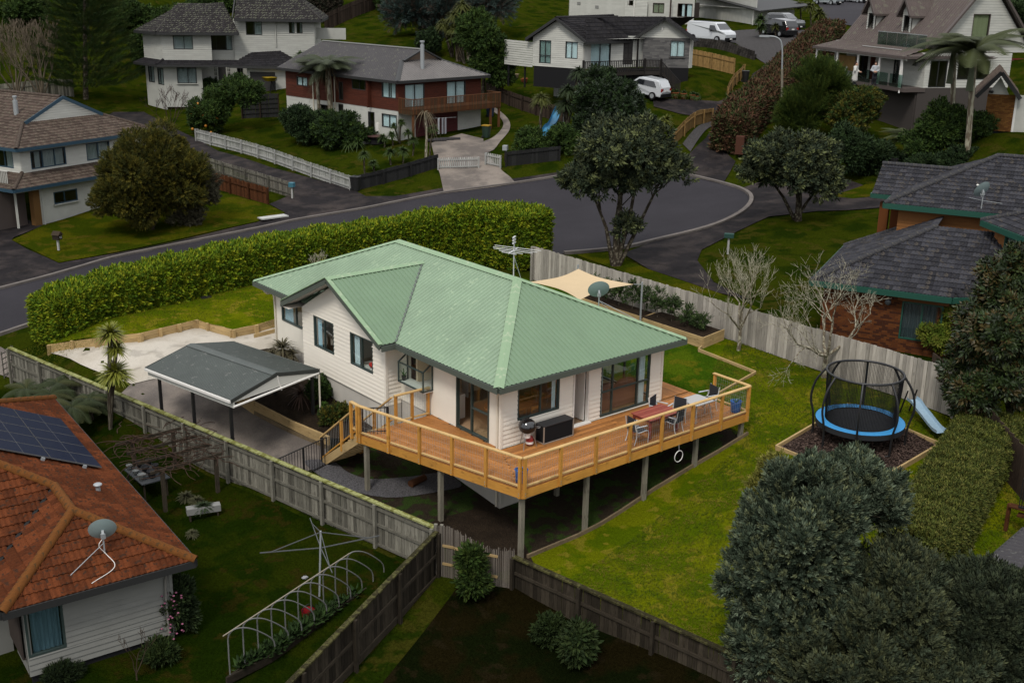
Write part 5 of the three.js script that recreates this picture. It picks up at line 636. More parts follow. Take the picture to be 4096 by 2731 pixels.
// --- brick house with dark tiles and green gutters
{
 reseed(202);
 const brickM=[std([0.125,0.044,0.015],0.9),std([0.10,0.034,0.013],0.9),std([0.055,0.020,0.011],0.9)],mort=std([0.07,0.045,0.03],0.95),e=2.8;
 const L=atH(1863,644,e),N=atH(2188,685,e),Rr=atH(2306.7,628.6,e),BL=atH(1952.6,562,e),fr=frame(L,N,0.2),bk=fr.N.clone().negate();
 const h=thing('brick_house','brown brick house with dark tiled roofs and green gutters behind the grey fence','house',V(N.x,0.2,N.z));
 const depth=7.4,w=fr.L,q=(u,d,y)=>fr.O.clone().addScaledVector(fr.U,u).addScaledVector(bk,d).setY(y),k=0.46;
 // lower wing: hip end, rising to the upper wall
 const rise=4.3,tl=q(rise,rise,e+k*rise),tr=q(w+1.5,rise,e+k*rise),vR=q(w,0,e);
 const lowPl=[[q(0,0,e),q(w,0,e),q(w+rise*0.55,rise,e+k*rise),tl],[q(0,depth,e),q(0,0,e),tl,q(rise,depth,e+k*rise)],[q(w,0,e),q(w+3.6,2.8,e),q(w+rise*0.55+1.2,rise,e+k*rise),q(w+rise*0.55,rise,e+k*rise)]];
 const e2=5.2,U0=atH(2032,467,e2),U1=atH(2266.7,489.7,e2),fu=frame(U0,U1,0.4),q2=(u,d,y)=>fu.O.clone().addScaledVector(fu.U,u).addScaledVector(fu.N,-d).setY(y),w2=fu.L+3,D2=8.5,hr=D2 / 2;
 const A0=atH(2255.5,509.7,e2),A1=atH(2375,556,e2),fa=frame(A0,A1,0.4),q3=(u,d,y)=>fa.O.clone().addScaledVector(fa.U,u).addScaledVector(fa.N,-d).setY(y),w3=fa.L+3;
 const B0=atH(2003,445,e2),fb=frame(B0,B0.clone().add(fu.U),0.4),q4=(u,d,y)=>fb.O.clone().addScaledVector(fb.U,u).addScaledVector(fb.N,-d).setY(y);
 const upPl=[[q2(0,0,e2),q2(w2+4,0,e2),q2(w2+4,hr,e2+k*hr),q2(hr,hr,e2+k*hr)],[q2(0,D2,e2),q2(0,0,e2),q2(hr,hr,e2+k*hr)],[q3(0,0,e2+0.06),q3(w3,0,e2+0.06),q3(w3,2.2,e2+0.06+k*2.2),q3(2.2,2.2,e2+0.06+k*2.2)],[q3(0,4.4,e2+0.06),q3(0,0,e2+0.06),q3(2.2,2.2,e2+0.06+k*2.2)],[q4(0,0,e2),q4(4,0,e2),q4(4,2.4,e2+k*2.4),q4(0,2.4,e2+k*2.4)]];
 tileRoof(h,[...lowPl,...upPl],TM.slate,{single:300,under,w:0.3,L:0.32,amp:0.03});
 for(const[s,t]of[[q(0,0,e),tl],[q2(0,0,e2),q2(hr,hr,e2+k*hr)],[q2(hr,hr,e2+k*hr),q2(w2+4,hr,e2+k*hr)],[q3(0,0,e2+0.06),q3(2.2,2.2,e2+0.06+k*2.2)],[q4(0,2.4,e2+k*2.4),q4(4,2.4,e2+k*2.4)],[q(0,depth,e),q(rise,depth,e+k*rise)]])ridgeCaps(h,s,t,TM.slateCap,{r:0.12,L:0.42});
 eaveBoard(h,[q(0,depth,e),q(0,0,e),q(w,0,e),q(w+3.6,2.8,e)],HM.greenTrim,0.24,0.14);eaveBoard(h,[q2(0,D2,e2),q2(0,0,e2),q2(w2,0,e2)],HM.greenTrim,0.24,0.14);eaveBoard(h,[q3(0,4.4,e2+0.06),q3(0,0,e2+0.06),q3(w3,0,e2+0.06)],HM.greenTrim,0.24,0.14);eaveBoard(h,[q4(0,2.4,e2),q4(0,0,e2),q4(3,0,e2)],HM.greenTrim,0.2,0.12);
 // walls
 const fw1=frame(q(0.5,0.5,0),q(w-0.5,0.5,0),0),wn=openPx(fw1,2064,776,2170,700);wn[2]=onWall(fw1,2064,776)[1];wn[3]=e-0.5;brickWall(h,fw1,0,e-0.2,[wn],brickM,{mortar:mort});win(h,fw1,wn,{cols:[0.5],mat:HM.greenTrim,curtain:std([0.05,0.065,0.075],0.9),curtains:[[0,1]]});
 part(h,'timber_panel',box(wn[1]-wn[0]+0.4,0.28,0.03,(wn[0]+wn[1]) / 2,e-0.34,0.04),std([0.17,0.065,0.02],0.7),fw1);
 const fw2=frame(q(w-0.5,0.5,0),q(w+3.2,3.4,0),0),wd=openPx(fw2,2227,790,2262,706);wd[2]=0.05;wd[3]=2.1;brickWall(h,fw2,0,e-0.2,[wd],brickM,{mortar:mort});win(h,fw2,wd,{cols:[],mat:HM.greenTrim,door:true});brickWall(h,frame(q(0.5,depth,0),q(0.5,0.5,0),0),0,e-0.2,[],brickM,{mortar:mort});
 const pl=std([0.20,0.082,0.022],0.7),fw3=frame(q2(0.6,0.5,0),q2(w2,0.5,0),0);boards(h,fw3,0,e2-0.2,[],pl,0.16,{backMat:M.innerDark});flatWall(h,frame(q2(0.6,7,0),q2(0.6,0.5,0),0),0,e2-0.2,[],pl);const fw4=frame(q3(0.5,0.4,0),q3(w3,0.4,0),0),w4=openPx(fw4,2300,615,2400,545);w4[2]=onWall(fw4,2306,622)[1];w4[3]=e2-0.3;boards(h,fw4,0,e2-0.15,[w4],pl,0.16,{backMat:M.innerDark});win(h,fw4,w4,{cols:[0.45],rows:[[0.78,0,1]],mat:HM.greenTrim,curtain:std([0.2,0.22,0.18],0.9),curtains:[[0,0.3]]});
 flatWall(h,frame(q3(0.5,4,0),q3(0.5,0.4,0),0),0,e2-0.15,[],pl);for(const x of[2030,2049]){const b=atH(x,545,1.6),t=q4(0.6,0.5,e2-0.2);const c=frame(b,b.clone().add(fu.U),0);part(h,'brick_pier',box(0.42,4.6,0.42,0,2.5,0),brickM[x>2040?1:0],{O:V(t.x+(x-2030)*0.028*fu.U.x,0,t.z+(x-2030)*0.028*fu.U.z),q:fu.q});}
 for(const[f,x,y]of[[fw1,2041,693],[fw2,2210,708]]){const u=onWall(f,x,y);part(h,'bulkhead_lamp',ball(0.13,u[0],u[1],0.06,1,1,0.5),std([0.10,0.11,0.12],0.4),f);}
 const roofPt=(x,y,u,d)=>{const p2=q2(u,d,e2+k*d);return p2;};dish('satellite_dish','grey satellite dish on the dark tiled roof of the brick house',q2(4.1,0.25,e2+0.05),V(0.25,0.45,-0.85),0.4,0.75,[q2(3.5,0.9,e2+k*0.9+0.05),q2(4.9,0.7,e2+k*0.7+0.05)]);
}
// --- two storey house with brown tiles and blue trim
{
 reseed(203);
 const P=G(96.7,516),fr=frame(P,W3(P.x+0.94*12,-P.z+0.34*12),P.y),bk=fr.N.clone().negate(),h=thing('blue_trimmed_house','two storey white house with brown tiled roof and blue trim beside the round bush','house',P);
 const lf=0.6,uf=shift(fr,-0.9),A=pp(fr,30,437,lf),B=pp(fr,262,398,lf),eL=(A.y+B.y) / 2;A.y=B.y=eL;
 const s0=pp(uf,50,398),sTop=s0.y,us=uvp(fr,A),uS=u=>fr.O.clone().addScaledVector(fr.U,u);
 const at=(u,n,y)=>fr.O.clone().addScaledVector(fr.U,u).addScaledVector(fr.N,n).setY(y),uA=us[0],uB=uA+12.5,uW=uvp(fr,pp(uf,47,380))[0];
 tileRoof(h,[[at(uA,lf,eL),at(uB,lf,eL),at(uB,-0.9,sTop),at(uW,-0.9,sTop)],[at(uA,-9,eL),at(uA,lf,eL),at(uW,-0.9,sTop),at(uW,-9,sTop)]],TM.brown,{under,w:0.3,L:0.33,amp:0.03});
 ridgeCaps(h,at(uA,lf,eL),at(uW,-0.9,sTop),TM.brown[0],{r:0.12});eaveBoard(h,[at(uA,-9,eL),at(uA,lf,eL),at(uB,lf,eL)],HM.blue,0.2);
 // upper roof with a small gable
 const E0=pp(uf,36,343,0.6),eU=E0.y,uE=uvp(fr,E0)[0],n0=-0.3,k=0.45,Wd=11.5,gI=2.6,apex=Wd / 2;const atE=(u,d,y)=>at(uE+u,n0-d,y),gy=eU+k*gI;
 tileRoof(h,[[atE(0,0,eU),atE(Wd,0,eU),atE(Wd-gI,gI,gy),atE(gI,gI,gy)],[atE(0,14,eU),atE(0,0,eU),atE(gI,gI,gy),atE(apex,gI,eU+k*apex),atE(apex,14,eU+k*apex)],[atE(Wd,0,eU),atE(Wd,14,eU),atE(apex,14,eU+k*apex),atE(apex,gI,eU+k*apex),atE(Wd-gI,gI,gy)]],TM.brown,{under,w:0.3,L:0.33,amp:0.03});
 for(const[s,t]of[[atE(0,0,eU),atE(gI,gI,gy)],[atE(Wd,0,eU),atE(Wd-gI,gI,gy)],[atE(apex,gI,eU+k*apex),atE(apex,14,eU+k*apex)]])ridgeCaps(h,s,t,TM.brown[0],{r:0.12});eaveBoard(h,[atE(0,14,eU),atE(0,0,eU),atE(Wd,0,eU)],HM.blue,0.2);
 const gA=[atE(gI,gI-0.25,gy),atE(Wd-gI,gI-0.25,gy),atE(apex,gI-0.25,eU+k*apex)];for(const g of[gA[0],gA[1]])part(h,'barge_board',bar(g,gA[2],0.05,0.22,0),HM.blue);const fg=frame(atE(gI,gI+0.05,0),atE(Wd-gI,gI+0.05,0),gy),gh=k*(apex-gI);boards(h,fg,0,gh,[],HM.lwall,0.16,{range:v=>[fg.L / 2*v / gh,fg.L-fg.L / 2*v / gh]});
 // walls
 const fU=frame(at(uW,-0.9,0),at(uW+11.2,-0.9,0),sTop),wu=openPx(fU,71,389,148,340);wu[2]=onWall(fU,72,389)[1];wu[3]=onWall(fU,72,347)[1];const wu2=openPx(fU,199,372,250,334);wu2[2]=wu[2];wu2[3]=wu[3];boards(h,fU,0,eU-sTop,[wu,wu2],HM.lwall,0.16,{backMat:M.innerDark});win(h,fU,wu,{cols:[0.33,0.68],mat:HM.blue,curtain:M.curtainGrey,curtains:[[0.12,0.3],[0.36,0.98]]});win(h,fU,wu2,{cols:[0.5],mat:HM.blue,curtain:M.curtainGrey});
 const fS=frame(at(uW,-9,0),at(uW,-0.9,0),sTop),ws=openPx(fS,-6,398,27,345);ws[2]=0.25;ws[3]=eU-sTop-0.2;boards(h,fS,0,eU-sTop,[ws],HM.lwall,0.16,{backMat:M.innerDark});win(h,fS,ws,{cols:[0.5],mat:HM.blue,curtain:M.curtainGrey,curtains:[[0.5,1]]});
 const fG=frame(P,at(11.8,0,0),P.y-0.6),w0=openPx(fG,124,469,175,434);w0[2]=onWall(fG,126,469)[1];w0[3]=onWall(fG,126,441)[1];const lt=eL-P.y+0.6-0.05;flatWall(h,fG,0,lt,[w0],HM.lwall);win(h,fG,w0,{cols:[0.45],mat:HM.blue,sill:HM.lwall});
 const uG=uvp(fr,P)[0];part(h,'brick_pier',box(0.5,eL-P.y,0.4,-0.28,(eL-P.y) / 2+0.6,-0.15),std([0.16,0.085,0.032],0.9),fG);const fD=frame(at(-0.5-7,-0.8,0),at(-0.5,-0.8,0),P.y);part(h,'garage_door',box(6.9,eL-P.y-0.3,0.06,3.55,(eL-P.y-0.3) / 2,0),HM.brownTrim,fD);part(h,'garage_beam',bar(at(uA+0.3,0.2,eL-0.2),at(0,0.2,eL-0.2),0.1,0.2,0),HM.lwall);const pb=G(42,526);part(h,'veranda_post',box(0.12,eL-pb.y,0.12,pb.x,(eL+pb.y) / 2,pb.z),HM.lwall);part(h,'downpipe',cyl(at(0.15,0.08,P.y),at(0.15,0.08,eL-0.1),0.045),HM.lwall);
 // balcony rail, flue
 const rl=[];for(let i=0;i<16;i++){const p=at(uA+0.5,-0.6-i*0.16,0),y=eL+0.5+i*0.0;rl.push(box(0.05,0.75,0.05,p.x,y+0.1,p.z));}part(h,'balcony_rail',merge([...rl,bar(at(uA+0.5,-0.5,eL+1.0),at(uA+0.5,-3.2,eL+1.0),0.08,0.06,0)]),HM.lwall);const fl=atE(3.4,4.2,eU+k*3.2);part(h,'flue',merge([cyl(fl,fl.clone().add(V(0,1.0,0)),0.16),cyl(fl.clone().add(V(0,1.0,0)),fl.clone().add(V(0,1.2,0)),0.1),cyl(fl.clone().add(V(0,1.2,0)),fl.clone().add(V(0,1.3,0)),0.15)]),M.galv);
}
// --- red and white two storey house
{
 reseed(204);
 const z=(x,y)=>[631.6+x*0.21484,80.4+y*0.21484],C=atH(...z(1325,1140),1.7),hm=4.15,b0=atH(...z(205,645),hm),b1=atH(...z(1330,805),hm),dL=b1.clone().sub(b0).setY(0).normalize(),dR=V(-dL.z,0,dL.x).multiplyScalar(-1);if(dR.dot(rr)<0)dR.negate();
 const h=thing('red_white_house','red weatherboard and white two storey house with a ribbed grey roof','house',C),Lw=15.5,Wd=9.2,at=(x,y,hh)=>C.clone().addScaledVector(dR,x).addScaledVector(dL,-y).setY(hh),eh=6.55,k=0.42,o=0.55;
 const roofG=texd(tex(256,4,(u,v)=>{const n=fbm(u,v,5,4,621),l=fbm(u,v,20,3,622);return mixc(mulc([0.044,0.040,0.041],0.8+0.4*n),[0.11,0.11,0.08],ss(0.66,0.78,l)*0.6);}),0.6),roofP=texd(tex(256,4,(u,v)=>mulc([0.115,0.105,0.10],0.8+0.4*fbm(u,v,8,4,625))),0.6);
 const W2=Wd+2*o,t=0.3*W2,q=(x,y,hh)=>at(x-o,y-o,hh),rt=eh+k*t,rh=eh+k*W2 / 2,Lx=Lw+2*o;
 part(h,'roof_slope',ribbed([q(0,Lx,eh),q(0,0,eh),q(t,t,rt),q(W2 / 2,t,rh),q(W2 / 2,Lx,rh)],0.25,0.045,0.25),roofG);part(h,'roof_slope',ribbed([q(0,0,eh),q(W2,0,eh),q(W2-t,t,rt),q(t,t,rt)],0.28,0.05,0.45),roofP);part(h,'roof_slope',ribbed([q(W2,0,eh),q(W2,Lx,eh),q(W2 / 2,Lx,rh),q(W2 / 2,t,rh),q(W2-t,t,rt)],0.25,0.045,0.25),roofG);
 part(h,'ridge_cap',capBar(q(W2 / 2,t-0.3,rh),q(W2 / 2,Lx,rh),0.2,0.08,0.07),std([0.12,0.12,0.11],0.7));part(h,'hip_cap',capBar(q(0,0,eh),q(t,t,rt),0.2,0.06,0.07),HM.darkTrim);part(h,'hip_cap',capBar(q(W2,0,eh),q(W2-t,t,rt),0.2,0.06,0.07),HM.darkTrim);
 part(h,'gable_panel',poly3([q(t,t-0.02,rt),q(W2-t,t-0.02,rt),q(W2 / 2,t-0.02,rh)],0.05),std([0.16,0.115,0.085],0.8));for(const x of[t,W2-t])part(h,'barge_board',bar(q(x,t-0.25,rt),q(W2 / 2,t-0.25,rh),0.3,0.12,0),HM.darkTrim);eaveBoard(h,[q(0,Lx,eh),q(0,0,eh),q(W2,0,eh)],HM.darkTrim,0.22);part(h,'soffit',poly3([q(0,0,eh-0.2),q(W2,0,eh-0.2),q(W2,Lx,eh-0.2),q(0,Lx,eh-0.2)]),HM.darkTrim);
 const fL=frame(at(0,Lw,0),at(0,0,0),C.y-0.3),fR=frame(at(0,0,0),at(Wd,0,0),C.y-0.3),mid=hm-C.y+0.3,top=eh-0.2-C.y+0.3;const op=(f,a,b,c,d)=>{const A=onWall(f,...z(a,b)),B=onWall(f,...z(c,d));return[Math.min(A[0],B[0]),Math.max(A[0],B[0]),Math.min(A[1],B[1]),Math.max(A[1],B[1])];};
 const rect=(f,x0,yT,yB,x1)=>{const a=onWall(f,...z(x0,yT)),b=onWall(f,...z(x0,yB)),c=onWall(f,...z(x1,yT));return[a[0],c[0],b[1],a[1]];};
 const u1=rect(fL,820,440,575,965),u2=rect(fL,1140,470,662,1292),u3=rect(fL,230,440,535,345),u4=rect(fL,680,495,690,726),l1=rect(fL,995,815,1085,1062),l2=rect(fL,1142,835,975,1300),l3=rect(fL,678,732,865,728),l4=rect(fL,470,735,880,600);
 boards(h,fL,mid,top,[u1,u2,u3,u4],HM.red,0.15,{backMat:M.innerDark});flatWall(h,fL,0,mid,[l1,l2,l3,l4],HM.white2);const wf={mat:HM.darkTrim,curtain:M.curtain};win(h,fL,u1,{mat:HM.darkTrim,cols:[0.55]});win(h,fL,u2,{...wf,curtains:[[0,0.55],[0.58,1]]});win(h,fL,u3,{...wf});win(h,fL,u4,{mat:HM.darkTrim,cols:[]});win(h,fL,l1,{mat:HM.darkTrim,cols:[0.25],door:true});win(h,fL,l2,{...wf});win(h,fL,l3,{mat:HM.darkTrim,cols:[]});win(h,fL,l4,{mat:HM.darkTrim,cols:[0.5]});
 const r1=rect(fR,1382,480,655,1595),r2=rect(fR,1832,462,625,2035);r1[2]=r2[2]=mid+0.2;r1[3]=r2[3]=mid+2.05;boards(h,fR,mid,top,[r1,r2],HM.red,0.15,{backMat:M.innerDark});win(h,fR,r1,{...wf,door:true,cols:[0.52]});win(h,fR,r2,{...wf,door:true,cols:[0.5]});const gd=rect(fR,1500,830,1120,1955);gd[2]=0.3;gd[3]=mid-0.35;flatWall(h,fR,0,mid,[gd],HM.white2);part(h,'garage_door',merge([0,1,2,3].map(i=>box(gd[1]-gd[0],(gd[3]-gd[2]) / 4-0.015,0.05,(gd[0]+gd[1]) / 2,gd[2]+(gd[3]-gd[2])*(i+0.5) / 4,-0.06))),HM.maroon,fR);
 // projecting red bay
 const ba=onWall(fL,...z(640,700))[0],bb=onWall(fL,...z(1030,700))[0];wallBox(h,[W(fL,ba,0,0.25),W(fL,ba,0,0.02)],C.y-0.3+mid,C.y-0.3+top,HM.red,'bay_side');part(h,'bay_side',box(0.08,top-mid,0.5,bb,(mid+top) / 2,0.2),HM.red,fL);part(h,'meter_box',box(0.35,0.75,0.1,onWall(fL,...z(1100,990))[0],onWall(fL,...z(1100,990))[1],0.05),M.white,fL);for(const x of[412,643]){const u=onWall(fL,...z(x,600))[0];part(h,'downpipe',cyl(W(fL,u,0.4,0.08),W(fL,u,top,0.08),0.05),M.cream);}
 // flue
 const fb=q(W2*0.4,t*0.55,eh+k*t*0.55);part(h,'flue',merge([cyl(fb.clone().add(V(0,-0.2,0)),fb.clone().add(V(0,1.9,0)),0.17),cyl(fb.clone().add(V(0,1.9,0)),fb.clone().add(V(0,2.15,0)),0.11),cyl(fb.clone().add(V(0,2.1,0)),fb.clone().add(V(0,2.22,0)),0.2)]),M.galv);
 // balcony: deck, slats, posts
 const bal=thing('balcony','brown slatted timber balcony on posts in front of the red house','balcony',at(4,-1.6,1.7)),slat=[std([0.10,0.040,0.014],0.8),std([0.075,0.030,0.011],0.8),std([0.055,0.034,0.016],0.8)],fy=C.y-0.3+mid+0.1,dpt=1.7,xr=Wd+0.7;part(bal,'floor',poly3([at(0,0,fy),at(xr,0,fy),at(xr,-dpt,fy),at(0,-dpt,fy)],0.12),slat[1]);part(bal,'fascia_board',bar(at(0,-dpt,fy-0.15),at(xr,-dpt,fy-0.15),0.05,0.3),slat[1]);part(bal,'fascia_board',bar(at(0,-dpt,fy-0.15),at(0,0,fy-0.15),0.05,0.3),slat[2]);
 const sg=box(0.075,1.15,0.025);const sl=(p,ry)=>{const m=new THREE.Mesh(sg,pick(slat));m.name='slat';m.position.copy(p);m.quaternion.copy(ry);m.updateMatrixWorld(true);bal.attach(m);};for(let x=0.08;x<xr;x+=0.15)sl(at(x,-dpt-0.04,fy+0.36),fR.q);for(let y=0.1;y<dpt;y+=0.15){sl(at(-0.04,-y,fy+0.36),fL.q);sl(at(xr+0.04,-y,fy+0.36),fL.q);}part(bal,'top_rail',bar(at(0,-dpt,fy+0.95),at(xr,-dpt,fy+0.95),0.12,0.05),slat[0]);part(bal,'top_rail',bar(at(0,-dpt,fy+0.95),at(0,0,fy+0.95),0.12,0.05),slat[0]);part(bal,'top_rail',bar(at(xr,-dpt,fy+0.95),at(xr,0,fy+0.95),0.12,0.05),slat[0]);for(const x of[0.15,xr-1.1,xr-0.1]){const p=at(x,-dpt+0.1,0),g=th(p.x,p.z);part(bal,'post',box(0.16,fy-g,0.16,p.x,(fy+g) / 2,p.z),slat[0]);}
}
const zz=(ox,oy,s)=>(x,y)=>[ox+x*s,oy+y*s];
const rectOn=(f,z,x0,yT,yB,x1)=>{const a=onWall(f,...z(x0,yT)),b=onWall(f,...z(x0,yB)),c=onWall(f,...z(x1,yT));return[a[0],c[0],b[1],a[1]];};
const lineFence=(root,P,Q,h,n,mat,nm='slat',w=0.05,rails=[0.95])=>{const d=Q.clone().sub(P),q=basisQ(V(d.x,0,d.z).normalize(),Y1,V(d.x,0,d.z).normalize().cross(Y1)),g=box(w,h,0.03);for(let i=0;i<=n;i++){const p=P.clone().lerp(Q,i / n),m=new THREE.Mesh(g,Array.isArray(mat)?pick(mat):mat);m.name=nm;m.position.set(p.x,p.y+h / 2,p.z);m.quaternion.copy(q);m.castShadow=true;m.updateMatrixWorld(true);root.attach(m);}for(const k of rails)part(root,'rail',bar(P.clone().add(V(0,h*k,0)),Q.clone().add(V(0,h*k,0)),0.08,0.06,0),Array.isArray(mat)?mat[0]:mat);};
// --- white gabled house with black tiles
{
 reseed(205);
 const z=zz(1137,0,0.21484),fy=7.05,h=thing('white_gabled_house','white weatherboard house with black tiled gables and a dark slatted deck','house',atH(...z(1200,720),fy));
 const f1=frame(atH(...z(405,700),fy),atH(...z(940,737),fy),fy),p1=(x,y,n=0)=>pp(f1,...z(x,y),n);
 const W1=f1.L,e1=onWall(f1,...z(405,392))[1],ap=onWall(f1,...z(665,205))[1],bkv=f1.N.clone().negate();
 const back=(p,d)=>p.clone().addScaledVector(bkv,d),k=(ap-e1) / (W1 / 2),rg=v=>v<e1?[0,W1]:[(v-e1) / k,W1-(v-e1) / k];
 const A=rectOn(f1,z,478,425,672,604),B=rectOn(f1,z,757,440,622,890);boards(h,f1,0,ap,[A,B],HM.white2,0.17,{range:rg,backMat:M.innerDark});win(h,f1,A,{mat:HM.darkTrim,rows:[[0.35,0,1]],curtain:std([0.22,0.30,0.29],0.9)});win(h,f1,B,{mat:HM.darkTrim,curtain:M.curtain});
 const wl=(fr,u,v,n=0)=>W(fr,u,v,n),o=0.5,ev=e1-k*o;
 // right gable, further back along the same front
 const f2_=frame(atH(...z(1512,712),fy),atH(...z(2070,726),fy),fy),W2=f2_.L,e2=onWall(f2_,...z(2070,408))[1],a2=onWall(f2_,...z(1845,208))[1],k2=(a2-e2) / (W2 / 2),rg2=v=>v<e2?[0,W2]:[(v-e2) / k2,W2-(v-e2) / k2];
 const stone=[std([0.115,0.112,0.11],0.95),std([0.145,0.14,0.135],0.95),std([0.09,0.088,0.088],0.95)],C=rectOn(f2_,z,1880,432,605,2035),ps=onWall(f2_,...z(1580,600))[0];boards(h,f2_,e2,a2,[],HM.white2,0.17,{range:rg2,backMat:M.innerDark});brickWall(h,{...f2_,O:f2_.O.clone().addScaledVector(f2_.U,ps),L:W2-ps},0,e2,[[C[0]-ps,C[1]-ps,C[2],C[3]]],stone,{bw:0.42,bh:0.13,mortar:std([0.12,0.115,0.11],0.95)});win(h,f2_,C,{mat:HM.darkTrim,curtain:M.curtain,sill:std([0.1,0.095,0.09],0.9)});
 // roofs
 const bar2=(p,q)=>part(h,'barge_board',bar(p,q,0.06,0.22,0),HM.darkTrim),apx=wl(f1,W1 / 2,ap+0.1,o),l1=wl(f1,-o,ev+0.1,o),r1=wl(f1,W1+o,ev+0.1,o);bar2(l1,apx);bar2(r1,apx);const apx2=wl(f2_,W2 / 2,a2+0.1,o),ev2=e2-k2*o,l2=wl(f2_,-o,ev2+0.1,o),r2=wl(f2_,W2+o,ev2+0.1,o);bar2(l2,apx2);bar2(r2,apx2);
 const eM0=r1.clone(),eM1=l2.clone();const ev_=eM1.clone().sub(eM0).setY(0).normalize(),rs=apx.y-eM0.y,up_=p=>p.clone().add(V(0,rs,0));eM1.y=eM0.y;tileRoof(h,[[back(l1,11),l1,apx,back(apx,11)],[eM0,eM1,up_(back(eM1,4.6)).addScaledVector(ev_,3.4),up_(back(eM0,4.6)).addScaledVector(ev_,-3.6)],[r1,back(r1,6),back(apx,6),apx],[back(l2,6),l2,apx2,back(apx2,6)],[r2,back(r2,0.8),back(apx2,0.8),apx2]],TM.black,{under,w:0.3,L:0.34,amp:0.03});
 for(const[p,q]of[[apx,apx2],[apx,back(apx,10)]])ridgeCaps(h,p.clone().add(V(0,0.02,0)),q.clone().add(V(0,0.02,0)),TM.black[0],{r:0.13,single:false});const vs=pp(f1,...z(1325,172),-1.5);eaveBoard(h,[eM0,eM1],HM.darkTrim,0.2);eaveBoard(h,[l1,back(l1,10)],HM.darkTrim,0.2);
 // recessed front, door, soffits
 const fr=frame(back(wl(f1,W1,0),1.2).setY(0),back(wl(f2_,ps,0),0.9).setY(0),fy),D=rectOn(fr,z,1016,445,602,1242),E=rectOn(fr,z,1375,437,690,1476);D[2]=0.1;boards(h,fr,0,e1+0.2,[D,E],HM.white2,0.17,{backMat:M.innerDark});win(h,fr,D,{mat:HM.darkTrim,curtain:M.curtain,door:true});const dm=part(h,'front_door',box(E[1]-E[0],E[3]-E[2],0.05,(E[0]+E[1]) / 2,(E[2]+E[3]) / 2,0),HM.door,fr);for(let i=0;i<8;i++)part(dm,'door_panel',box(0.28,0.35,0.02,E[0]+(E[1]-E[0])*(i%2?0.7:0.3),E[2]+0.28+Math.floor(i / 2)*0.46,0.035),std([0.03,0.028,0.026],0.6),fr);
 wallBox(h,[wl(f1,W1,0),back(wl(f1,W1,0),1.2)],fy,fy+e1,HM.white2,'return_wall');wallBox(h,[wl(f1,0,0),back(wl(f1,0,0),10)],fy,fy+e1,HM.white2,'side_wall');wallBox(h,[wl(f2_,W2,0),back(wl(f2_,W2,0),0.6)],fy,fy+e2,HM.white2,'side_wall');part(h,'soffit',poly3([back(wl(f1,W1,e1),1.3),wl(f1,W1,e1,0.4),wl(f2_,ps,e1,0.4),back(wl(f2_,ps,e1),1.3)]),HM.white2);part(h,'foundation',bar(wl(f1,0.1,-0.9,-0.06),wl(f1,W1-0.1,-0.9,-0.06),0.1,1.8,0),HM.blackBase);part(h,'foundation',bar(wl(f1,W1,-0.9,-2),wl(f2_,W2,-0.9,-0.06),0.1,1.8,0),HM.blackBase);part(h,'foundation',bar(wl(f2_,W2*0.55,-0.7,-0.06),wl(f2_,W2,-0.7,-0.06),0.1,1.4,0),HM.blackBase);
 part(h,'downpipe',tube([wl(f1,W1+0.3,e1-0.1,0.2),wl(f1,W1+0.05,e1-0.3,0.08),wl(f1,W1-0.02,e1-0.5,0.06),wl(f1,W1-0.02,0,0.06)],0.05),HM.white2);part(h,'wall_vent',box(0.12,0.3,0.05,W2 / 2-0.2,e2+0.8,0.05),M.white,f2_);
 // white side screen on posts
 const sc=thing('slat_screen','white horizontal slat screen on dark posts beside the black tiled house','screen',wl(f1,-2,-1.5));for(let i=0;i<11;i++)part(sc,'slat',bar(wl(f1,-3.3,0.02+i*0.2,-0.3),wl(f1,-0.05,-0.05+i*0.2,0.0),0.03,0.17),HM.white2);for(const u of[-2.9,-1.1])part(sc,'post',bar(wl(f1,u,-2.0,-0.4),wl(f1,u,0.2,-0.4),0.12,0.12),HM.blackBase);
 // dark deck with stairs
 const dkk=thing('dark_deck','black slatted timber deck and stairs of the white gabled house','deck',wl(f2_,0,-2,1)),bl=[std([0.014,0.012,0.011],0.7),std([0.02,0.016,0.013],0.7)],y=fy-0.25,q0_=pp(f1,...z(945,735),1.4).setY(y),q1=pp(f2_,...z(1600,745),1.6).setY(y),q2=pp(f2_,...z(1775,742),1.6).setY(y);part(dkk,'floor',poly3([q0_,q1,q2,wl(f2_,W2*0.5,-0.25),back(wl(f2_,0,-0.25),1),back(wl(f1,W1,-0.25),1)],0.15),bl[0]);for(const[a,b,n]of[[q0_,q1,34],[q1,q2,11]]){lineFence(dkk,a.clone().add(V(0,-0.25,0)),b.clone().add(V(0,-0.25,0)),1.25,n,bl,'slat',0.08,[0.97,0.3]);part(dkk,'fascia_board',bar(a.clone().add(V(0,-0.15,0)),b.clone().add(V(0,-0.15,0)),0.05,0.3),bl[1]);}
 const q3=pp(f2_,...z(1980,890),2.2),gY=th(q3.x,q3.z);q3.setY(gY);lineFence(dkk,q2.clone().add(V(0,-0.2,0)),q3.clone().add(V(0,0.1,0)),1.15,15,bl,'slat',0.08,[0.97,0.1]);for(let i=1;i<11;i++){const c=q2.clone().lerp(q3,i / 11).addScaledVector(f2_.N,-0.5);part(dkk,'tread',box(0.3,0.05,1.0),std([0.05,0.036,0.028],0.8),{O:c,q:f2_.q});}for(const p of[q0_,q1,q2])part(dkk,'post',box(0.15,y-th(p.x,p.z)+1.1,0.15,p.x,(y+1.1+th(p.x,p.z)) / 2,p.z),bl[0]);part(dkk,'veranda_post',bar(wl(f2_,0.05,-0.2,0.3),wl(f2_,0.05,e2,0.3),0.12,0.12,0),bl[0]);
}
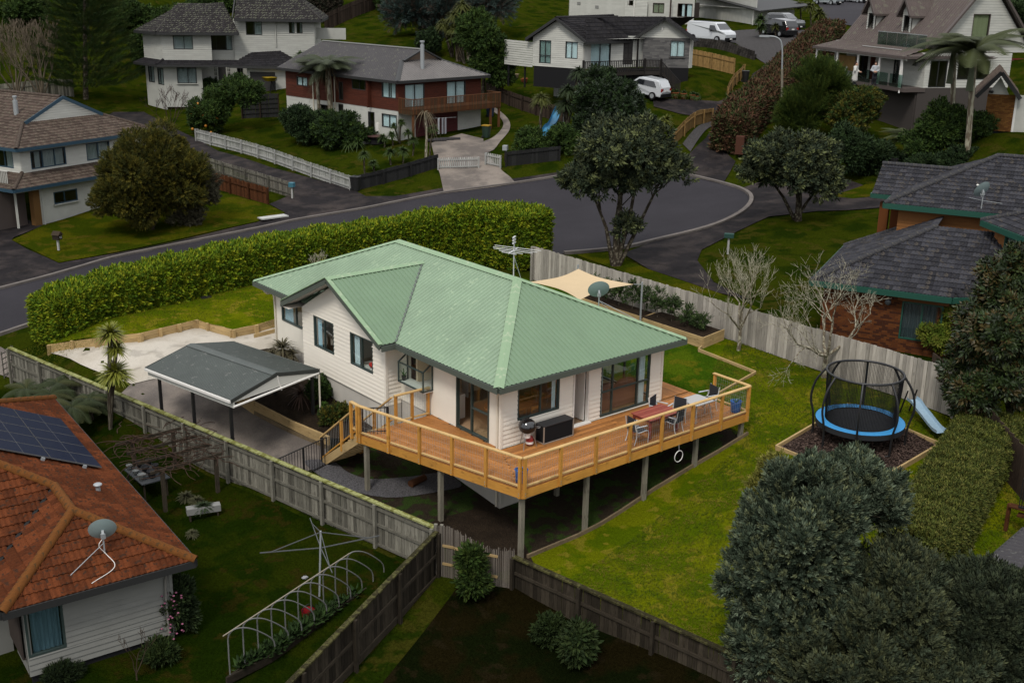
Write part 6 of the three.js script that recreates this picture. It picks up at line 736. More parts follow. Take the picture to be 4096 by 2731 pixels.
// --- cream building and white shed above it
{
 reseed(206);
 const z=zz(1176,0,0.25011),fy=9.5,h=thing('cream_house','cream house with brown windows partly out of the picture top','house',atH(1470,60,fy)),P=atH(...z(525,165),fy),Q=atH(...z(1665,215),fy),f=frame(P,Q,fy),a=rectOn(f,z,1298,25,118,1402),b=rectOn(f,z,1526,30,152,1662),c=rectOn(f,z,1078,2,50,1130),top=6;flatWall(h,f,-1,top,[a,b,c],HM.creamW);win(h,f,a,{mat:std([0.035,0.018,0.014],0.6),curtain:std([0.26,0.27,0.19],0.9)});win(h,f,b,{mat:std([0.035,0.018,0.014],0.6),curtain:M.curtain,curtains:[[0.25,0.5],[0.6,1]]});win(h,f,c,{mat:std([0.035,0.018,0.014],0.6),cols:[]});const u0_=onWall(f,...z(1055,60))[0],u1_=onWall(f,...z(1258,60))[0];boards(h,{...shift(f,0.35),O:shift(f,0.35).O.clone().addScaledVector(f.U,u0_),L:u1_-u0_},-0.3,onWall(f,...z(1100,8))[1],[[c[0]-u0_,c[1]-u0_,c[2],c[3]]],HM.white2,0.17,{backMat:HM.creamW});for(const x of[615,781]){const v=onWall(f,...z(x,x<700?30:63));part(h,'wall_vent',box(0.5,0.35,0.04,v[0],v[1],0.03),std([0.2,0.2,0.19],0.8),f);}part(h,'veranda_post',bar(W(f,onWall(f,...z(1487,80))[0],-0.5,0.8),W(f,onWall(f,...z(1487,80))[0],3,0.8),0.14,0.14,0),std([0.035,0.018,0.014],0.6));part(h,'downpipe',cyl(W(f,onWall(f,...z(1142,60))[0],0,0.45),W(f,onWall(f,...z(1142,60))[0],4,0.45),0.05),M.white);
 wallBox(h,[W(f,0,0),W(f,0,0,-8)],fy-1,fy+top,HM.creamW,'side_wall');part(h,'roof',poly3([W(f,-0.5,top,0.6),W(f,f.L,top,0.6),W(f,f.L,top+1,-8),W(f,-0.5,top+1,-8)],0.1),HM.darkTrim);
 const s=thing('white_shed','white ribbed metal shed behind the parked van','shed',atH(...z(1900,300),8.4)),SP=atH(...z(1665,250),8.4),SQ=atH(...z(2215,322),8.4),fs=frame(SP,SQ,8.4),sh=onWall(fs,...z(2215,82))[1];for(let i=0;i<10;i++){const a0=fs.L*i / 10,b0=fs.L*(i+1) / 10;part(s,'wall_sheet',merge([box(b0-a0-0.01,sh,0.04,(a0+b0) / 2,sh / 2,0),box(0.05,sh,0.05,a0+0.03,sh / 2,0.02),box(0.03,sh,0.04,(a0+b0) / 2,sh / 2,0.015)]),HM.white2,fs);}part(s,'upper_wall',box(fs.L,3,0.1,fs.L / 2,sh+1.55,-0.2),HM.creamW,fs);part(s,'roof',poly3([W(fs,-0.2,sh+1.4,0.5),W(fs,fs.L+2.6,sh-0.1,0.6),W(fs,fs.L+2.6,sh+0.6,-6),W(fs,-0.2,sh+2.1,-6)],0.12),HM.darkTrim);part(s,'gutter',bar(W(fs,-0.1,sh+0.03,0.25),W(fs,fs.L+0.3,sh+0.03,0.25),0.14,0.12,0),M.white);part(s,'downpipe',cyl(W(fs,fs.L+0.1,0,0.2),W(fs,fs.L+0.1,sh,0.2),0.06),M.white);wallBox(s,[W(fs,fs.L,0),W(fs,fs.L,0,-5)],8.2,8.4+sh,HM.white2,'side_wall');part(s,'plinth',box(fs.L,0.5,0.1,fs.L / 2,-0.25,-0.02),M.baseWall,fs);
 const cb=atH(...z(920,150),9.2),cv=thing('boat_cover','faded purple tarpaulin cover humped behind the black tiled roof','cover',V(cb.x,th(cb.x,cb.z),cb.z));const g=new THREE.SphereGeometry(1,28,14,0,6.3,0,1.6).scale(3.4,1.5,1.6),pg=g.attributes.position;for(let i=0;i<pg.count;i++){const x=pg.getX(i);pg.setY(i,Math.min(1.2,pg.getY(i)*1.2)*(0.9+0.02*Math.sin(x*9))+1.1);}g.computeVertexNormals();g.applyQuaternion(f.q);g.translate(cb.x,cb.y-1.3,cb.z);part(cv,'tarpaulin',g,texd(tex(128,3,(u,v)=>mulc([0.20,0.165,0.18],0.7+0.6*fbm(u,v,5,4,641))),0.8));const cr=thing('boat_trailer','trailer frame under the purple tarpaulin','trailer',V(cb.x,th(cb.x,cb.z),cb.z));const gy=th(cb.x,cb.z);part(cr,'frame',box(5,0.2,1.6,0,0,0),M.galv,{O:V(cb.x,cb.y-0.4,cb.z),q:f.q});for(const x of[-1,1])part(cr,'wheel',new THREE.CylinderGeometry(0.35,0.35,0.2,16).rotateX(Math.PI / 2).translate(x*0.4,-0.5,0.9),M.blackMatt,{O:V(cb.x,cb.y-0.4,cb.z),q:f.q});
 const pf=thing('picket_fence','short white picket fence below the cream house veranda','fence',W(f,onWall(f,...z(1445,200))[0],-0.3,0.4));const a0=atH(...z(1445,200),8.6),b0=atH(...z(1655,240),8.6);lineFence(pf,a0,b0,1.35,16,M.picket,'picket',0.13,[0.25,0.75]);
}
// --- steep brown roofed house with dormers and veranda
{
 reseed(207);
 const z=zz(1826,0,0.22363),fy=7.0,e=9.35,E0=atH(...z(190,470),e),E1=atH(...z(1130,582),e),f=frame(E0,E1,fy),h=thing('steep_roofed_house','cream house with a steep brown ribbed roof, two dormers and a veranda','house',V(E0.x,fy,E0.z)),bk=f.N.clone().negate(),at=(x,y,hh)=>f.O.clone().addScaledVector(f.U,x).addScaledVector(bk,y).setY(hh),L=f.L,roofB=texd(tex(256,4,(u,v)=>{const n=fbm(u,v,6,4,651),l=fbm(u,v,16,3,653);return mixc(mulc([0.085,0.066,0.060],0.8+0.4*n),[0.12,0.115,0.085],ss(0.64,0.76,l)*0.7);}),0.65),vd=2.6,vh=e+0.55,rx=L-0.3,ry=7.3,rh=vh+(ry-vd)*1.15;
 part(h,'veranda_roof',ribbed([at(0,0,e),at(L,0,e),at(L-1,vd,vh),at(0,vd,vh)],0.25,0.04,0.3),roofB);part(h,'veranda_roof',ribbed([at(L,0,e),at(L+0.2,9.5,e),at(L-2,9.5,vh),at(L-1,vd,vh)],0.25,0.04,0.3),roofB);part(h,'roof_slope',ribbed([at(0,vd,vh),at(rx,vd,vh),at(rx,ry,rh),at(0,ry,rh)],0.3,0.05,0.3),roofB);part(h,'roof_slope',ribbed([at(rx,2*ry-vd,vh),at(0,2*ry-vd,vh),at(0,ry,rh),at(rx,ry,rh)],0.3,0.05,0.3),roofB);for(const s of[vd,2*ry-vd])part(h,'barge_board',bar(at(rx+0.05,s,vh),at(rx+0.05,ry,rh),0.3,0.16,0),HM.brownTrim);eaveBoard(h,[at(0,vd,e),at(0,0,e),at(L,0,e),at(L+0.2,9.5,e)],HM.brownTrim,0.2);
 const fg=frame(at(rx-0.35,vd,0),at(rx-0.35,2*ry-vd,0),vh-0.3),gh=rh-vh;boards(h,fg,0,gh,[[3.6,5.2,0.9,2.9]],HM.creamW,0.2,{range:v=>[fg.L / 2*v / gh,fg.L-fg.L / 2*v / gh],backMat:M.innerDark});win(h,fg,[3.6,5.2,0.9,2.9],{cols:[],curtain:std([0.24,0.25,0.15],0.9),mat:HM.brownTrim});
 // dormers
 for(const[x0,x1,yT,yB,rxx,ryy]of[[790,880,185,330,840,42],[1155,1255,210,400,1210,65]]){const sl=(xx,d)=>at(xx,vd+d,vh+d*1.15),cx=uvp(f,pp(shift(f,-4.0),...z((x0+x1) / 2,260)))[0],w=1.15,d0=0.9,yb=vh+0.1,wallT=yb+2.6,fd=frame(at(cx-w / 2,vd+d0,0),at(cx+w / 2,vd+d0,0),yb);boards(h,fd,0,3.3,[[0.2,0.95,0.05,2.2]],HM.creamW,0.18,{range:v=>v<2.5?[0,w]:[(v-2.5)*0.72,w-(v-2.5)*0.72],backMat:M.innerDark});win(h,fd,[0.2,0.95,0.05,2.2],{cols:[],door:true,mat:HM.darkTrim});const dl=3.2;for(const s of[-1,1]){const xx=cx+s*w / 2;part(h,'dormer_side',poly3([at(xx,vd+d0,yb+0.6),at(xx,vd+d0,yb+2.5),at(xx,vd+d0+2.0,yb+2.5)]),HM.creamW);const ex=cx+s*(w / 2+0.3);part(h,'dormer_roof',ribbed([at(ex,vd+d0-0.4,yb+2.15),at(ex,vd+d0+2.4,yb+2.15),at(cx,vd+d0+2.9,yb+3.5),at(cx,vd+d0-0.4,yb+3.5)],0.25,0.03,0.3),roofB);part(h,'barge_board',bar(at(ex,vd+d0-0.42,yb+2.15),at(cx,vd+d0-0.42,yb+3.5),0.06,0.18,0),HM.brownTrim);eaveBoard(h,[at(ex,vd+d0-0.4,yb+2.15),at(ex,vd+d0+2,yb+2.15)],HM.brownTrim,0.16);}part(h,'ridge_cap',bar(at(cx,vd+d0-0.4,yb+3.52),at(cx,vd+d0+2.9,yb+3.52),0.2,0.05,0),std([0.13,0.13,0.12],0.6));}
 // upper balcony glass
 const gl=new THREE.MeshPhysicalMaterial({color:lin(0.55,0.66,0.62),transmission:1,thickness:0,roughness:0.05,side:THREE.DoubleSide});const gu=[0.46,0.56,0.66,0.76,0.86,0.95];for(let i=0;i+1<gu.length;i++)part(h,'glass_panel',bar(at(L*gu[i]+0.03,vd-0.35,vh+0.45),at(L*gu[i+1]-0.03,vd-0.35,vh+0.45),0.012,1.05,0),gl);part(h,'handrail',bar(at(L*gu[0],vd-0.35,vh+0.98),at(L*gu[5],vd-0.35,vh+0.98),0.05,0.04,0),M.galv);part(h,'fascia_strip',bar(at(L*0.42,vd-1.3,vh-0.2),at(L*0.82,vd-1.3,vh-0.2),0.12,0.05,0),M.picket[1]);
 // veranda wall, openings, posts, floor
 const fv=frame(at(0.4,2.1,0),at(L-0.2,2.1,0),fy),rc=(a,b,c,d)=>rectOn(fv,z,a,b,c,d),o1=rc(450,535,590,540),o2=rc(655,565,845,765),o3=rc(785,585,868,838),o4=rc(1030,610,905,1090);for(const o of[o2,o3,o4]){o[2]=0.02;o[3]=2.05;}o1[2]=1.2;o1[3]=2.1;boards(h,fv,0,2.6,[o1,o2,o3,o4],HM.creamW,0.19,{backMat:M.innerDark});win(h,fv,o1,{mat:HM.darkTrim,cols:[]});win(h,fv,o2,{mat:HM.darkTrim,door:true});part(h,'front_door',box(0.05,2.0,0.8,o3[0]+0.05,1.02,-0.4),std([0.14,0.04,0.02],0.6),fv);win(h,fv,o4,{mat:HM.darkTrim,door:true,cols:[0.5]});
 const fs=frame(at(L-0.2,2.1,0),at(L+0.3,9.5,0),fy),s1=rectOn(fs,z,1115,615,925,1195),s2=rectOn(fs,z,1330,645,780,1575);Object.assign(s1,[0.4,1.9,0.02,2.05]);Object.assign(s2,[2.8,5.6,0.6,2.05]);boards(h,fs,0,2.6,[s1,s2],HM.creamW,0.19,{backMat:M.innerDark});win(h,fs,s1,{mat:HM.darkTrim,door:true});win(h,fs,s2,{mat:HM.darkTrim,cols:[0.5]});part(h,'wall_lamp',box(0.18,0.35,0.12,onWall(fs,...z(1250,645))[0],1.8,0.06),HM.darkTrim,fs);part(h,'timber_panel',box(uvp(f,pp(shift(f,-1.0),...z(628,600)))[0]-uvp(f,pp(shift(f,-1.0),...z(447,600)))[0],1.2,0.04,(uvp(f,pp(shift(f,-1.0),...z(628,600)))[0]+uvp(f,pp(shift(f,-1.0),...z(447,600)))[0]) / 2,1.2,-1.0),M.newPale[0],f);
 part(h,'veranda_floor',poly3([at(0,0.2,fy),at(L,0.2,fy),at(L,2.2,fy),at(0,2.2,fy)],0.3),HM.brownTrim);for(const x of[215,430,645,868,1095]){const u=uvp(f,pp(shift(f,-0.3),...z(x,700)))[0];part(h,'veranda_post',bar(at(u,0.3,fy-0.3),at(u,0.3,e-0.1),0.14,0.14,0),M.white);}part(h,'veranda_beam',bar(at(0.1,0.3,e-0.2),at(L-0.1,0.3,e-0.2),0.1,0.22,0),M.white);part(h,'downpipe',tube([at(L-0.35,0.1,e-0.15),at(L-0.45,0.25,fy+1),at(L-0.5,0.25,fy-0.2),at(L-0.4,0.15,fy-0.4)],0.06),M.white);
 for(const[a,b]of[[0.48,0.66],[0.68,0.84],[0.86,0.99]])part(h,'glass_panel',bar(at(L*a,0.18,fy+0.5),at(L*b,0.18,fy+0.5),0.012,0.95,0),gl);part(h,'glass_panel',bar(at(0,0.18,fy+0.5),at(L*0.4,0.18,fy+0.5),0.012,0.95,0),gl);part(h,'foundation',merge([bar(at(0.2,1.6,fy-2.3),at(L-0.2,1.6,fy-2.3),0.2,4,0),bar(at(L-0.2,1.6,fy-2.2),at(L+0.2,9.5,fy-2.2),0.2,4.4,0)]),std([0.06,0.052,0.048],0.9));wallBox(h,[at(0.2,2.1,0),at(0.2,10,0)],fy,e+0.5,HM.creamW,'side_wall');
 const st=thing('timber_steps','short weathered timber steps down from the steep roofed house veranda','steps',at(L*0.42,-0.6,fy-1));for(let i=1;i<6;i++)part(st,'tread',bar(at(L*0.41,0.1-i*0.32,fy-i*0.22),at(L*0.49,0.1-i*0.32,fy-i*0.22),0.28,0.05),M.mossPale[2]);for(const x of[0.41,0.49])part(st,'stringer',bar(at(L*x,0.2,fy),at(L*x,-1.7,fy-1.3),0.06,0.2),x<0.45?M.picket[1]:M.mossPale[1]);part(st,'handrail',bar(at(L*0.41,0.1,fy+1.0),at(L*0.48,-1.2,fy-0.1),0.05,0.05,0),M.galv);
 // red slatted fence, brown roof beyond
 const rf=thing('slat_fence','red framed slat fence beside the steep roofed house','fence',atH(...z(1900,850),6.3)),ra=atH(...z(1750,845),6.2),rb=atH(...z(2420,850),6.2),fq=frame(ra,rb,6.2),rm=std([0.10,0.010,0.008],0.7);for(let i=0;i<13;i++)part(rf,'slat',box(fq.L,0.09,0.03,fq.L / 2,0.25+i*0.14,0),std([0.13,0.10,0.085],0.8),fq);for(const k of[0,0.33,0.66,1])part(rf,'post',box(0.12,2.1,0.1,fq.L*k,1.0,0.03),rm,fq);part(rf,'top_rail',box(fq.L,0.12,0.1,fq.L / 2,2.08,0),rm,fq);part(rf,'bottom_rail',box(fq.L,0.3,0.08,fq.L / 2,0.1,0),rm,fq);
 const br=thing('brown_roofed_house','brown roofed house behind the steep roofed one at the picture top','house',at(L+4,14,10)),bf=frame(atH(...z(1800,140),11.5),atH(...z(2100,140),11.5),11.5);part(br,'roof_slope',ribbed([W(bf,-2,0,0),W(bf,bf.L+6,0,0),W(bf,bf.L+6,1.4,-3),W(bf,-2,1.4,-3)],0.3,0.04,0.3),roofB);part(br,'wall',box(bf.L+6,3,0.1,bf.L / 2+2,2.7,-3),HM.creamW,bf);part(br,'lower_wall',box(bf.L+6,2.4,0.1,bf.L / 2+2,-1.3,-0.5),HM.creamW,bf);part(br,'window',box(0.7,0.9,0.12,onWall(shift(bf,-3),...z(1870,15))[0],2.1,-2.97),HM.darkTrim,bf);
}
// --- brick garage gable at the picture edge
{
 reseed(208);
 const z=zz(1826,0,0.22363),by=5.5,P=atH(...z(1935,1335),by),U=V(rr.x,0,rr.z).normalize().multiplyScalar(0.93).add(fwG.clone().multiplyScalar(-0.36)).normalize(),f=frame(P,P.clone().addScaledVector(U,8),by),h=thing('brick_garage','yellow brick garage with a white gable at the picture edge','garage',P),wt=onWall(f,...z(1935,960))[1],W_=7.2,ap=onWall(f,...z(2125,765))[1],uA=onWall(f,...z(2125,765))[0],hw=Math.min(uA+0.2,W_ / 2),brs=[std([0.20,0.095,0.028],0.9),std([0.165,0.075,0.022],0.9),std([0.13,0.055,0.018],0.9)],ub=onWall(f,...z(2270,1100))[0];brickWall(h,{...f,L:ub},0,wt,[],brs,{mortar:std([0.09,0.06,0.035],0.95)});flatWall(h,{...f,O:W(f,ub,0,0),L:4},0,wt,[],HM.creamW);const k=(ap-wt) / (uA+0.1);flatWall(h,f,wt,ap,[],HM.lwall,{name:'gable_panel',range:v=>[(v-wt) / k,2*uA-(v-wt) / k],step:0.12});const t=W(f,uA,ap+0.15,0.5),l=W(f,-0.7,wt-0.2,0.5),r=W(f,2*uA+0.7,wt-0.2,0.5);for(const q of[l,r])part(h,'barge_board',bar(q,t,0.08,0.26,0),HM.darkTrim);const bb=p=>p.clone().addScaledVector(f.N,-8);tileRoof(h,[[r,bb(r),bb(t),t],[bb(l),l,t,bb(t)]],TM.brown,{under,w:0.3,L:0.34,amp:0.03});part(h,'corner_trim',box(0.14,wt,0.05,ub,wt / 2,0.03),M.white,f);const lv=onWall(f,...z(2030,940));part(h,'flood_lamp',merge([ball(0.1,lv[0],lv[1],0.12),ball(0.09,lv[0]-0.12,lv[1],0.1)]),HM.darkTrim,f);
 const st=thing('dark_stair_rail','dark slatted stair rail below the brick garage','railing',atH(2260,330,4.6)),bl=std([0.014,0.017,0.022],0.7),a=atH(...z(1825,1568),4.0),b=atH(...z(2100,1420),5.0),c=atH(...z(2420,1440),5.0);lineFence(st,a,b,1.05,22,bl,'slat',0.07,[0.97,0.08]);lineFence(st,b,c,1.05,24,bl,'slat',0.07,[0.97,0.08]);part(st,'floor',poly3([b.clone(),c.clone(),c.clone().addScaledVector(f.N,-2),b.clone().addScaledVector(f.N,-2)],0.2),bl);for(const p of[b,c,a])part(st,'post',box(0.16,p.y+1-th(p.x,p.z),0.16,p.x,(p.y+1+th(p.x,p.z)) / 2,p.z),bl);
}
// --- white two storey house with mossy roofs
{
 reseed(209);
 const z=zz(310.1,0,0.21484),by=2.0,P=atH(...z(330,1110),by),h=thing('mossy_roofed_house','large white two storey house with mossy dark tiled roofs at the far side','house',P),U=V(rr.x,0,rr.z).normalize().multiplyScalar(0.98).add(fwG.clone().multiplyScalar(0.18)).normalize(),f=frame(P,P.clone().addScaledVector(U,14),by),v=(y,x=400)=>onWall(f,...z(x,y))[1],u=(x,y=600)=>onWall(f,...z(x,y))[0],win2=(fr,x0,yT,yB,x1,o={})=>{const r=rectOn(fr,z,x0,yT,yB,x1);return r;};
 const uR=u(820),loT=v(690),upB=v(640),upT=v(350),base=v(1110,330),A=rectOn(f,z,398,378,525,610),B=rectOn(f,z,440,720,890,650),o=0.6;
 boards(h,{...f,L:uR},upB,upT,[A],HM.wl,0.2,{backMat:M.innerDark});win(h,f,A,{mat:HM.darkTrim,cols:[0.55],curtain:M.curtainGrey});flatWall(h,{...f,L:u(700)},-0.3,loT,[B],HM.wl);win(h,f,B,{mat:HM.darkTrim,cols:[0.55],curtain:M.curtainGrey,sill:HM.wl});
 // angled and side bays
 const c0=P.clone(),c1=pp(shift(f,-1.6),...z(235,1000)).setY(by),c2=pp(shift(f,-3.4),...z(125,950)).setY(by),fa=frame(c1,c0,by),fb=frame(c2,c1,by);const A1=rectOn(fa,z,302,375,528,370),A2=rectOn(fa,z,235,720,895,418),A3=rectOn(fb,z,172,362,512,235),A4=rectOn(fb,z,135,695,868,195);const cl=(r,L)=>[Math.max(0.12,r[0]),Math.min(L-0.12,r[1]),r[2],r[3]];for(const[fr2,up,lo]of[[fa,A1,A2],[fb,A3,A4]]){const a=cl(up,fr2.L),b=cl(lo,fr2.L);boards(h,fr2,upB,upT,a[1]-a[0]>0.2?[a]:[],HM.wl,0.2,{backMat:M.innerDark});flatWall(h,fr2,-0.8,loT,b[1]-b[0]>0.2?[b]:[],HM.wl);if(a[1]-a[0]>0.2)win(h,fr2,a,{mat:HM.darkTrim,cols:[],curtain:M.curtainGrey});if(b[1]-b[0]>0.2)win(h,fr2,b,{mat:HM.darkTrim,cols:[0.4],curtain:M.curtainGrey});}
 const out=(p,fr2,d,y)=>p.clone().addScaledVector(fr2.N,d).setY(y),W_=(x,n,y)=>f.O.clone().addScaledVector(f.U,x).addScaledVector(f.N,n).setY(y),yE=by+upT+0.05,yS=by+upB,yL=by+loT+0.05,md=fa.N.clone().add(f.N).normalize();
 const e0=c0.clone().addScaledVector(md,0.75).setY(yE),e1=c2.clone().addScaledVector(fb.N,0.9).setY(yE),e2=W_(u(1125),o,yE),rA=W_(1.2,-3.6,yE+2.2),rB=W_(u(820)+1.2,-3.6,yE+2.6),far=c2.clone().addScaledVector(f.N,-4).setY(yE);tileRoof(h,[[e0,e2,rB,rA],[e1,e0,rA],[far,e1,rA,rB]],TM.mossy,{under,w:0.32,L:0.36,amp:0.03});ridgeCaps(h,e0,rA,TM.mossy[1],{r:0.14,single:false});ridgeCaps(h,rA,rB,TM.mossy[1],{r:0.14,single:false});eaveBoard(h,[e1,e0,e2],HM.darkTrim,0.24);
 const k0=c0.clone().addScaledVector(md,1.1).setY(yL),k1=c2.clone().addScaledVector(fb.N,1.2).setY(yL),k2=W_(u(1080),0.9,yL);tileRoof(h,[[k0,k2,W_(u(1080),0,yS),c0.clone().setY(yS)],[k1,k0,c0.clone().setY(yS),c2.clone().setY(yS)]],TM.black,{under,w:0.32,L:0.36,amp:0.03});eaveBoard(h,[k1,k0,k2],HM.darkTrim,0.22);ridgeCaps(h,k0,c0.clone().setY(yS),TM.black[0],{r:0.13,single:false});
 // middle recess with big window and porch door
 const fm=shift(f,-1.2),Wm=rectOn(fm,z,803,362,535,1030),ua=onWall(fm,...z(800,600))[0],ub=onWall(fm,...z(1180,600))[0],sub=(r,a)=>[r[0]-a,r[1]-a,r[2],r[3]],fm2={...fm,O:W(fm,ua,0),L:ub-ua};const Dm=rectOn(fm,z,882,692,885,965);boards(h,fm2,upB-0.1,upT,[sub(Wm,ua)],HM.wl,0.2,{backMat:M.innerDark});win(h,fm,Wm,{mat:HM.darkTrim,cols:[0.25,0.7],curtain:M.curtainGrey,curtains:[[0.7,1]]});const fl2={...fm,O:W(fm,ua-1,0),L:ub-ua+2.6},G1=rectOn(fm,z,835,690,885,872),G2=rectOn(fm,z,975,690,885,1015),G3=rectOn(fm,z,1083,690,835,1147);flatWall(h,fl2,0.3,loT+0.3,[Dm,G1,G2,G3].map(r=>sub(r,ua-1)),HM.wl);part(h,'front_door',box(Dm[1]-Dm[0],Dm[3]-Dm[2],0.06,(Dm[0]+Dm[1]) / 2,(Dm[2]+Dm[3]) / 2,-0.05),HM.door,fm);for(const g of[G1,G2])win(h,fm,g,{mat:HM.wl,cols:[0.5],rows:[0.2,0.4,0.6,0.8].map(k=>[k,0,1]),f:0.04});win(h,fm,G3,{mat:HM.darkTrim,cols:[0.6]});
 // right gabled block and garage wing
 const fg=frame(pp(shift(f,-1.0),...z(1065,600)).setY(by),pp(shift(f,-0.2),...z(1920,560)).setY(by),by),gU=(x,y)=>onWall(fg,...z(x,y)),eY=gU(1165,200)[1],X1_=rectOn(fg,z,1178,225,372,1352),X2=rectOn(fg,z,1640,232,355,1700),X3=rectOn(fg,z,1722,232,355,1785);boards(h,fg,gU(1165,640)[1],eY,[X1_,X2,X3],HM.wl,0.2,{backMat:M.innerDark});for(const x of[X1_,X2,X3])win(h,fg,x,{mat:HM.darkTrim,cols:[0.5],curtain:M.curtainGrey,curtains:[[0.5,1]]});const q=(x,n,y)=>fg.O.clone().addScaledVector(fg.U,x).addScaledVector(fg.N,n).setY(y),gl=fg.L,y0=by+eY;tileRoof(h,[[q(0.2,0.7,y0),q(gl+0.8,0.7,y0),q(gl-3.2,-4,y0+3.2),q(0.2,-4,y0+3.6)],[q(gl+0.8,0.7,y0),q(gl+0.8,-9,y0),q(gl-3.2,-4,y0+3.2)]],TM.mossy,{under,w:0.32,L:0.36,amp:0.03});eaveBoard(h,[q(0.2,0.7,y0),q(gl+0.8,0.7,y0),q(gl+0.8,-8,y0)],HM.darkTrim,0.24);ridgeCaps(h,q(gl+0.8,0.7,y0),q(gl-3.2,-4,y0+3.2),TM.mossy[1],{r:0.14,single:false});
 const fgl=frame(q(0.2,-9,0),q(0.2,0,0),by),gw=fgl.L,gt=eY+3.4;flatWall(h,fgl,loT,gt,[],HM.wl,{range:vv=>vv<eY?[0,gw]:[(vv-eY) / 3.4*gw / 2,gw-(vv-eY) / 3.4*gw / 2]});part(h,'barge_board',bar(q(0.05,0.7,y0+0.05),q(0.05,-4,y0+3.6),0.1,0.22,0),HM.darkTrim);part(h,'barge_board',bar(q(0.05,-9,y0),q(0.05,-4,y0+3.6),0.1,0.22,0),HM.darkTrim);part(h,'downpipe',tube([gU(1535,225),gU(1510,250),gU(1508,500)].map(p=>q(p[0],0.1,by+p[1])),0.06),HM.wl);wallBox(h,[q(gl,0,0),q(gl,-8,0)],by,y0,HM.wl,'side_wall');
 const n1=q(gU(1000,650)[0]-0.5,2.2,0),fw_=frame(pp(shift(f,1.0),...z(1205,1000)).setY(by),pp(shift(f,2.2),...z(1690,1000)).setY(by),by),gd=rectOn(fw_,z,1225,765,970,1495),wv=onWall(fw_,...z(1205,700))[1];gd[2]=0.05;flatWall(h,fw_,-0.2,wv,[gd],HM.wl);part(h,'garage_door',merge([0,1,2,3].map(i=>box(gd[1]-gd[0],(gd[3]-gd[2]) / 4-0.02,0.05,(gd[0]+gd[1]) / 2,gd[2]+(gd[3]-gd[2])*(i+0.5) / 4,-0.1))),HM.door,fw_);const g=(x,n,y)=>fw_.O.clone().addScaledVector(fw_.U,x).addScaledVector(fw_.N,n).setY(y),yw=by+wv;tileRoof(h,[[g(-1.6,0.6,yw),g(fw_.L+0.6,0.6,yw),g(fw_.L-2.4,-3,yw+1.6),g(0.6,-3,yw+1.6)],[g(fw_.L+0.6,0.6,yw),g(fw_.L+0.6,-6,yw),g(fw_.L-2.4,-3,yw+1.6)]],TM.black,{under,w:0.32,L:0.36,amp:0.03});eaveBoard(h,[g(-1.6,0.6,yw),g(fw_.L+0.6,0.6,yw),g(fw_.L+0.6,-6,yw)],HM.darkTrim,0.24);wallBox(h,[g(fw_.L,0,0),g(fw_.L,-6,0)],by,yw,HM.wl,'side_wall');part(h,'wall_lamp',ball(0.15,onWall(fw_,...z(1497,825))[0],onWall(fw_,...z(1497,825))[1],0.1),HM.darkTrim,fw_);part(h,'side_balcony',box(3,1.1,0.1,gl+1.5,gU(2040,370)[1],-2),HM.wl,fg);
}
// --- roof and timber stair at the lower right edge
{
 reseed(210);const e=-0.6,h=thing('dark_roofed_house','corner of a dark ribbed roof at the lower right edge','house',atH(2340,1300,-2.4)),a=atH(2262,1290,e),b=atH(2352,1212,e),c=atH(2440,1260,e+0.6),d=atH(2400,1360,e+0.3),rm=texd(tex(256,3,(u,v)=>{const l=fbm(u,v,22,3,661);return mixc([0.030,0.026,0.030],[0.085,0.085,0.075],ss(0.68,0.78,l));}),0.6);part(h,'roof_slope',ribbed([a,b,c,d],0.25,0.035,0.3),rm);part(h,'barge_board',bar(a.clone().add(V(0,-0.08,0)),b.clone().add(V(0,-0.08,0)),0.05,0.2,0),HM.darkTrim);wallBox(h,[a.clone().lerp(c,0.1),b.clone().lerp(c,0.1),c],-2.6,e-0.1,HM.door,'wall');
 const f=thing('solid_fence','tall dark green board fence behind the clipped hedge at the lower right','fence',G(2130,1230));const P0=W3(11.8,-13.6),P1=W3(14.6,-8.6),P2=W3(17.5,-3);[[P0,P1],[P1,W3(16.4,-5.6)]].forEach(([p,q])=>{const fr=frame(p,q,0),n=Math.round(fr.L / 0.3);for(let i=0;i<n;i++){const u=fr.L*(i+0.5) / n,pt=W(fr,u,0),y=th(pt.x,pt.z);part(f,'board',box(fr.L / n-0.01,1.9,0.04,u,y+0.75,0,1),pick(M.brownPale),fr);}});
 const sd=thing('timber_steps','dim timber steps with black bars at the right edge','steps',G(2330,1180));const s=atH(2320,1160,-0.8),s2=atH(2400,1180,-0.8);for(let i=0;i<3;i++)part(sd,'tread',bar(s.clone().add(V(0,-i*0.2,i*0.3)),s2.clone().add(V(0,-i*0.2,i*0.3)),0.3,0.05),M.rustPale[0]);lineFence(sd,s.clone().add(V(0,0,0.3)),s2.clone().add(V(0,0,0.3)),1.0,14,M.black,'bar',0.025,[1,0.05]);for(const p of[s,s2])part(sd,'post',box(0.1,1.5,0.1,p.x,p.y-0.7,p.z),M.rustPale[1]);
}
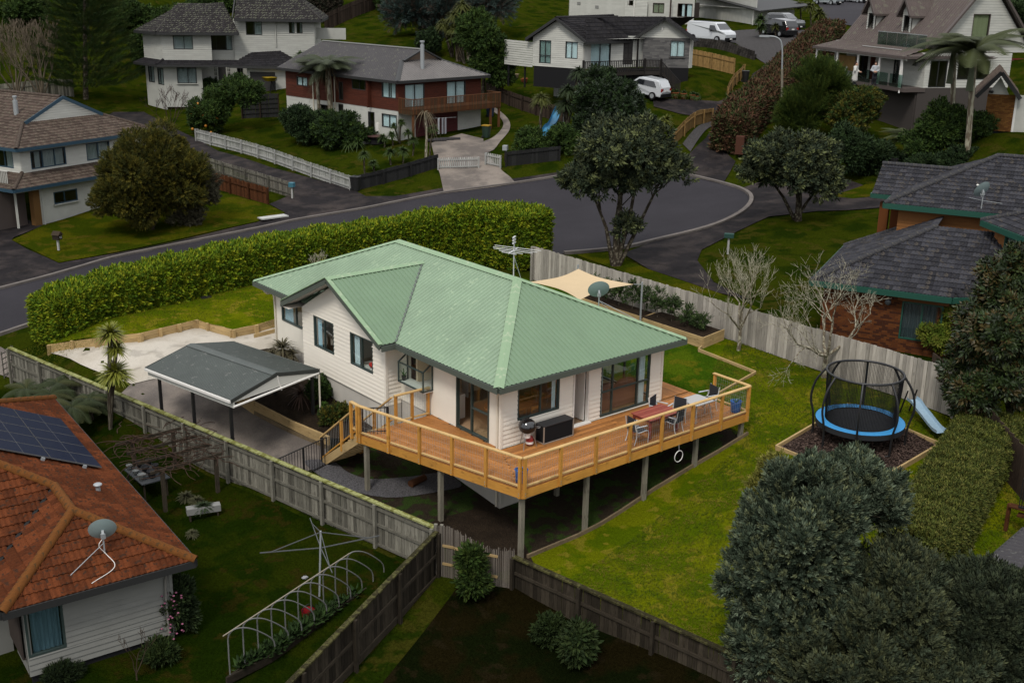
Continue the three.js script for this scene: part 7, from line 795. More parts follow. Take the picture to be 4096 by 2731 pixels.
// ---------- vegetation ----------
const leafT=(L,w,tx,ty,tz,px,py,pz,q)=>{const v=[V(0,0,0),V(-w / 2,L*0.5,L*0.1),V(0,L,0),V(w / 2,L*0.5,L*0.1)].map(p=>p.applyQuaternion(q).add(V(px,py,pz)));return[v[0],v[1],v[2],v[0],v[2],v[3]];};
function sprig(n,L,w,stem,spread=1.1,s=1){reseed(900+s);const P=[];for(let i=0;i<n;i++){const y=stem*(i+0.5) / n,a=i*2.4+rnd(),t=spread*(1-0.55*i / n)*rr2(0.8,1.2),q=new THREE.Quaternion().setFromEuler(new THREE.Euler(t,0,0)).premultiply(new THREE.Quaternion().setFromAxisAngle(Y1,a)),k=rr2(0.75,1.2);for(const p of leafT(L*k,w*k,0,0,0,0,y,0,q))P.push(p.x,p.y,p.z);}return fromTris(P);}
function blades(n,L,w,droop=0.5,up=0.35,s=1,seg=3){reseed(950+s);const P=[];for(let i=0;i<n;i++){const a=rnd()*6.283,e=Math.asin(Math.min(1,up+(1-up)*rnd()))*(rnd()<0.25?-0.4:1),l=L*rr2(0.75,1.1),d=V(Math.cos(a)*Math.cos(e),Math.sin(e),Math.sin(a)*Math.cos(e)),sd=V(-Math.sin(a),0,Math.cos(a));let p=V(0,0,0),prev=null;for(let k=0;k<=seg;k++){const t=k / seg,c=d.clone().multiplyScalar(l*t).add(V(0,-droop*l*t*t,0)),hw=w / 2*(k===0?0.6:1-t*0.95),cur=[c.clone().addScaledVector(sd,-hw),c.clone().addScaledVector(sd,hw)];if(prev)for(const q of[prev[0],prev[1],cur[1],prev[0],cur[1],cur[0]])P.push(q.x,q.y,q.z);prev=cur;}}return fromTris(P);}
function frond(L,w,n=22,droop=0.5,lw=0.05){const P=[],c=t=>V(0,L*t*(0.75-droop*t),L*t*(0.55+0.35*t));for(let i=1;i<=n;i++){const t=i / n,o=c(t),ll=w*Math.sin(Math.PI*(0.12+0.83*t));for(const s of[-1,1]){const tip=o.clone().add(V(s*ll*0.9,-ll*0.28,ll*0.45)),b=c(Math.min(1,t+1.1 / n));for(const q of[o,b,tip])P.push(q.x,q.y,q.z);}const p0=c(t-1 / n);for(const q of[p0.clone().add(V(-0.02,0,0)),p0.clone().add(V(0.02,0,0)),o])P.push(q.x,q.y,q.z);}return fromTris(P);}
const SG={hedge:sprig(9,0.13,0.055,0.2,0.95,1),small:sprig(9,0.085,0.032,0.15,0.95,2),olive:sprig(13,0.10,0.036,0.2,0.85,3),big:sprig(7,0.22,0.10,0.18,1.15,4),far:sprig(8,0.26,0.12,0.34,1.0,5),farFine:sprig(11,0.22,0.06,0.38,0.8,6),needle:sprig(16,0.14,0.02,0.45,0.55,7),tuft:blades(9,0.06,0.008,0.25,0.55,8,2)};
const leafMat=std([1,1,1],0.8,{specularIntensity:0.35}),glossLeaf=std([1,1,1],0.45,{specularIntensity:0.6});
const dmy=new THREE.Object3D(),tc=new THREE.Color();
// instanced sprigs: samples are [pos, dir, size, tintIndex]
function sprigs(parent,name,geo,samples,tints,mat=leafMat,vary=0.3){
 const im=new THREE.InstancedMesh(geo,mat,samples.length);const inv=parent?parent.position:V(0,0,0);
 samples.forEach(([p,d,s,t],i)=>{dmy.position.copy(p).sub(inv);dmy.quaternion.setFromUnitVectors(Y1,d);dmy.rotateY(rnd()*6.28);dmy.scale.setScalar(s);dmy.updateMatrix();im.setMatrixAt(i,dmy.matrix);const c=tints[t??Math.floor(rnd()*tints.length)],k=1+(rnd()-0.5)*2*vary;im.setColorAt(i,tc.setRGB(c[0]*k,c[1]*k,c[2]*k));});
 im.name=name;if(parent)im.userData.kind='stuff';im.castShadow=im.receiveShadow=true;if(parent)parent.add(im);else{im.name=numbered(name);scene.add(im);}return im;
}
const rdir=()=>{const z=rr2(-1,1),a=rnd()*6.283,r=Math.sqrt(1-z*z);return V(r*Math.cos(a),z,r*Math.sin(a));};
// clumpy crown: blobs [centre, rx, ry, rz]; clumps sit on each blob and carry the sprigs
function crownPts(blobs,n,size,{clump=0.36,up=0.35,inner=0.12,nc:NC=24,low=-0.7}={}){
 const out=[],vol=blobs.map(b=>b[1]*b[2]+b[1]*b[3]+b[2]*b[3]),tot=vol.reduce((a,b)=>a+b,0);
 blobs.forEach(([c,rx,ry,rz],bi)=>{const m=Math.round(n*vol[bi] / tot),nc=Math.max(4,Math.round(NC*Math.min(1,m / 150)));for(let i=0;i<nc;i++){const d=rdir();if(d.y<low){d.y=-d.y;}const k=rr2(0.55,0.98),cc=c.clone().add(V(d.x*rx*k,d.y*ry*k,d.z*rz*k)),cr=Math.sqrt(Math.min(rx,ry)*Math.max(rx,ry))*clump*rr2(0.5,1.25);for(let j=0;j<m / nc;j++){const e=rdir(),q=cc.clone().addScaledVector(e,cr*(0.6+0.4*Math.sqrt(rnd()))),dn=e.clone().multiplyScalar(0.75).addScaledVector(d,0.5).add(V(0,up,0)).normalize();out.push([q,dn,size*rr2(0.7,1.25)]);}}for(let i=0;i<m*inner;i++){const d=rdir(),k=rr2(0.2,0.7);out.push([c.clone().add(V(d.x*rx*k,d.y*ry*k,d.z*rz*k)),rdir(),size*1.2]);}});
 return out;
}
const G_=(b,ex,depth=0.8)=>ex.map(([x,y,rx,ry,dz=0])=>{const m=mPer(b),c=atBase(x,y,b).addScaledVector(fwG,dz);return[c,rx*m,ry*m,rx*m*depth];});
// branching limbs
function limbs(p,d,L,r,lvl,opts,out){const{spread=0.6,kids=3,up=0.25,min=0.006,shrink=0.68,wig=0.25}=opts;let q=p.clone(),dd=d.clone(),rad=r;const seg=3;for(let i=0;i<seg;i++){const nx=q.clone().addScaledVector(dd,L / seg),r2=rad*0.86;out.push(cyl(q,nx,rad,r2,lvl>2?4:6,true));q=nx;rad=r2;dd.add(rdir().multiplyScalar(wig)).add(V(0,up*0.3,0)).normalize();if(lvl<opts.depth&&i>0&&rnd()<0.75){const nd=dd.clone().add(rdir().multiplyScalar(spread*1.3)).add(V(0,up*0.4,0)).normalize();limbs(q.clone(),nd,L*shrink*rr2(0.6,1),Math.max(min,rad*0.6),lvl+1,opts,out);}}if(lvl<opts.depth)for(let k=0;k<kids;k++){const nd=dd.clone().add(rdir().multiplyScalar(spread)).add(V(0,up*0.5,0)).normalize();limbs(q.clone(),nd,L*shrink*rr2(0.75,1.1),Math.max(min,rad*0.72),lvl+1,opts,out);}}
let treeSeed=1000;
function tree(name,label,base,ex,{n=3000,geo=SG.far,size=1,tints,trunk=M.bark,tr=0.12,group,cat='tree',mat,cr,stems=1,depth=0.8,vary}={}){
 reseed(treeSeed++*7919%99991);const b=base.isVector3?base:G(...base),t=thing(name,label,cat,b,group),bl=G_(b,ex,depth),gs=[];
 if(tr){bl.forEach(([c,rx,ry],i)=>{const s=b.clone().add(V((rnd()-0.5)*tr*2,-0.1,(rnd()-0.5)*tr*2)),m=s.clone().lerp(c,0.45).add(V((rnd()-0.5)*rx*0.3,0.1*ry,(rnd()-0.5)*rx*0.3)),r=tr*(i?0.6:1);gs.push(cyl(s,m,r,r*0.75,8,true),cyl(m,c,r*0.75,r*0.35,7,true));for(let k=0;k<5;k++){const d=rdir();d.y=Math.abs(d.y)*0.6;gs.push(cyl(m.clone().lerp(c,rr2(0.2,1)),c.clone().add(V(d.x*rx*0.75,d.y*ry*0.75,d.z*rx*0.75)),r*0.35,r*0.1,5,true));}});part(t,cat==='tree'?'trunk':'stems',merge(gs),trunk);}
 sprigs(t,cat==='tree'?'crown':'foliage',geo,crownPts(bl,n,size,cr),tints,mat||leafMat,vary);return t;
}
const bush=(label,base,ex,o)=>tree('shrub',label,base,ex,{cat:'shrub',tr:0.05,...o});
const TN={hedge:[[0.13,0.185,0.006],[0.085,0.14,0.005],[0.20,0.22,0.009],[0.05,0.095,0.004]],olive:[[0.060,0.082,0.052],[0.10,0.125,0.080],[0.036,0.052,0.032],[0.115,0.13,0.065],[0.024,0.036,0.021]],street:[[0.030,0.042,0.022],[0.045,0.055,0.028],[0.022,0.032,0.018],[0.10,0.115,0.045]],gold:[[0.066,0.062,0.008],[0.044,0.046,0.007],[0.030,0.034,0.006],[0.095,0.080,0.010]],dark:[[0.016,0.032,0.010],[0.026,0.046,0.014],[0.011,0.022,0.007]],mid:[[0.026,0.052,0.009],[0.040,0.068,0.012],[0.018,0.036,0.007]],lime:[[0.10,0.13,0.012],[0.07,0.11,0.010],[0.14,0.15,0.02]],cypress:[[0.035,0.060,0.008],[0.055,0.078,0.011],[0.022,0.040,0.006]],brown:[[0.060,0.028,0.016],[0.085,0.044,0.022],[0.045,0.035,0.014],[0.035,0.050,0.014]],silver:[[0.055,0.085,0.075],[0.035,0.055,0.048],[0.06,0.045,0.035]],sage:[[0.075,0.068,0.042],[0.095,0.088,0.055],[0.05,0.046,0.03]],clip:[[0.085,0.095,0.016],[0.060,0.075,0.013],[0.11,0.11,0.024],[0.040,0.052,0.010]]};  // distant and foreground leaf tints lowered to carry the vignette darkening
// hedge along a line
function hedge(label,line,w,h,{n=9000,geo=SG.hedge,size=1,tints=TN.hedge,fuzz=0.16,mat,stem=true,name='hedge'}={}){
 reseed(treeSeed++*7919%99991);const L=new THREE.CatmullRomCurve3(line.map(p=>V(p.x,0,p.z)),false,'centripetal'),t=thing(name,label,'hedge',drop(line[0])),out=[],W_=u=>(typeof w==='function'?w(u):w),H_=u=>(typeof h==='function'?h(u):h);
 const P=(u,a,y)=>{const c=L.getPointAt(u),d=L.getTangentAt(u),s=V(-d.z,0,d.x);return V(c.x+s.x*a,th(c.x,c.z)+y,c.z+s.z*a);};
 for(let i=0;i<n;i++){const u=rnd(),hw=W_(u) / 2,hh=H_(u),per=2*hh+2*hw,k=rnd()*per,bump=0.14*Math.sin(u*61)+0.1*Math.sin(u*143+k*2)+0.08*Math.sin(k*7+u*300);let a,y,nn;const d=L.getTangentAt(u),s=V(-d.z,0,d.x);if(k<hh){a=-hw;y=k;nn=s.clone().negate();}else if(k<hh+2*hw){a=k-hh-hw;y=hh;nn=V(0,1,0);}else{a=hw;y=per-k;nn=s.clone();}const j=bump*fuzz*3-rnd()*fuzz*1.4;const rc=y>hh-0.3&&Math.abs(a)>hw-0.3?-0.1:0;const p=P(u,a+(a<0?-1:1)*(k<hh||k>=hh+2*hw?j+rc:0),y+(nn.y?j+rc:0));out.push([p,nn.multiplyScalar(0.7).add(V(0,0.55,0)).add(rdir().multiplyScalar(0.5)).normalize(),size*rr2(0.75,1.3)]);}
 for(const u of[0,1])for(let i=0;i<n*0.04;i++){const hw=W_(u) / 2,hh=H_(u),d=L.getTangentAt(u).multiplyScalar(u?1:-1),a=rr2(-hw,hw),y=rr2(0.1,hh),p=P(u,a,y).addScaledVector(d,0.25*Math.cos(a / hw*1.4)+rr2(-0.15,0.1));out.push([p,d.clone().add(V(0,0.5,0)).add(rdir().multiplyScalar(0.5)).normalize(),size*rr2(0.75,1.3)]);}
 sprigs(t,'leaves',geo,out,tints,mat);
 if(stem){const gs=[],ln=L.getLength();for(let s=0.3;s<ln;s+=0.5){const u=s / ln;gs.push(cyl(P(u,0,-0.1),P(u,rr2(-0.2,0.2),H_(u)*0.9),0.03,0.015,5,true));for(let k=0;k<4;k++)gs.push(cyl(P(u,0,H_(u)*rr2(0.1,0.6)),P(Math.min(1,u+0.01),rr2(-1,1)*W_(u)*0.45,H_(u)*rr2(0.4,0.95)),0.014,0.006,4,true));}part(t,'stems',merge(gs),M.bark);}
 return t;
}
hedge('long clipped bright green hedge between the front lawn and the road',[[-6.6,23.7],[-3,24.4],[1,24.7],[5,24.7],[9,24.4],[12.6,23.4],[15,21.5],[16.1,19.2],[16.4,17.6]].map(p=>W3(...p)),u=>1.9+0.5*ss(0.7,0.95,u)+0.3*(1-ss(0,0.12,u)),u=>1.95+0.9*ss(0.62,0.92,u),{n:52000,size:1.15,fuzz:0.2});
hedge('olive green clipped hedge sloping down behind the trampoline',[[14.8,-9.0],[11.5,-9.9],[8.6,-10.8],[6.6,-11.2]].map(p=>W3(...p)),1.9,u=>1.25+0.25*u,{n:30000,geo:SG.small,size:1,tints:TN.clip,fuzz:0.1});
hedge('tall reddish brown hedge along the lane beside the street lamp',[[1676,350],[1700,310],[1752,262],[1800,210],[1850,158],[1905,110]].map(p=>G(...p)),2.4,2.5,{n:14000,geo:SG.far,size:1,tints:TN.brown,fuzz:0.2});
// grass tufts give the near lawn its nap
{reseed(321);const pts=[],pl=[W3(9.3,-0.3),W3(15,3),W3(15.2,-7.5),W3(13,-13),f2(16),f2(9),f2(3),W3(1,-4.2),W3(9,-3)].map(p=>new THREE.Vector2(p.x,p.z)),ins=(x,z)=>{let c=false;for(let i=0,j=pl.length-1;i<pl.length;j=i++)if((pl[i].y>z)!==(pl[j].y>z)&&x<(pl[j].x-pl[i].x)*(z-pl[i].y) / (pl[j].y-pl[i].y)+pl[i].x)c=!c;return c;};while(pts.length<60000){const x=rr2(-2,16),z=rr2(-4,17);if(!ins(x,z)||(x>8.9&&x<13.3&&z>4.2&&z<8.3))continue;const dry=vn(x*1.3+50,z*1.3+50,997,5)*0.6+vn(x*4+9,z*4+9,997,6)*0.4;pts.push([V(x,th(x,z)+0.045,z),V(rr2(-0.3,0.3),1,rr2(-0.3,0.3)).normalize(),rr2(0.6,1.4),dry>0.68?2:dry>0.45?1:0]);}tag(sprigs(null,'grass',SG.tuft,pts,[[0.056,0.084,0.002],[0.095,0.11,0.003],[0.15,0.13,0.014]]),'short bright lawn grass below the deck','grass',null,'stuff');}
{reseed(322);const pts=[];while(pts.length<14000){const p=W3(rr2(-8,8),rr2(17,24),0),q=th(p.x,p.z);if(-p.z<20.5&&p.x<1)continue;pts.push([V(p.x,q+rise(p.x,p.z),p.z),V(rr2(-0.3,0.3),1,rr2(-0.3,0.3)).normalize(),rr2(0.6,1.3)]);}tag(sprigs(null,'grass',SG.tuft,pts,[[0.065,0.082,0.002],[0.12,0.115,0.003]]),'short bright lawn grass in front of the long hedge','grass',null,'stuff');}
// ---- trees round the near gardens
const ol={geo:SG.olive,size:1.15,tints:TN.olive,cr:{clump:0.2,up:0.75,nc:58,inner:0.06},tr:0.1};
tree('olive_tree','large grey green leafy tree covering the near corner of the lawn',[1880,1540],[[1850,1230,165,160],[1985,1180,110,110,0.6],[1750,1290,95,110],[1880,1400,190,110],[1770,1440,100,90,-0.5]],{...ol,n:34000});
tree('olive_tree','dark grey green tree at the bottom edge of the picture',[2080,1610],[[2060,1400,170,120],[1960,1500,190,110,-0.6],[2130,1530,170,110,-0.6]],{...ol,n:26000,tints:[[0.040,0.052,0.030],[0.060,0.070,0.036],[0.024,0.034,0.018],[0.07,0.078,0.035]]});
tree('olive_tree','dark grey green tree in the bottom right corner',[2290,1600],[[2270,1420,130,110],[2200,1500,140,100,-0.4],[2330,1530,120,100,-0.6]],{...ol,n:22000,tints:[[0.024,0.034,0.018],[0.034,0.044,0.022],[0.016,0.022,0.012],[0.045,0.055,0.028]]});
tree('magnolia_tree','dark glossy leaved tree at the right edge above the clipped hedge',G(2330,1010),[[2310,760,95,110],[2280,860,95,80],[2340,650,60,70,0.5],[2235,900,45,45]],{n:7500,geo:SG.big,size:1,tints:[[0.022,0.038,0.010],[0.036,0.050,0.014],[0.060,0.045,0.014],[0.014,0.024,0.007]],mat:glossLeaf,tr:0.13});
bush('sparse yellow green shrub in front of the brick house window',G(2150,822),[[2150,780,28,30],[2180,730,12,28],[2125,770,16,16],[2212,772,12,22]],{n:520,geo:SG.big,size:0.75,tints:TN.lime,tr:0.02});
tree('street_tree','evergreen street tree with a forked trunk in front of the turning circle',[1414,612],[[1430,345,120,55],[1350,415,62,45],[1525,400,58,62],[1430,420,85,50,0.6],[1480,310,60,30],[1440,525,30,28]],{n:6200,geo:SG.far,size:0.8,tints:TN.street,tr:0.2,trunk:M.bark,cr:{clump:0.24,low:-0.3,nc:30,inner:0.03}});
tree('street_tree','evergreen street tree on the round lawn beside the brick house drive',[1833,508],[[1820,350,100,40],[1755,392,58,40],[1890,420,55,42],[1825,400,85,45]],{n:5200,geo:SG.far,size:0.85,tints:TN.street,tr:0.2,cr:{clump:0.26,low:-0.4,nc:30,inner:0.04}});
tree('round_bush_tree','big round golden green bush beside the blue trimmed house',[350,528],[[345,385,118,85],[330,445,120,75],[415,430,62,75],[290,400,75,75]],{n:15000,geo:SG.farFine,size:0.85,tints:TN.gold,tr:0.1,cr:{clump:0.26,low:-0.9}});
bush('grey green feathery shrub against the round golden bush',[455,515],[[455,440,35,65],[430,500,35,20]],{n:3200,geo:SG.farFine,size:0.7,tints:TN.sage});
bush('dense dark shrub in front of the white gabled house',[1400,300],[[1375,205,52,42],[1425,240,62,45],[1370,255,55,50],[1440,285,50,35]],{n:7600,geo:SG.far,size:0.8,tints:[...TN.dark,[0.05,0.066,0.045]],tr:0.1});
bush('orange fruited citrus shrub above the white picket fence',[497,303],[[490,250,48,40],[545,215,50,32],[475,275,38,28]],{n:4600,geo:SG.far,size:0.75,tints:TN.mid});
{reseed(77);const b=G(497,303),t=thing('citrus_fruit','scattered orange fruit hanging in the citrus shrub','fruit',b);for(const[x,y]of[[446,260],[450,292],[475,262],[455,246],[480,285],[492,300],[505,268],[462,235]]){const p=atBase(x,y,b).addScaledVector(fwG,-1.2);part(t,'orange',ball(0.13,p.x,p.y,p.z,1,1,1,8,6),std([0.36,0.14,0.006],0.6));}}
bush('cloud pruned dark green shrub under the mossy roofed house windows',[452,240],[[437,203,20,11],[478,194,22,12]],{n:1700,geo:SG.farFine,size:0.55,tints:TN.dark,cr:{clump:0.2}});
bush('small round shrub by the white plinth of the mossy roofed house',[395,238],[[395,233,12,6]],{n:320,geo:SG.farFine,size:0.5,tints:TN.mid});
bush('low round reddish shrub by the white plinth corner',[426,236],[[426,232,8,5]],{n:200,geo:SG.farFine,size:0.5,tints:TN.brown});
bush('dark leafy shrubs under the palms of the red house',[700,330],[[690,285,40,38],[730,300,42,38]],{n:3600,geo:SG.far,size:0.8,tints:TN.dark});
bush('mixed green shrub beside the white wall of the red house',[790,335],[[770,300,45,38],[815,315,42,25],[800,285,25,22]],{n:3600,geo:SG.far,size:0.75,tints:[...TN.mid,...TN.dark]});
bush('dense green shrub beside the blue garden slide',[1235,355],[[1215,330,38,26],[1290,320,38,22],[1250,345,30,18]],{n:3000,geo:SG.far,size:0.75,tints:TN.mid});
bush('wind combed green juniper below the steep roofed house',[1850,312],[[1850,262,55,48],[1900,215,60,50],[1880,180,45,28]],{n:6000,geo:SG.needle,size:1.5,tints:TN.cypress,cr:{up:0.9,clump:0.3}});
bush('yellowish spreading shrub below the timber steps',[1960,330],[[1955,262,60,42],[1990,232,40,22]],{n:4200,geo:SG.far,size:0.75,tints:[...TN.gold,...TN.mid]});
bush('upright dark conifer shrub at the veranda end',[2145,258],[[2150,190,42,55],[2190,220,30,35]],{n:4200,geo:SG.needle,size:1.5,tints:TN.dark,cr:{up:0.8}});
bush('deep green ferny shrub between the two tall palms',[2180,350],[[2170,290,55,45],[2240,300,40,30],[2120,330,45,30]],{n:5200,geo:SG.far,size:0.8,tints:TN.mid});
bush('dark undergrowth behind the second street tree',[1985,400],[[1950,340,60,40],[2020,370,60,30],[2090,385,50,25]],{n:5200,geo:SG.far,size:0.85,tints:TN.dark});
bush('dim shrubs along the dark garden fence near the brick house',[2150,400],[[2130,385,55,22],[2200,370,45,25]],{n:2600,geo:SG.far,size:0.75,tints:TN.dark});
tree('garden_tree','dark leafy tree beside the white slat screen',[1110,240],[[1130,120,48,48],[1105,75,45,40],[1150,165,30,35]],{n:5200,geo:SG.far,size:0.95,tints:TN.mid,tr:0.16});
bush('round dark shrub on the upper lawn behind the red house',[985,128],[[985,98,24,24]],{n:1400,geo:SG.far,size:0.9,tints:TN.dark});
tree('silver_conifer','silvery blue conifer drooping over the upper lawn',[1030,80],[[960,25,65,25],[1040,30,60,32],[1130,5,60,25],[1010,55,35,14]],{n:6000,geo:SG.needle,size:2.4,tints:TN.silver,tr:0.25});
tree('dark_tree','dark brown tree behind the upper paling fence',[740,45],[[740,10,45,30],[690,15,30,25]],{n:2600,geo:SG.far,size:1.1,tints:[[0.02,0.022,0.012],[0.03,0.024,0.016]],tr:0.2});
tree('dark_tree','dark tree at the top right corner',[2320,110],[[2310,45,50,50],[2345,80,35,40]],{n:4600,geo:SG.far,size:0.95,tints:TN.dark,tr:0.2});
for(const[x,y,rx,ry,lb]of[[395,60,50,45,'green shrub behind the mossy roofed house gutter'],[350,110,40,50,'dark shrub against the side of the mossy roofed house'],[470,15,35,22,'leafy tuft above the mossy roof ridge'],[300,40,55,30,'broad green shrub on the top hillside'],[230,20,45,25,'pale green shrub near the hilltop beside the tall conifer'],[60,20,60,30,'hillside shrub behind the bare grey tree'],[520,5,30,16,'shrub peeking over the mossy roof at the picture top'],[900,5,40,18,'green shrub at the top of the upper lawn']])bush(lb,[x,y+ry*1.1],[[x,y,rx,ry*0.9]],{n:1500,geo:SG.far,size:1.25,tints:TN.mid,group:undefined});
// tall conifer with drooping tiers
{reseed(88);const b=G(196,228),m=mPer(b),t=thing('tall_conifer','tall dark tiered conifer at the far left lawn','tree',b);part(t,'trunk',cyl(b,atBase(192,-60,b),0.28,0.1,10),M.bark);const out=[];for(let k=0;k<14;k++){const y=195-k*17,w=(130-k*5.6)*m,c=atBase(195,y,b);for(let j=0;j<7;j++){const a=j / 7*6.283+k*0.7,d=V(Math.cos(a),0,Math.sin(a));for(let i=0;i<46;i++){const s=0.15+0.85*rnd(),p=c.clone().addScaledVector(d,w*s).add(V(0,w*(0.30*s*s-0.12*s),0)).addScaledVector(V(-d.z,0,d.x),(rnd()-0.5)*w*0.32*(1.1-s*0.6)).add(V(0,rr2(-0.1,0.1),0));out.push([p,d.clone().add(V(0,0.55,0)).add(rdir().multiplyScalar(0.35)).normalize(),rr2(1.4,2.2)]);}}}sprigs(t,'crown',SG.needle,out,[[0.014,0.032,0.005],[0.024,0.046,0.007],[0.036,0.05,0.008]]);}
// bare trees
function bare(name,label,base,dirs,o,mat=M.barkPale,tm=null){reseed(o.seed);const b=base.isVector3?base:G(...base),t=thing(name,label,'tree',b),gs=[];part(t,'trunk',cyl(b.clone().add(V(0,-0.1,0)),b.clone().add(V(0,o.trunk,0)),o.r*1.2,o.r*0.9,9),mat);for(const d of dirs)limbs(b.clone().add(V(0,o.trunk*0.92,0)),V(...d).normalize(),o.L,o.r*0.7,0,o,gs);part(t,'branches',merge(gs),tm||mat);return t;}
bare('bare_tree','leafless twiggy tree in front of the grey fence by the timber beds',[1697,806],[[-0.3,1,0.1],[0.35,1,-0.2],[0,1,0.4],[0.5,0.5,-0.5],[-0.6,0.6,0]],{seed:11,trunk:1.0,r:0.075,L:1.3,depth:4,spread:0.6,kids:2,shrink:0.74,up:0.35,min:0.005,wig:0.22});
bare('bare_tree','wide leafless lichen covered tree in front of the grey fence by the trampoline',[1893,868],[[-0.8,0.5,-0.4],[0.8,0.55,0.4],[-0.3,0.9,0.4],[0.4,0.7,-0.6],[-0.9,0.35,0.5]],{seed:14,trunk:1.0,r:0.10,L:1.55,depth:4,spread:0.7,kids:2,shrink:0.74,up:0.16,min:0.005,wig:0.28});
for(const[x,s,lb]of[[40,21,'tall bare grey stemmed tree at the top left edge'],[95,22,'tall bare many stemmed tree behind the brown tiled roof']])bare('bare_tree',lb,[x,246],[[-0.15,1,0],[0.2,1,0.1],[0.05,1,-0.2],[-0.4,0.9,0.2],[0.45,0.9,0],[0,1,0.3]],{seed:s,trunk:0.6,r:0.16,L:3.2,depth:4,spread:0.42,kids:2,shrink:0.66,up:0.35,min:0.018,wig:0.16},std([0.13,0.105,0.075],1));
bare('bare_shrub','thin purple brown bare shrub in the courtyard behind the round bush',[390,300],[[-0.3,1,0],[0.4,1,0],[0,1,0.3],[0.7,0.7,0],[-0.7,0.8,0]],{seed:31,trunk:0.2,r:0.05,L:1.7,depth:3,spread:0.55,kids:2,up:0.2,min:0.012},std([0.055,0.036,0.032],1));
bare('bare_shrub','leafless sapling with a stake against the orange tiled house wall',W3(-13.0,-1.05,-2.85),[[0.1,1,0],[0.5,0.9,0.1],[-0.25,1,0]],{seed:33,trunk:0.25,r:0.022,L:0.62,depth:3,spread:0.45,kids:1,up:0.4,min:0.006},std([0.05,0.035,0.025],1));
bare('bare_shrub','small bare white stemmed shrub in front of the long hedge',G(735,655),[[-0.4,1,0],[0.4,1,0],[0,1,0.2]],{seed:35,trunk:0.5,r:0.035,L:0.6,depth:3,spread:0.5,kids:2,up:0.3,min:0.008});
// ---- spiky plants
const bladeG={yucca:blades(240,0.62,0.12,0.3,-0.25,1),cab:blades(260,0.9,0.15,0.5,-0.2,2),flax:blades(80,1.25,0.17,0.5,0.4,3,4),far:blades(150,0.9,0.22,0.35,-0.2,4,2),grassy:blades(60,0.7,0.08,0.7,0.3,5)};
const YM={lime:std([0.15,0.16,0.014],0.6),green:std([0.035,0.060,0.012],0.65),dark:std([0.022,0.036,0.012],0.7),flax:std([0.085,0.075,0.042],0.7),red:std([0.075,0.045,0.032],0.7),yell:std([0.060,0.068,0.012],0.7)};
function spiky(name,label,base,heads,{geo=bladeG.far,mat=YM.green,trunk=M.bark,tr=0.09,cat='plant',group}={}){reseed(treeSeed++*7919%99991);const b=base.isVector3?base:G(...base),t=thing(name,label,cat,b,group),m=mPer(b);for(const[x,y,r]of heads){const c=atBase(x,y,b),L=geo===bladeG.flax?1.25:geo===bladeG.yucca?0.62:geo===bladeG.grassy?0.7:0.9,h=part(t,'head',geo.clone().rotateY(rnd()*6).scale(r*m / L,r*m / L,r*m / L).translate(c.x,c.y,c.z),mat);if(tr&&c.y-b.y>0.15)part(t,'stem',tube([b.clone().add(V(0,-0.1,0)),b.clone().lerp(c,0.5).add(V(rr2(-0.08,0.08),0,rr2(-0.08,0.08))),c],tr,7,8),trunk);}return t;}
spiky('yucca','bright lime green yucca with two heads rising over the mossy fence',G(252,985),[[252,765,40],[266,800,32],[263,855,48]],{geo:bladeG.yucca,mat:YM.lime,tr:0.08});
const z1=zz(631.6,80.4,0.21484);[[1270,970,65,1330,1150,'yucca with small heads left of the downstairs window'],[1350,930,68,1335,1160,'tall yucca in front of the downstairs window'],[1250,1065,80,1260,1180,'yucca beside the round garden table'],[1155,1095,80,1170,1200,'yucca nearest the white steps'],[1420,1040,75,1430,1180,'yucca in front of the white garage corner'],[1235,1250,95,1240,1390,'broad yucca above the black fence'],[1370,1240,100,1370,1370,'dark broad yucca in the middle of the group above the black fence'],[1475,1120,80,1470,1290,'yucca nearest the maroon garage door'],[950,1275,85,958,1480,'yucca on a stem above the black and white fence join'],[1050,1370,75,1055,1450,'low yucca beside the stemmed one on the red house lawn'],[1690,1000,90,1650,1300,'leaning yucca in front of the maroon garage door']].forEach(([x,y,r,bx,by,lb])=>spiky('yucca',lb,G(...z1(bx,by)),[[...z1(x,y),r*0.21484]],{tr:0.07,group:'yuccas in front of the red house'}));
{const b=G(...z1(1612,1310)),t=thing('dead_palm_stem','pale dead palm stem with hanging skirt beside the maroon garage door','plant',b),c=atBase(...z1(1605,830),b);part(t,'stem',tube([b,b.clone().lerp(c,0.5).add(V(0.1,0,0)),c],0.1,8,10),M.barkPale);part(t,'skirt',blades(30,1.6,0.08,1.4,0.1,9).translate(c.x,c.y,c.z),std([0.14,0.115,0.075],0.9));}
spiky('cabbage_tree','cabbage tree beside the blue garden slide',[1240,312],[[1243,225,30]],{geo:bladeG.cab,mat:YM.yell,tr:0.13,cat:'tree'});
spiky('cabbage_tree','cabbage tree with long drooping leaves beside the dense dark shrub',[1300,305],[[1297,240,34],[1305,205,30],[1330,165,30]],{geo:bladeG.cab,mat:YM.dark,tr:0.12,cat:'tree'});
spiky('cabbage_tree','slim cabbage tree between the white house and the red house palms',[708,250],[[690,128,26],[705,135,18]],{geo:bladeG.cab,mat:YM.green,tr:0.14,cat:'tree'});
[[1018,55,26,1038,130],[1045,35,30,1050,140],[1062,12,28,1056,140],[1042,65,22,1066,145]].forEach(([x,y,r,bx,by],i)=>spiky('cabbage_tree',['leftmost cabbage tree of the clump behind the red house','second cabbage tree of the clump behind the red house','tallest cabbage tree of the clump behind the red house','lowest headed cabbage tree of the clump behind the red house'][i],[bx,by],[[x,y,r],[x+18,y+12,r*0.8]],{geo:bladeG.cab,mat:YM.yell,tr:0.16,cat:'tree',group:'cabbage trees behind the red house'}));
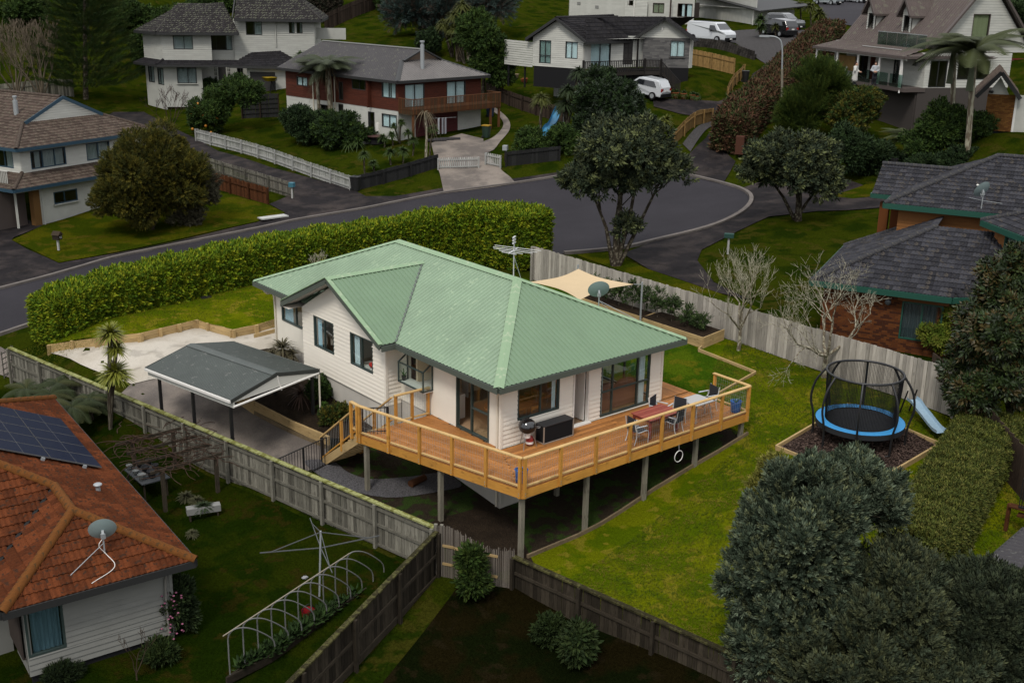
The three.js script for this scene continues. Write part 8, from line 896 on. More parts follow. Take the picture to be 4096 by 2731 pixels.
[[2075,238,30,2085,275,'left of the pair'],[2108,238,30,2112,280,'right of the pair'],[2128,208,28,2130,250,'upper one']].forEach(([x,y,r,bx,by,k])=>spiky('cabbage_tree','yellow green spiky cabbage tree on the bank under the veranda, '+k,[bx,by],[[x,y,r]],{geo:bladeG.cab,mat:YM.yell,tr:0.12,cat:'tree'}));
[[1815,12,20,1815,40],[1838,12,20,1840,48],[1862,15,22,1864,58],[1884,30,24,1884,62],[1783,60,16,1782,85]].forEach(([x,y,r,bx,by],i)=>spiky('yucca',['yucca furthest along the upper car park fence','second yucca of the row at the upper car park','third yucca of the row at the upper car park','yucca nearest the brown hedge at the upper car park','low yucca in front of the dark parked car'][i],[bx,by],[[x,y,r]],{mat:YM.yell,tr:0.1,group:'yuccas by the upper car park'}));
spiky('yucca','spiky yucca beside the white shed downpipe',[1747,88],[[1748,45,24],[1750,62,18]],{mat:YM.green,tr:0.12});
spiky('flax','large grey green flax bush in the bed beside the carport',G(645,838,0.4),[[648,800,50],[625,815,34],[670,815,34]],{geo:bladeG.flax,mat:YM.flax,tr:0});
spiky('flax','reddish flax hanging over the sleeper wall beside the carport',G(690,925,0.4),[[690,905,42]],{geo:bladeG.flax,mat:YM.red,tr:0});
spiky('fern','bright green fern against the foundation beside the carport',G(742,940,0.4),[[742,932,32]],{geo:bladeG.grassy,mat:std([0.05,0.11,0.012],0.7),tr:0});
bush('dark broad leaved shrub behind the bright fern',G(735,915,0.4),[[735,895,24,22]],{n:500,geo:SG.big,size:0.8,tints:TN.mid});
bush('low yellowish shrub at the end of the sleeper wall',G(768,968,0.4),[[760,958,24,12],[785,950,20,14]],{n:900,geo:SG.hedge,size:0.8,tints:[...TN.gold,...TN.mid]});
spiky('strappy_plant','clump of strappy green leaves in front of the red house shrubs',[815,345],[[800,332,26],[822,328,26]],{geo:bladeG.grassy,mat:YM.green,tr:0});
spiky('frangipani','yellow green rosette plant on the lawn by the new timber fence',[1530,290],[[1530,275,22]],{geo:bladeG.far,mat:std([0.09,0.10,0.015],0.7),tr:0.04});
// palms
const fr1=frond(2.6,0.85,30,0.55,0.07);
function palm(name,label,base,top,{n=18,L=2.6,mat,shaft=0,tr=0.17,trunk=M.barkPale,skirt}={}){reseed(treeSeed++*7919%99991);const b=G(...base),c=atBase(...top,b),t=thing(name,label,'palm tree',b);part(t,'trunk',tube([b.clone().add(V(0,-0.1,0)),b.clone().lerp(c,0.5).add(V(rr2(-0.1,0.1),0,0)),c],tr,10,12),trunk);if(shaft)part(t,'crownshaft',cyl(c.clone().add(V(0,-shaft,0)),c,tr*1.35,tr*0.8,12),std([0.06,0.075,0.035],0.6));for(let i=0;i<n;i++){const a=i*2.4,k=L / 2.6*rr2(0.85,1.15),g=fr1.clone().rotateX(rr2(-0.55,0.75)*(i / n)+0.25*(i / n)).rotateY(a).scale(k,k,k).translate(c.x,c.y-0.05,c.z);part(t,'frond',g,mat);}if(skirt)part(t,'dead_fronds',blades(50,skirt,0.12,1.3,0.05,12).translate(c.x,c.y-0.15,c.z),std([0.11,0.085,0.05],0.9));return t;}
palm('palm_tree','tall king palm with ringed trunk left of its twin by the brick garage',[2188,345],[2192,112],{mat:std([0.028,0.036,0.010],0.7),shaft:2.2,L:3.1,n:24,tr:0.16});
palm('palm_tree','tall king palm nearest the brick garage',[2222,362],[2240,118],{mat:std([0.034,0.042,0.011],0.7),shaft:2.4,L:3.6,tr:0.18,n:20});
palm('palm_tree','dense feathery palm in front of the red house, nearer the door',[762,300],[752,150],{mat:std([0.028,0.036,0.015],0.7),L:3.1,tr:0.22,skirt:2.4,n:24});
palm('palm_tree','feathery palm in front of the red house, further from the door',[735,290],[727,160],{mat:std([0.034,0.042,0.016],0.7),L:2.6,tr:0.19,n:22});
palm('palm_tree','palm with hanging yellow flower beard behind the red house',[1078,145],[1072,85],{mat:std([0.036,0.048,0.014],0.7),L:2.6,tr:0.2,n:14,skirt:1.6});
palm('fern_palm','low feathery palm at the foot of the bank below the veranda',[2085,362],[2085,318],{mat:std([0.036,0.046,0.012],0.7),L:2.2,tr:0.14,n:22});
// tree ferns behind the mossy fence
[[60,895],[115,905],[165,935],[205,915],[130,880]].forEach(([x,y],i)=>{const b=atH(x,y,-0.9),t=thing('tree_fern',['tree fern nearest the picture edge behind the orange roof','second tree fern along the mossy fence','tree fern overhanging the orange roof gutter','tree fern nearest the lime yucca','tree fern against the fence end'][i],'fern',V(b.x,-2.3,b.z),'tree ferns by the mossy fence');reseed(500+i);part(t,'trunk',cyl(V(b.x,-2.4,b.z),b,0.1,0.08),M.bark);for(let k=0;k<14;k++){const s=rr2(0.34,0.5);part(t,'frond',fr1.clone().rotateX(rr2(0.1,0.7)).rotateY(k*2.4).scale(s,s,s).translate(b.x,b.y,b.z),k%3?std([0.018,0.026,0.006],0.8):std([0.03,0.034,0.008],0.8));}});
// young shrubs in the timber beds
[[1347,695],[1372,712],[1404,704],[1438,718],[1472,730],[1512,745],[1544,755],[1569,762],[1604,770]].forEach(([x,y],i)=>{const a=[13.9,13.95,14.0,14.05,14.1,13.9,13.95,14.0,14.05][i],bb=[10.4,9.5,8.7,7.9,7.2,6.2,5.4,4.6,3.8][i],b=W3(a,bb,th(a,-bb)+0.35),t=thing('young_shrub',['first young shrub, under the sail end of the bed','second young shrub along the grey fence','young shrub directly behind the satellite dish','bushy young shrub in the middle of the upper bed','young shrub at the corner of the upper timber bed','first young shrub of the lower timber bed','second young shrub of the lower timber bed','third young shrub of the lower timber bed','last thin young shrub at the lower bed corner'][i],'shrub',b,'young shrubs along the grey fence');reseed(700+i);const hh=[1.0,1.1,1.1,1.3,1.2,1.3,1.2,0.95,0.75][i];part(t,'stem',cyl(b,b.clone().add(V(0,hh*0.8,0)),0.015,0.008,5),M.bark);sprigs(t,'foliage',SG.hedge,crownPts([[b.clone().add(V(0,hh*0.62,0)),0.24,hh*0.4,0.24]],90,0.8,{clump:0.4}),[[0.030,0.055,0.014],[0.045,0.07,0.02],[0.02,0.036,0.01]]);});
// small plants in the lower yards
bush('leafy green shrub in front of the reed screen',G(1083,1372),[[1080,1290,17,24],[1088,1335,24,36]],{n:900,geo:SG.hedge,size:1.1,tints:[[0.022,0.042,0.006],[0.035,0.055,0.008],[0.014,0.026,0.004]]});
bush('dim broad leaved plant below the dark fence',G(1330,1530),[[1330,1480,26,40]],{n:420,geo:SG.big,size:1.0,tints:[[0.014,0.026,0.006],[0.022,0.034,0.008]]});
bush('dim small shrub below the dark fence',G(1265,1475),[[1262,1448,24,26]],{n:520,geo:SG.hedge,size:0.9,tints:[[0.012,0.022,0.004],[0.018,0.030,0.006]]});
bush('pink flowering camellia beside the orange tiled house',G(408,1450),[[408,1395,28,55]],{n:1500,geo:SG.hedge,size:0.9,tints:[[0.012,0.022,0.006],[0.018,0.03,0.008]]});
{reseed(91);const b=G(408,1450),t=thing('camellia_flowers','pink flowers scattered over the dark camellia','flowers',b);for(let i=0;i<34;i++){const p=atBase(408+rr2(-26,26),1395+rr2(-52,50),b).addScaledVector(fwG,-rr2(0.35,0.62));part(t,'flower',ball(0.035,p.x,p.y,p.z,1,0.6,1,7,5),std([0.30,0.10,0.17],0.8));}}
bush('low green clump beside the orange tiled house corner',G(365,1520),[[365,1505,30,16]],{n:600,geo:SG.hedge,size:0.9,tints:[[0.014,0.026,0.005],[0.02,0.032,0.006]]});
bush('dark fine shrub under the orange tiled house window',G(140,1560),[[140,1550,35,16]],{n:800,geo:SG.farFine,size:0.4,tints:[[0.010,0.018,0.006],[0.014,0.024,0.006]]});
bush('yellow green bamboo sprays at the edge of the grey green tree',G(1775,1150),[[1775,1085,26,28],[1745,1120,22,20]],{n:420,geo:SG.olive,size:1.2,tints:[[0.16,0.15,0.03],[0.11,0.11,0.02]],tr:0.015});
// ---------- street fences ----------
const pf=(name,label,a,b,o)=>{reseed(treeSeed++*31);return fence(name,label,G(...a),G(...b),o);};
pf('picket_fence','long white picket fence along the red house lawn',[452,324],[808,438],{yt:1.05,w:0.13,gap:0.03,mats:M.picket,rails:[0.25,0.75],post:2.6,jit:0.03,round:true});
pf('board_fence','black board fence joining the white pickets to the picket gate',[813,438],[1003,386],{yt:1.05,w:0.16,gap:0.01,mats:M.blackPale,rails:[0.8],post:3});
pf('picket_gate','white picket gate across the red house drive',[1005,389],[1100,386],{yt:0.85,w:0.09,gap:0.06,mats:M.picket,rails:[0.2,0.8],post:9,jit:0.005});
pf('picket_gate','short white picket panel beside the red house letterbox',[1116,379],[1152,386],{yt:0.95,w:0.09,gap:0.06,mats:M.picket,rails:[0.2,0.8],post:9,jit:0.005});
pf('board_fence','low black board fence between the drive and the blue garden slide',[1160,382],[1285,368],{yt:1.1,w:0.16,gap:0.01,mats:M.blackPale,rails:[0.8],post:3});
pf('picket_fence','weathered grey flat topped picket fence along the dark lane',[466,392],[676,456],{yt:1.1,w:0.1,gap:0.06,mats:M.mossPale,rails:[0.25,0.8],post:2.6,jit:0.02});
pf('paling_fence','low rust brown paling fence beside the dark lane',[490,432],[618,470],{yt:1.15,w:0.13,gap:0.02,mats:M.rustPale,rails:[0.7],post:2.4,jit:0.04});
pf('picket_fence','white flat topped pickets behind the brown tiled roof',[112,262],[285,318],{yt:1.3,w:0.12,gap:0.07,mats:M.picket,rails:[0.25,0.8],post:2.6});
pf('paling_fence','grey paling fence under the tall conifer',[0,232],[170,222],{yt:1.7,w:0.16,gap:0.02,mats:M.mossPale,rails:[0.7],post:2.6});
pf('paling_fence','brown paling fence along the upper lawn',[745,72],[890,14],{yt:1.9,w:0.2,gap:0.02,mats:M.brownPale,rails:[0.75],post:3});
pf('paling_fence','brown paling fence below the white gabled house garden',[1115,214],[1300,284],{yt:1.3,w:0.17,gap:0.02,mats:M.brownPale,rails:[0.75],post:2.6});
pf('paling_fence','new yellow timber fence behind the white gabled house lawn',[1581,148],[1688,171],{yt:1.5,w:0.17,gap:0.01,mats:M.newPale,rails:[0.75],post:2.6});
pf('paling_fence','low new yellow timber fence beside the upper lane',[1669,229],[1707,174],{yt:1.1,w:0.17,gap:0.01,mats:M.newPale,rails:[0.75],post:2.6});
pf('paling_fence','new yellow timber fence beside the gravel strip',[1545,338],[1634,280],{yt:1.15,w:0.17,gap:0.01,mats:M.newPale,rails:[0.75],post:2.6});
pf('board_fence','dark fence at the foot of the bank beside the brick house',[1950,392],[2060,405],{yt:1.2,w:0.2,gap:0.01,mats:M.blackPale,rails:[0.8],post:2.6});
pf('timber_screen','dark horizontal timber screen behind the citrus shrub',[556,272],[642,268],{yt:2.1,w:0.3,gap:0.02,mats:M.blackPale,rails:[0.2,0.4,0.6,0.8],post:2,postMat:M.brownPale[0]});
pf('trellis','small timber trellis at the far end of the mossy fence',[6,868],[34,852],{yt:1.2,w:0.03,gap:0.12,mats:M.mossPale,rails:[0.1,0.3,0.5,0.7,0.9],railH:0.03,post:3,postW:0.04});
{ // stepped block wall under the van
 reseed(41);const t=thing('block_wall','dark stepped block retaining wall below the parked van','retaining wall',G(1640,112)),a=G(1588,106),b=G(1738,138),n=26;for(let r=0;r<3;r++)for(let i=0;i<n;i++){const p=a.clone().lerp(b,(i+(r%2)*0.5) / n).addScaledVector(fwG,r*0.3);part(t,'block',box(a.distanceTo(b) / n-0.04,0.34,0.3,0,0,0),std(mulc([0.03,0.027,0.024],rr2(0.6,1.5)),0.95),{O:V(p.x,th(p.x,p.z)+0.1+r*0.2,p.z),q:basisQ(V(b.x-a.x,0,b.z-a.z).normalize(),Y1,V(b.x-a.x,0,b.z-a.z).normalize().cross(Y1))});}
}
// ---------- vehicles ----------
function car(name,label,cat,rear,front,{L,H,Wd,prof,glass,color,wb,r=0.33,lamps=true,trim=M.blackMatt,side}){
 const d=front.clone().sub(rear).setY(0).normalize(),mid=rear.clone().add(front).multiplyScalar(0.5),y=th(mid.x,mid.z)+0.1,t=thing(name,label,cat,V(mid.x,y,mid.z));t.rotation.y=Math.atan2(-d.z,d.x);t.rotation.z=Math.atan2(front.y-rear.y,front.distanceTo(rear));
 const sh=pts=>{const s=new THREE.Shape();pts.forEach(([x,yy],i)=>i?s.lineTo((x-0.5)*L,yy*H):s.moveTo((x-0.5)*L,yy*H));return s;},tum=g=>{const p=g.attributes.position,bl=H*0.56;for(let i=0;i<p.count;i++){const yy=p.getY(i);if(yy>bl)p.setZ(i,p.getZ(i)*(1-0.17*(yy-bl) / (H-bl)));const ex=Math.abs(p.getX(i)) / (L / 2);if(ex>0.8)p.setZ(i,p.getZ(i)*(1-0.14*(ex-0.8) / 0.2));}g.computeVertexNormals();return g;};
 const paint=std(color,0.25,{clearcoat:0.8,clearcoatRoughness:0.05}),bg=new THREE.ExtrudeGeometry(sh(prof),{depth:Wd-0.16,bevelEnabled:true,bevelSize:0.07,bevelThickness:0.08,bevelSegments:3,steps:4}).translate(0,0,-(Wd-0.16) / 2);local(t,'body',tum(bg),paint);
 const gm=std([0.008,0.010,0.012],0.08,{clearcoat:1});for(const[k,pts]of glass.entries()){const g=new THREE.ExtrudeGeometry(sh(pts),{depth:Wd+0.012,bevelEnabled:false,steps:2}).translate(0,0,-(Wd+0.012) / 2);local(t,'side_window',tum(g),gm);}
 for(const w of side||[]){const[[x0,y0],[x1,y1]]=w,a=V((x0-0.5)*L,y0*H,0),b=V((x1-0.5)*L,y1*H,0),n=V(-(b.y-a.y),b.x-a.x,0).normalize().multiplyScalar(w[2]?-0.075:0.075);const hw=y=>Wd / 2*0.9*(1-0.17*Math.max(0,(y-H*0.56) / (H*0.44)));local(t,w[3]||'windscreen',poly3([a.clone().add(n).add(V(0,0,-hw(a.y))),a.clone().add(n).add(V(0,0,hw(a.y))),b.clone().add(n).add(V(0,0,hw(b.y))),b.clone().add(n).add(V(0,0,-hw(b.y)))],0.012),gm);}
 for(const x of[-wb / 2,wb / 2])for(const s of[-1,1]){const w=local(t,'wheel',new THREE.CylinderGeometry(r,r,0.22,20).rotateX(Math.PI / 2).translate(x,r-0.1,s*(Wd / 2-0.1)),M.blackMatt);local(w,'rim',new THREE.CylinderGeometry(r*0.62,r*0.62,0.24,10).rotateX(Math.PI / 2).translate(x,r-0.1,s*(Wd / 2-0.095)),M.galv);}
 if(lamps)for(const s of[-1,1]){local(t,'headlight',box(0.12,0.14,0.34,L / 2-0.04,H*0.42,s*(Wd / 2-0.3)),std([0.5,0.52,0.55],0.2));local(t,'tail_lamp',box(0.1,0.26,0.26,-L / 2-0.0,H*0.5,s*(Wd / 2-0.24)),std([0.25,0.01,0.008],0.3));local(t,'mirror',box(0.1,0.16,0.2,L*0.17,H*0.6,s*(Wd / 2+0.12)),trim);}
 local(t,'bumper',box(0.14,0.26,Wd*0.86,L / 2+0.02,0.32,0),trim);local(t,'bumper',box(0.14,0.3,Wd*0.86,-L / 2-0.02,0.34,0),trim);for(const[x,s]of[[L / 2+0.1,1],[-L / 2-0.1,-1]])local(t,'number_plate',box(0.02,0.12,0.36,x,s>0?0.34:H*0.47,0),M.white);return t;
}
const suvP=[[0.02,0.16],[0.98,0.16],[1.0,0.42],[0.97,0.55],[0.74,0.62],[0.58,0.95],[0.50,1.0],[0.16,0.98],[0.10,0.93],[0.02,0.62],[0,0.4]],suvG=[[[0.14,0.64],[0.70,0.64],[0.57,0.91],[0.20,0.91]]],suvS=[[[0.735,0.64],[0.60,0.93],1],[[0.03,0.64],[0.10,0.92],0,'rear_window']];
car('white_van','white panel van with roof rails parked beside the white shed','van',G(1596,95),G(1668,101),{L:5.3,H:1.85,Wd:1.95,wb:3.3,r:0.35,color:[0.52,0.54,0.56],prof:[[0.01,0.15],[0.99,0.15],[1,0.4],[0.97,0.52],[0.86,0.60],[0.74,0.95],[0.70,1],[0.04,1],[0.01,0.9],[0,0.4]],glass:[[[0.60,0.60],[0.80,0.60],[0.72,0.88],[0.60,0.88]]],side:[[[0.85,0.62],[0.745,0.94],1]]});
car('white_suv','white hatchback parked on the drive beside the dense dark shrub','car',G(1508,228),G(1455,217),{L:4.2,H:1.6,Wd:1.78,wb:2.56,color:[0.50,0.52,0.54],prof:suvP,glass:suvG,side:suvS});
car('black_suv','black parked car with red tail lamps at the upper car park','car',G(1812,86),G(1762,78),{L:4.5,H:1.65,Wd:1.85,wb:2.65,color:[0.008,0.008,0.010],prof:suvP,glass:suvG,side:suvS});
car('grey_suv','dark grey parked car facing the brown hedge at the upper car park','car',G(1770,66),G(1832,70),{L:4.5,H:1.65,Wd:1.85,wb:2.65,color:[0.10,0.105,0.11],prof:suvP,glass:suvG,side:suvS});
car('silver_car','silver car on the upper road at the picture top','car',G(1880,9),G(1925,12),{L:4.3,H:1.6,Wd:1.78,wb:2.6,color:[0.26,0.29,0.30],prof:suvP,glass:suvG,side:suvS});
car('white_car','white car behind the steep brown roof on the upper road','car',G(1945,4),G(1980,7),{L:4.2,H:1.5,Wd:1.75,wb:2.6,color:[0.48,0.49,0.5],prof:suvP,glass:suvG,side:suvS});
// ---------- people on the veranda: one smooth body each ----------
function bodyGeo(bones,lo,hi,cell=0.02){
 const cap=(p,[a,b,ra,rb])=>{const d=b.clone().sub(a),h=Math.max(0,Math.min(1,p.clone().sub(a).dot(d) / d.lengthSq()));return p.distanceTo(a.clone().addScaledVector(d,h))-(ra+(rb-ra)*h);},f=p=>{let s=0;for(const b of bones)s+=Math.exp(-34*cap(p,b));return-Math.log(Math.max(1e-12,s)) / 34;};
 const rows=[],n=26; // swept star-shaped rings are not enough for limbs: surface nets on a grid
 const N=[0,1,2].map(i=>Math.ceil((hi.getComponent(i)-lo.getComponent(i)) / cell)),id=(i,j,k)=>(k*(N[1]+1)+j)*(N[0]+1)+i,F=new Float32Array((N[0]+1)*(N[1]+1)*(N[2]+1)),at=(i,j,k)=>V(lo.x+i*cell,lo.y+j*cell,lo.z+k*cell);for(let k=0;k<=N[2];k++)for(let j=0;j<=N[1];j++)for(let i=0;i<=N[0];i++)F[id(i,j,k)]=f(at(i,j,k));
 const vid=new Map(),P=[],I=[],cellV=(i,j,k)=>{const key=id(i,j,k);if(vid.has(key))return vid.get(key);let s=V(0,0,0),c=0;for(let e=0;e<12;e++){const ax=e>>2,u=e&1,v=(e>>1)&1,o=[[0,u,v],[u,0,v],[u,v,0]][ax],q=o.slice();q[ax]=1;const a=F[id(i+o[0],j+o[1],k+o[2])],b=F[id(i+q[0],j+q[1],k+q[2])];if((a<0)!==(b<0)){const t=a / (a-b);s.add(at(i+o[0],j+o[1],k+o[2]).lerp(at(i+q[0],j+q[1],k+q[2]),t));c++;}}s.multiplyScalar(1 / c);vid.set(key,P.length / 3);P.push(s.x,s.y,s.z);return P.length / 3-1;};
 for(let k=1;k<N[2];k++)for(let j=1;j<N[1];j++)for(let i=1;i<N[0];i++)for(let ax=0;ax<3;ax++){const o=[i,j,k],q=o.slice();q[ax]++;const a=F[id(...o)]<0,b=F[id(...q)]<0;if(a===b)continue;const u=(ax+1)%3,v=(ax+2)%3,c=[[0,0],[1,0],[1,1],[0,1]].map(([x,y])=>{const r=o.slice();r[u]-=x;r[v]-=y;return cellV(...r);});if(a)I.push(c[0],c[1],c[2],c[0],c[2],c[3]);else I.push(c[0],c[2],c[1],c[0],c[3],c[2]);}
 const g=new THREE.BufferGeometry();g.setAttribute('position',new THREE.Float32BufferAttribute(P,3));g.setAttribute('uv',new THREE.Float32BufferAttribute(new Float32Array(P.length / 3*2),2));g.setIndex(I);g.computeVertexNormals();return g;
}
{
 const skin=std([0.36,0.21,0.15],0.7),z=zz(1826,0,0.22363),legs=[[V(-0.09,0.9,0),V(-0.1,0.48,0.02),0.085,0.06],[V(-0.1,0.48,0.02),V(-0.11,0.08,-0.02),0.06,0.042],[V(-0.11,0.05,-0.02),V(-0.12,0.04,0.15),0.045,0.035],[V(0.09,0.9,0),V(0.1,0.48,0.02),0.085,0.06],[V(0.1,0.48,0.02),V(0.11,0.08,-0.02),0.06,0.042],[V(0.11,0.05,-0.02),V(0.12,0.04,0.15),0.045,0.035]],torso=[[V(0,0.95,0),V(0,1.2,0),0.14,0.135],[V(-0.12,1.36,0),V(0.12,1.36,0),0.085,0.085],[V(0,1.2,0),V(0,1.36,0),0.13,0.1],[V(0,1.4,0),V(0,1.52,0.01),0.05,0.048],[V(0,1.58,0.015),V(0,1.64,0.0),0.075,0.085],[V(0,1.56,0.09),V(0,1.59,0.1),0.012,0.016]];
 const hand=(p,d,s)=>[[p,p.clone().addScaledVector(d,0.07),0.03,0.028],...[-0.024,-0.008,0.008,0.024].map((o,i)=>[p.clone().addScaledVector(d,0.07).add(V(o,0,0)),p.clone().addScaledVector(d,0.15-Math.abs(i-1.5)*0.012).add(V(o*1.2,0,0.02)),0.009,0.008]),[p.clone().addScaledVector(d,0.02).add(V(s*0.03,0,0)),p.clone().addScaledVector(d,0.07).add(V(s*0.06,0,0.01)),0.011,0.009]];
 const arm=(s,e,w,hd)=>[[V(s*0.19,1.36,0),e,0.055,0.042],[e,w,0.042,0.03],...hand(w,hd,-s)];const lo=V(-0.42,-0.02,-0.26),hi=V(0.42,1.78,0.42);
 const mk=(label,px,turn,arms,cloth)=>{const t=thing('person',label,'person',px),g=bodyGeo([...legs,...torso,...arms.flat()],lo,hi,0.022);local(t,'body',g,skin);for(const[n,bones,m]of cloth)local(t,n,bodyGeo(bones.map(([a,b,r,q])=>[a,b,r+0.022,q+0.022]),V(-0.46,-0.05,-0.34),V(0.46,1.82,0.46),0.026),m);local(t,'hair',bodyGeo([[V(0,1.66,-0.03),V(0,1.7,0.0),0.1,0.085],[V(0,1.62,-0.06),V(0,1.5,-0.07),0.07,0.05]],V(-0.2,1.4,-0.25),V(0.2,1.85,0.2),0.02),std([0.03,0.016,0.01],0.8));for(const s of[-1,1])local(t,'eye',ball(0.011,s*0.03,1.625,0.08,1,1,1,6,5),M.black);t.rotation.y=turn;return t;};
 const a1=[arm(-1,V(-0.28,1.12,0.1),V(-0.12,1.5,0.16),V(0.2,1,-0.3).normalize()),arm(1,V(0.27,1.1,0.05),V(0.22,1.0,0.26),V(0,0,1))],coat=std([0.50,0.49,0.46],0.9),dk2=std([0.02,0.02,0.025],0.9);
 const p1=atH(...z(610,872),7.0),p2=atH(...z(812,868),7.02),face=Math.atan2(Cp.x-p1.x,Cp.z-p1.z);
 mk('person in a long white coat raising a hand to the face on the veranda',p1,face+1.1,a1,[['coat',[...torso.slice(0,3),[V(0,0.95,0),V(0,0.42,0),0.17,0.2],a1[0][0],a1[0][1],a1[1][0],a1[1][1]],coat],['trousers',legs,dk2]]);
 const a2=[arm(-1,V(-0.29,1.1,0.02),V(-0.1,1.0,0.2),V(0.8,-0.2,0.4).normalize()),arm(1,V(0.29,1.1,0.02),V(0.1,1.0,0.22),V(-0.8,-0.2,0.4).normalize())];mk('person in a pale jumper and dark trousers standing in the veranda doorway',p2,face+0.1,a2,[['jumper',[...torso.slice(0,3),a2[0][0],a2[0][1],a2[1][0],a2[1][1]],std([0.34,0.36,0.38],0.95)],['trousers',legs,dk2]]);
}
// ---------- street furniture and garden things ----------
{const b=G(1797,281),t=thing('street_lamp','tall grey street lamp with a curved arm beside the brown hedge','street lamp',b),a=atBase(1796,130,b),m=p=>atBase(...p,b);part(t,'base_pole',cyl(b,atBase(1797,158,b),0.1,0.09,10),M.pole);part(t,'pole',tube([atBase(1797,158,b),m([1797,110]),m([1793,93]),m([1782,85]),m([1764,83])],0.06,8,30),M.galv);part(t,'lamp_head',box(0.75,0.14,0.25),M.galv,{O:m([1756,83]),q:basisQ(rr.clone().setY(0).normalize(),Y1,rr.clone().setY(0).normalize().cross(Y1))});}
const boxOn=(name,label,px,h,body,bm,pm,cat='letterbox',roof)=>{const b=G(...px),t=thing(name,label,cat,b);t.rotation.y=0.6;local(t,'post',box(0.1,h,0.1,0,h / 2,0),pm);local(t,'box',box(...body,0,h+body[1] / 2,0),bm);if(roof){const[w,hh,d]=body,s=new THREE.Shape();s.moveTo(-w / 2-0.06,0);s.lineTo(w / 2+0.06,0);s.lineTo(0,0.22);local(t,'roof',new THREE.ExtrudeGeometry(s,{depth:d+0.1,bevelEnabled:false}).translate(0,h+hh,-d / 2-0.05),roof);}return t;};
const brownBox=std([0.02,0.014,0.010],0.8);const lb=boxOn('letterbox','dark house shaped letterbox on a white post on the corner lawn',[134,577],0.72,[0.36,0.28,0.42],brownBox,M.picket[2],'letterbox',std([0.04,0.03,0.02],0.9));
{const c=document.createElement('canvas');c.width=c.height=64;const g=c.getContext('2d');g.fillStyle='#1c1511';g.fillRect(0,0,64,64);g.fillStyle='#cfcfca';g.font='bold 44px sans-serif';g.textAlign='center';g.fillText('12',32,48);const t=new THREE.CanvasTexture(c);t.colorSpace=THREE.SRGBColorSpace;local(lb,'house_number',new THREE.PlaneGeometry(0.3,0.24).translate(0,0.86,0.216),std([1,1,1],0.7,{map:t}));}
boxOn('letterbox','dark letterbox on a brown post at the left end of the long hedge',[133,792],1.0,[0.42,0.22,0.3],M.blackMatt,std([0.045,0.026,0.018],0.9));boxOn('letterbox','blue topped white letterbox at the end of the grey pickets',[671,457],0.85,[0.34,0.3,0.36],std([0.035,0.14,0.19],0.6),M.picket[2]);boxOn('letterbox','pale grey letterbox behind the short picket panel',[1160,372],0.9,[0.4,0.36,0.34],M.galv,brownBox);boxOn('letterbox','green topped white letterbox at the edge of the round lawn',[1672,585],0.95,[0.3,0.22,0.5],std([0.02,0.06,0.05],0.7),M.picket[1]);boxOn('letterbox_pier','brown brick letterbox pier at the foot of the brown hedge',[1698,362],0.3,[0.8,1.3,0.6],std([0.07,0.03,0.02],0.95),brownBox);
boxOn('garden_light','dark post light with pale top beside the second street tree',[1908,440],0.9,[0.25,0.12,0.25],M.white,M.blackMatt,'light');boxOn('marker_stake','pale wooden stake on the verge at the end of the long hedge',[93,740],0.85,[0.05,0.1,0.05],M.paleTimber[0],M.paleTimber[0],'stake');
const bin=(label,px,bc,lc)=>{const b=G(...px),t=thing('wheelie_bin',label,'bin',b),g=new THREE.CylinderGeometry(0.42,0.32,0.95,4).rotateY(Math.PI / 4).translate(0,0.5,0);local(t,'bin_body',g,std(bc,0.6));local(t,'lid',box(0.64,0.07,0.68,0,1.0,0),std(lc,0.5));for(const s of[-1,1])local(t,'wheel',new THREE.CylinderGeometry(0.1,0.1,0.06,12).rotateZ(Math.PI / 2).translate(s*0.24,0.1,-0.24),M.black);t.rotation.y=0.5;};
bin('dark green wheelie bin with a yellow lid beside the maroon garage door',[1117,316],[0.012,0.03,0.018],[0.28,0.16,0.004]);bin('blue wheelie bin with a yellow lid behind the red house balcony',[1126,268],[0.012,0.03,0.07],[0.28,0.17,0.004]);bin('small black bin at the join of the white and black fences',[817,438],[0.01,0.01,0.01],[0.012,0.012,0.012]);bin('small black bin beside the low new yellow fence',[1712,188],[0.01,0.01,0.01],[0.012,0.012,0.012]);bin('dark wheelie bin with a red lid beside the brown hedge',[1858,178],[0.012,0.014,0.014],[0.20,0.012,0.01]);
const potG=lathe([[0,0],[0.2,0],[0.27,0.42],[0.31,0.43],[0.31,0.5],[0.25,0.5],[0.23,0.4],[0,0.4]],16),terra=std([0.20,0.062,0.026],0.85);[[1542,223,0.8,'beside the dark steps'],[1552,225,1,'second from the dark steps'],[1570,227,1,'in the middle of the row by the drive'],[1591,229,0.9,'fourth along the row by the drive'],[1600,230,0.75,'at the end of the row by the drive'],[1186,180,0.9,'under the white slat screen'],[1200,188,0.6,'smaller of the two by the black foundation'],[1206,190,0.9,'larger of the two by the black foundation']].forEach(([x,y,s,l],i)=>{const b=G(x,y),t=thing('flower_pot','terracotta pot '+l,'pot',b,'terracotta pots at the white gabled house');local(t,'pot',potG.clone().scale(s,s,s),i===5?std([0.2,0.15,0.1],0.8):terra);if(i<5)local(t,'plant',bladeG.far.clone().scale(0.5,0.7,0.5).translate(0,0.5*s,0),YM.green);});
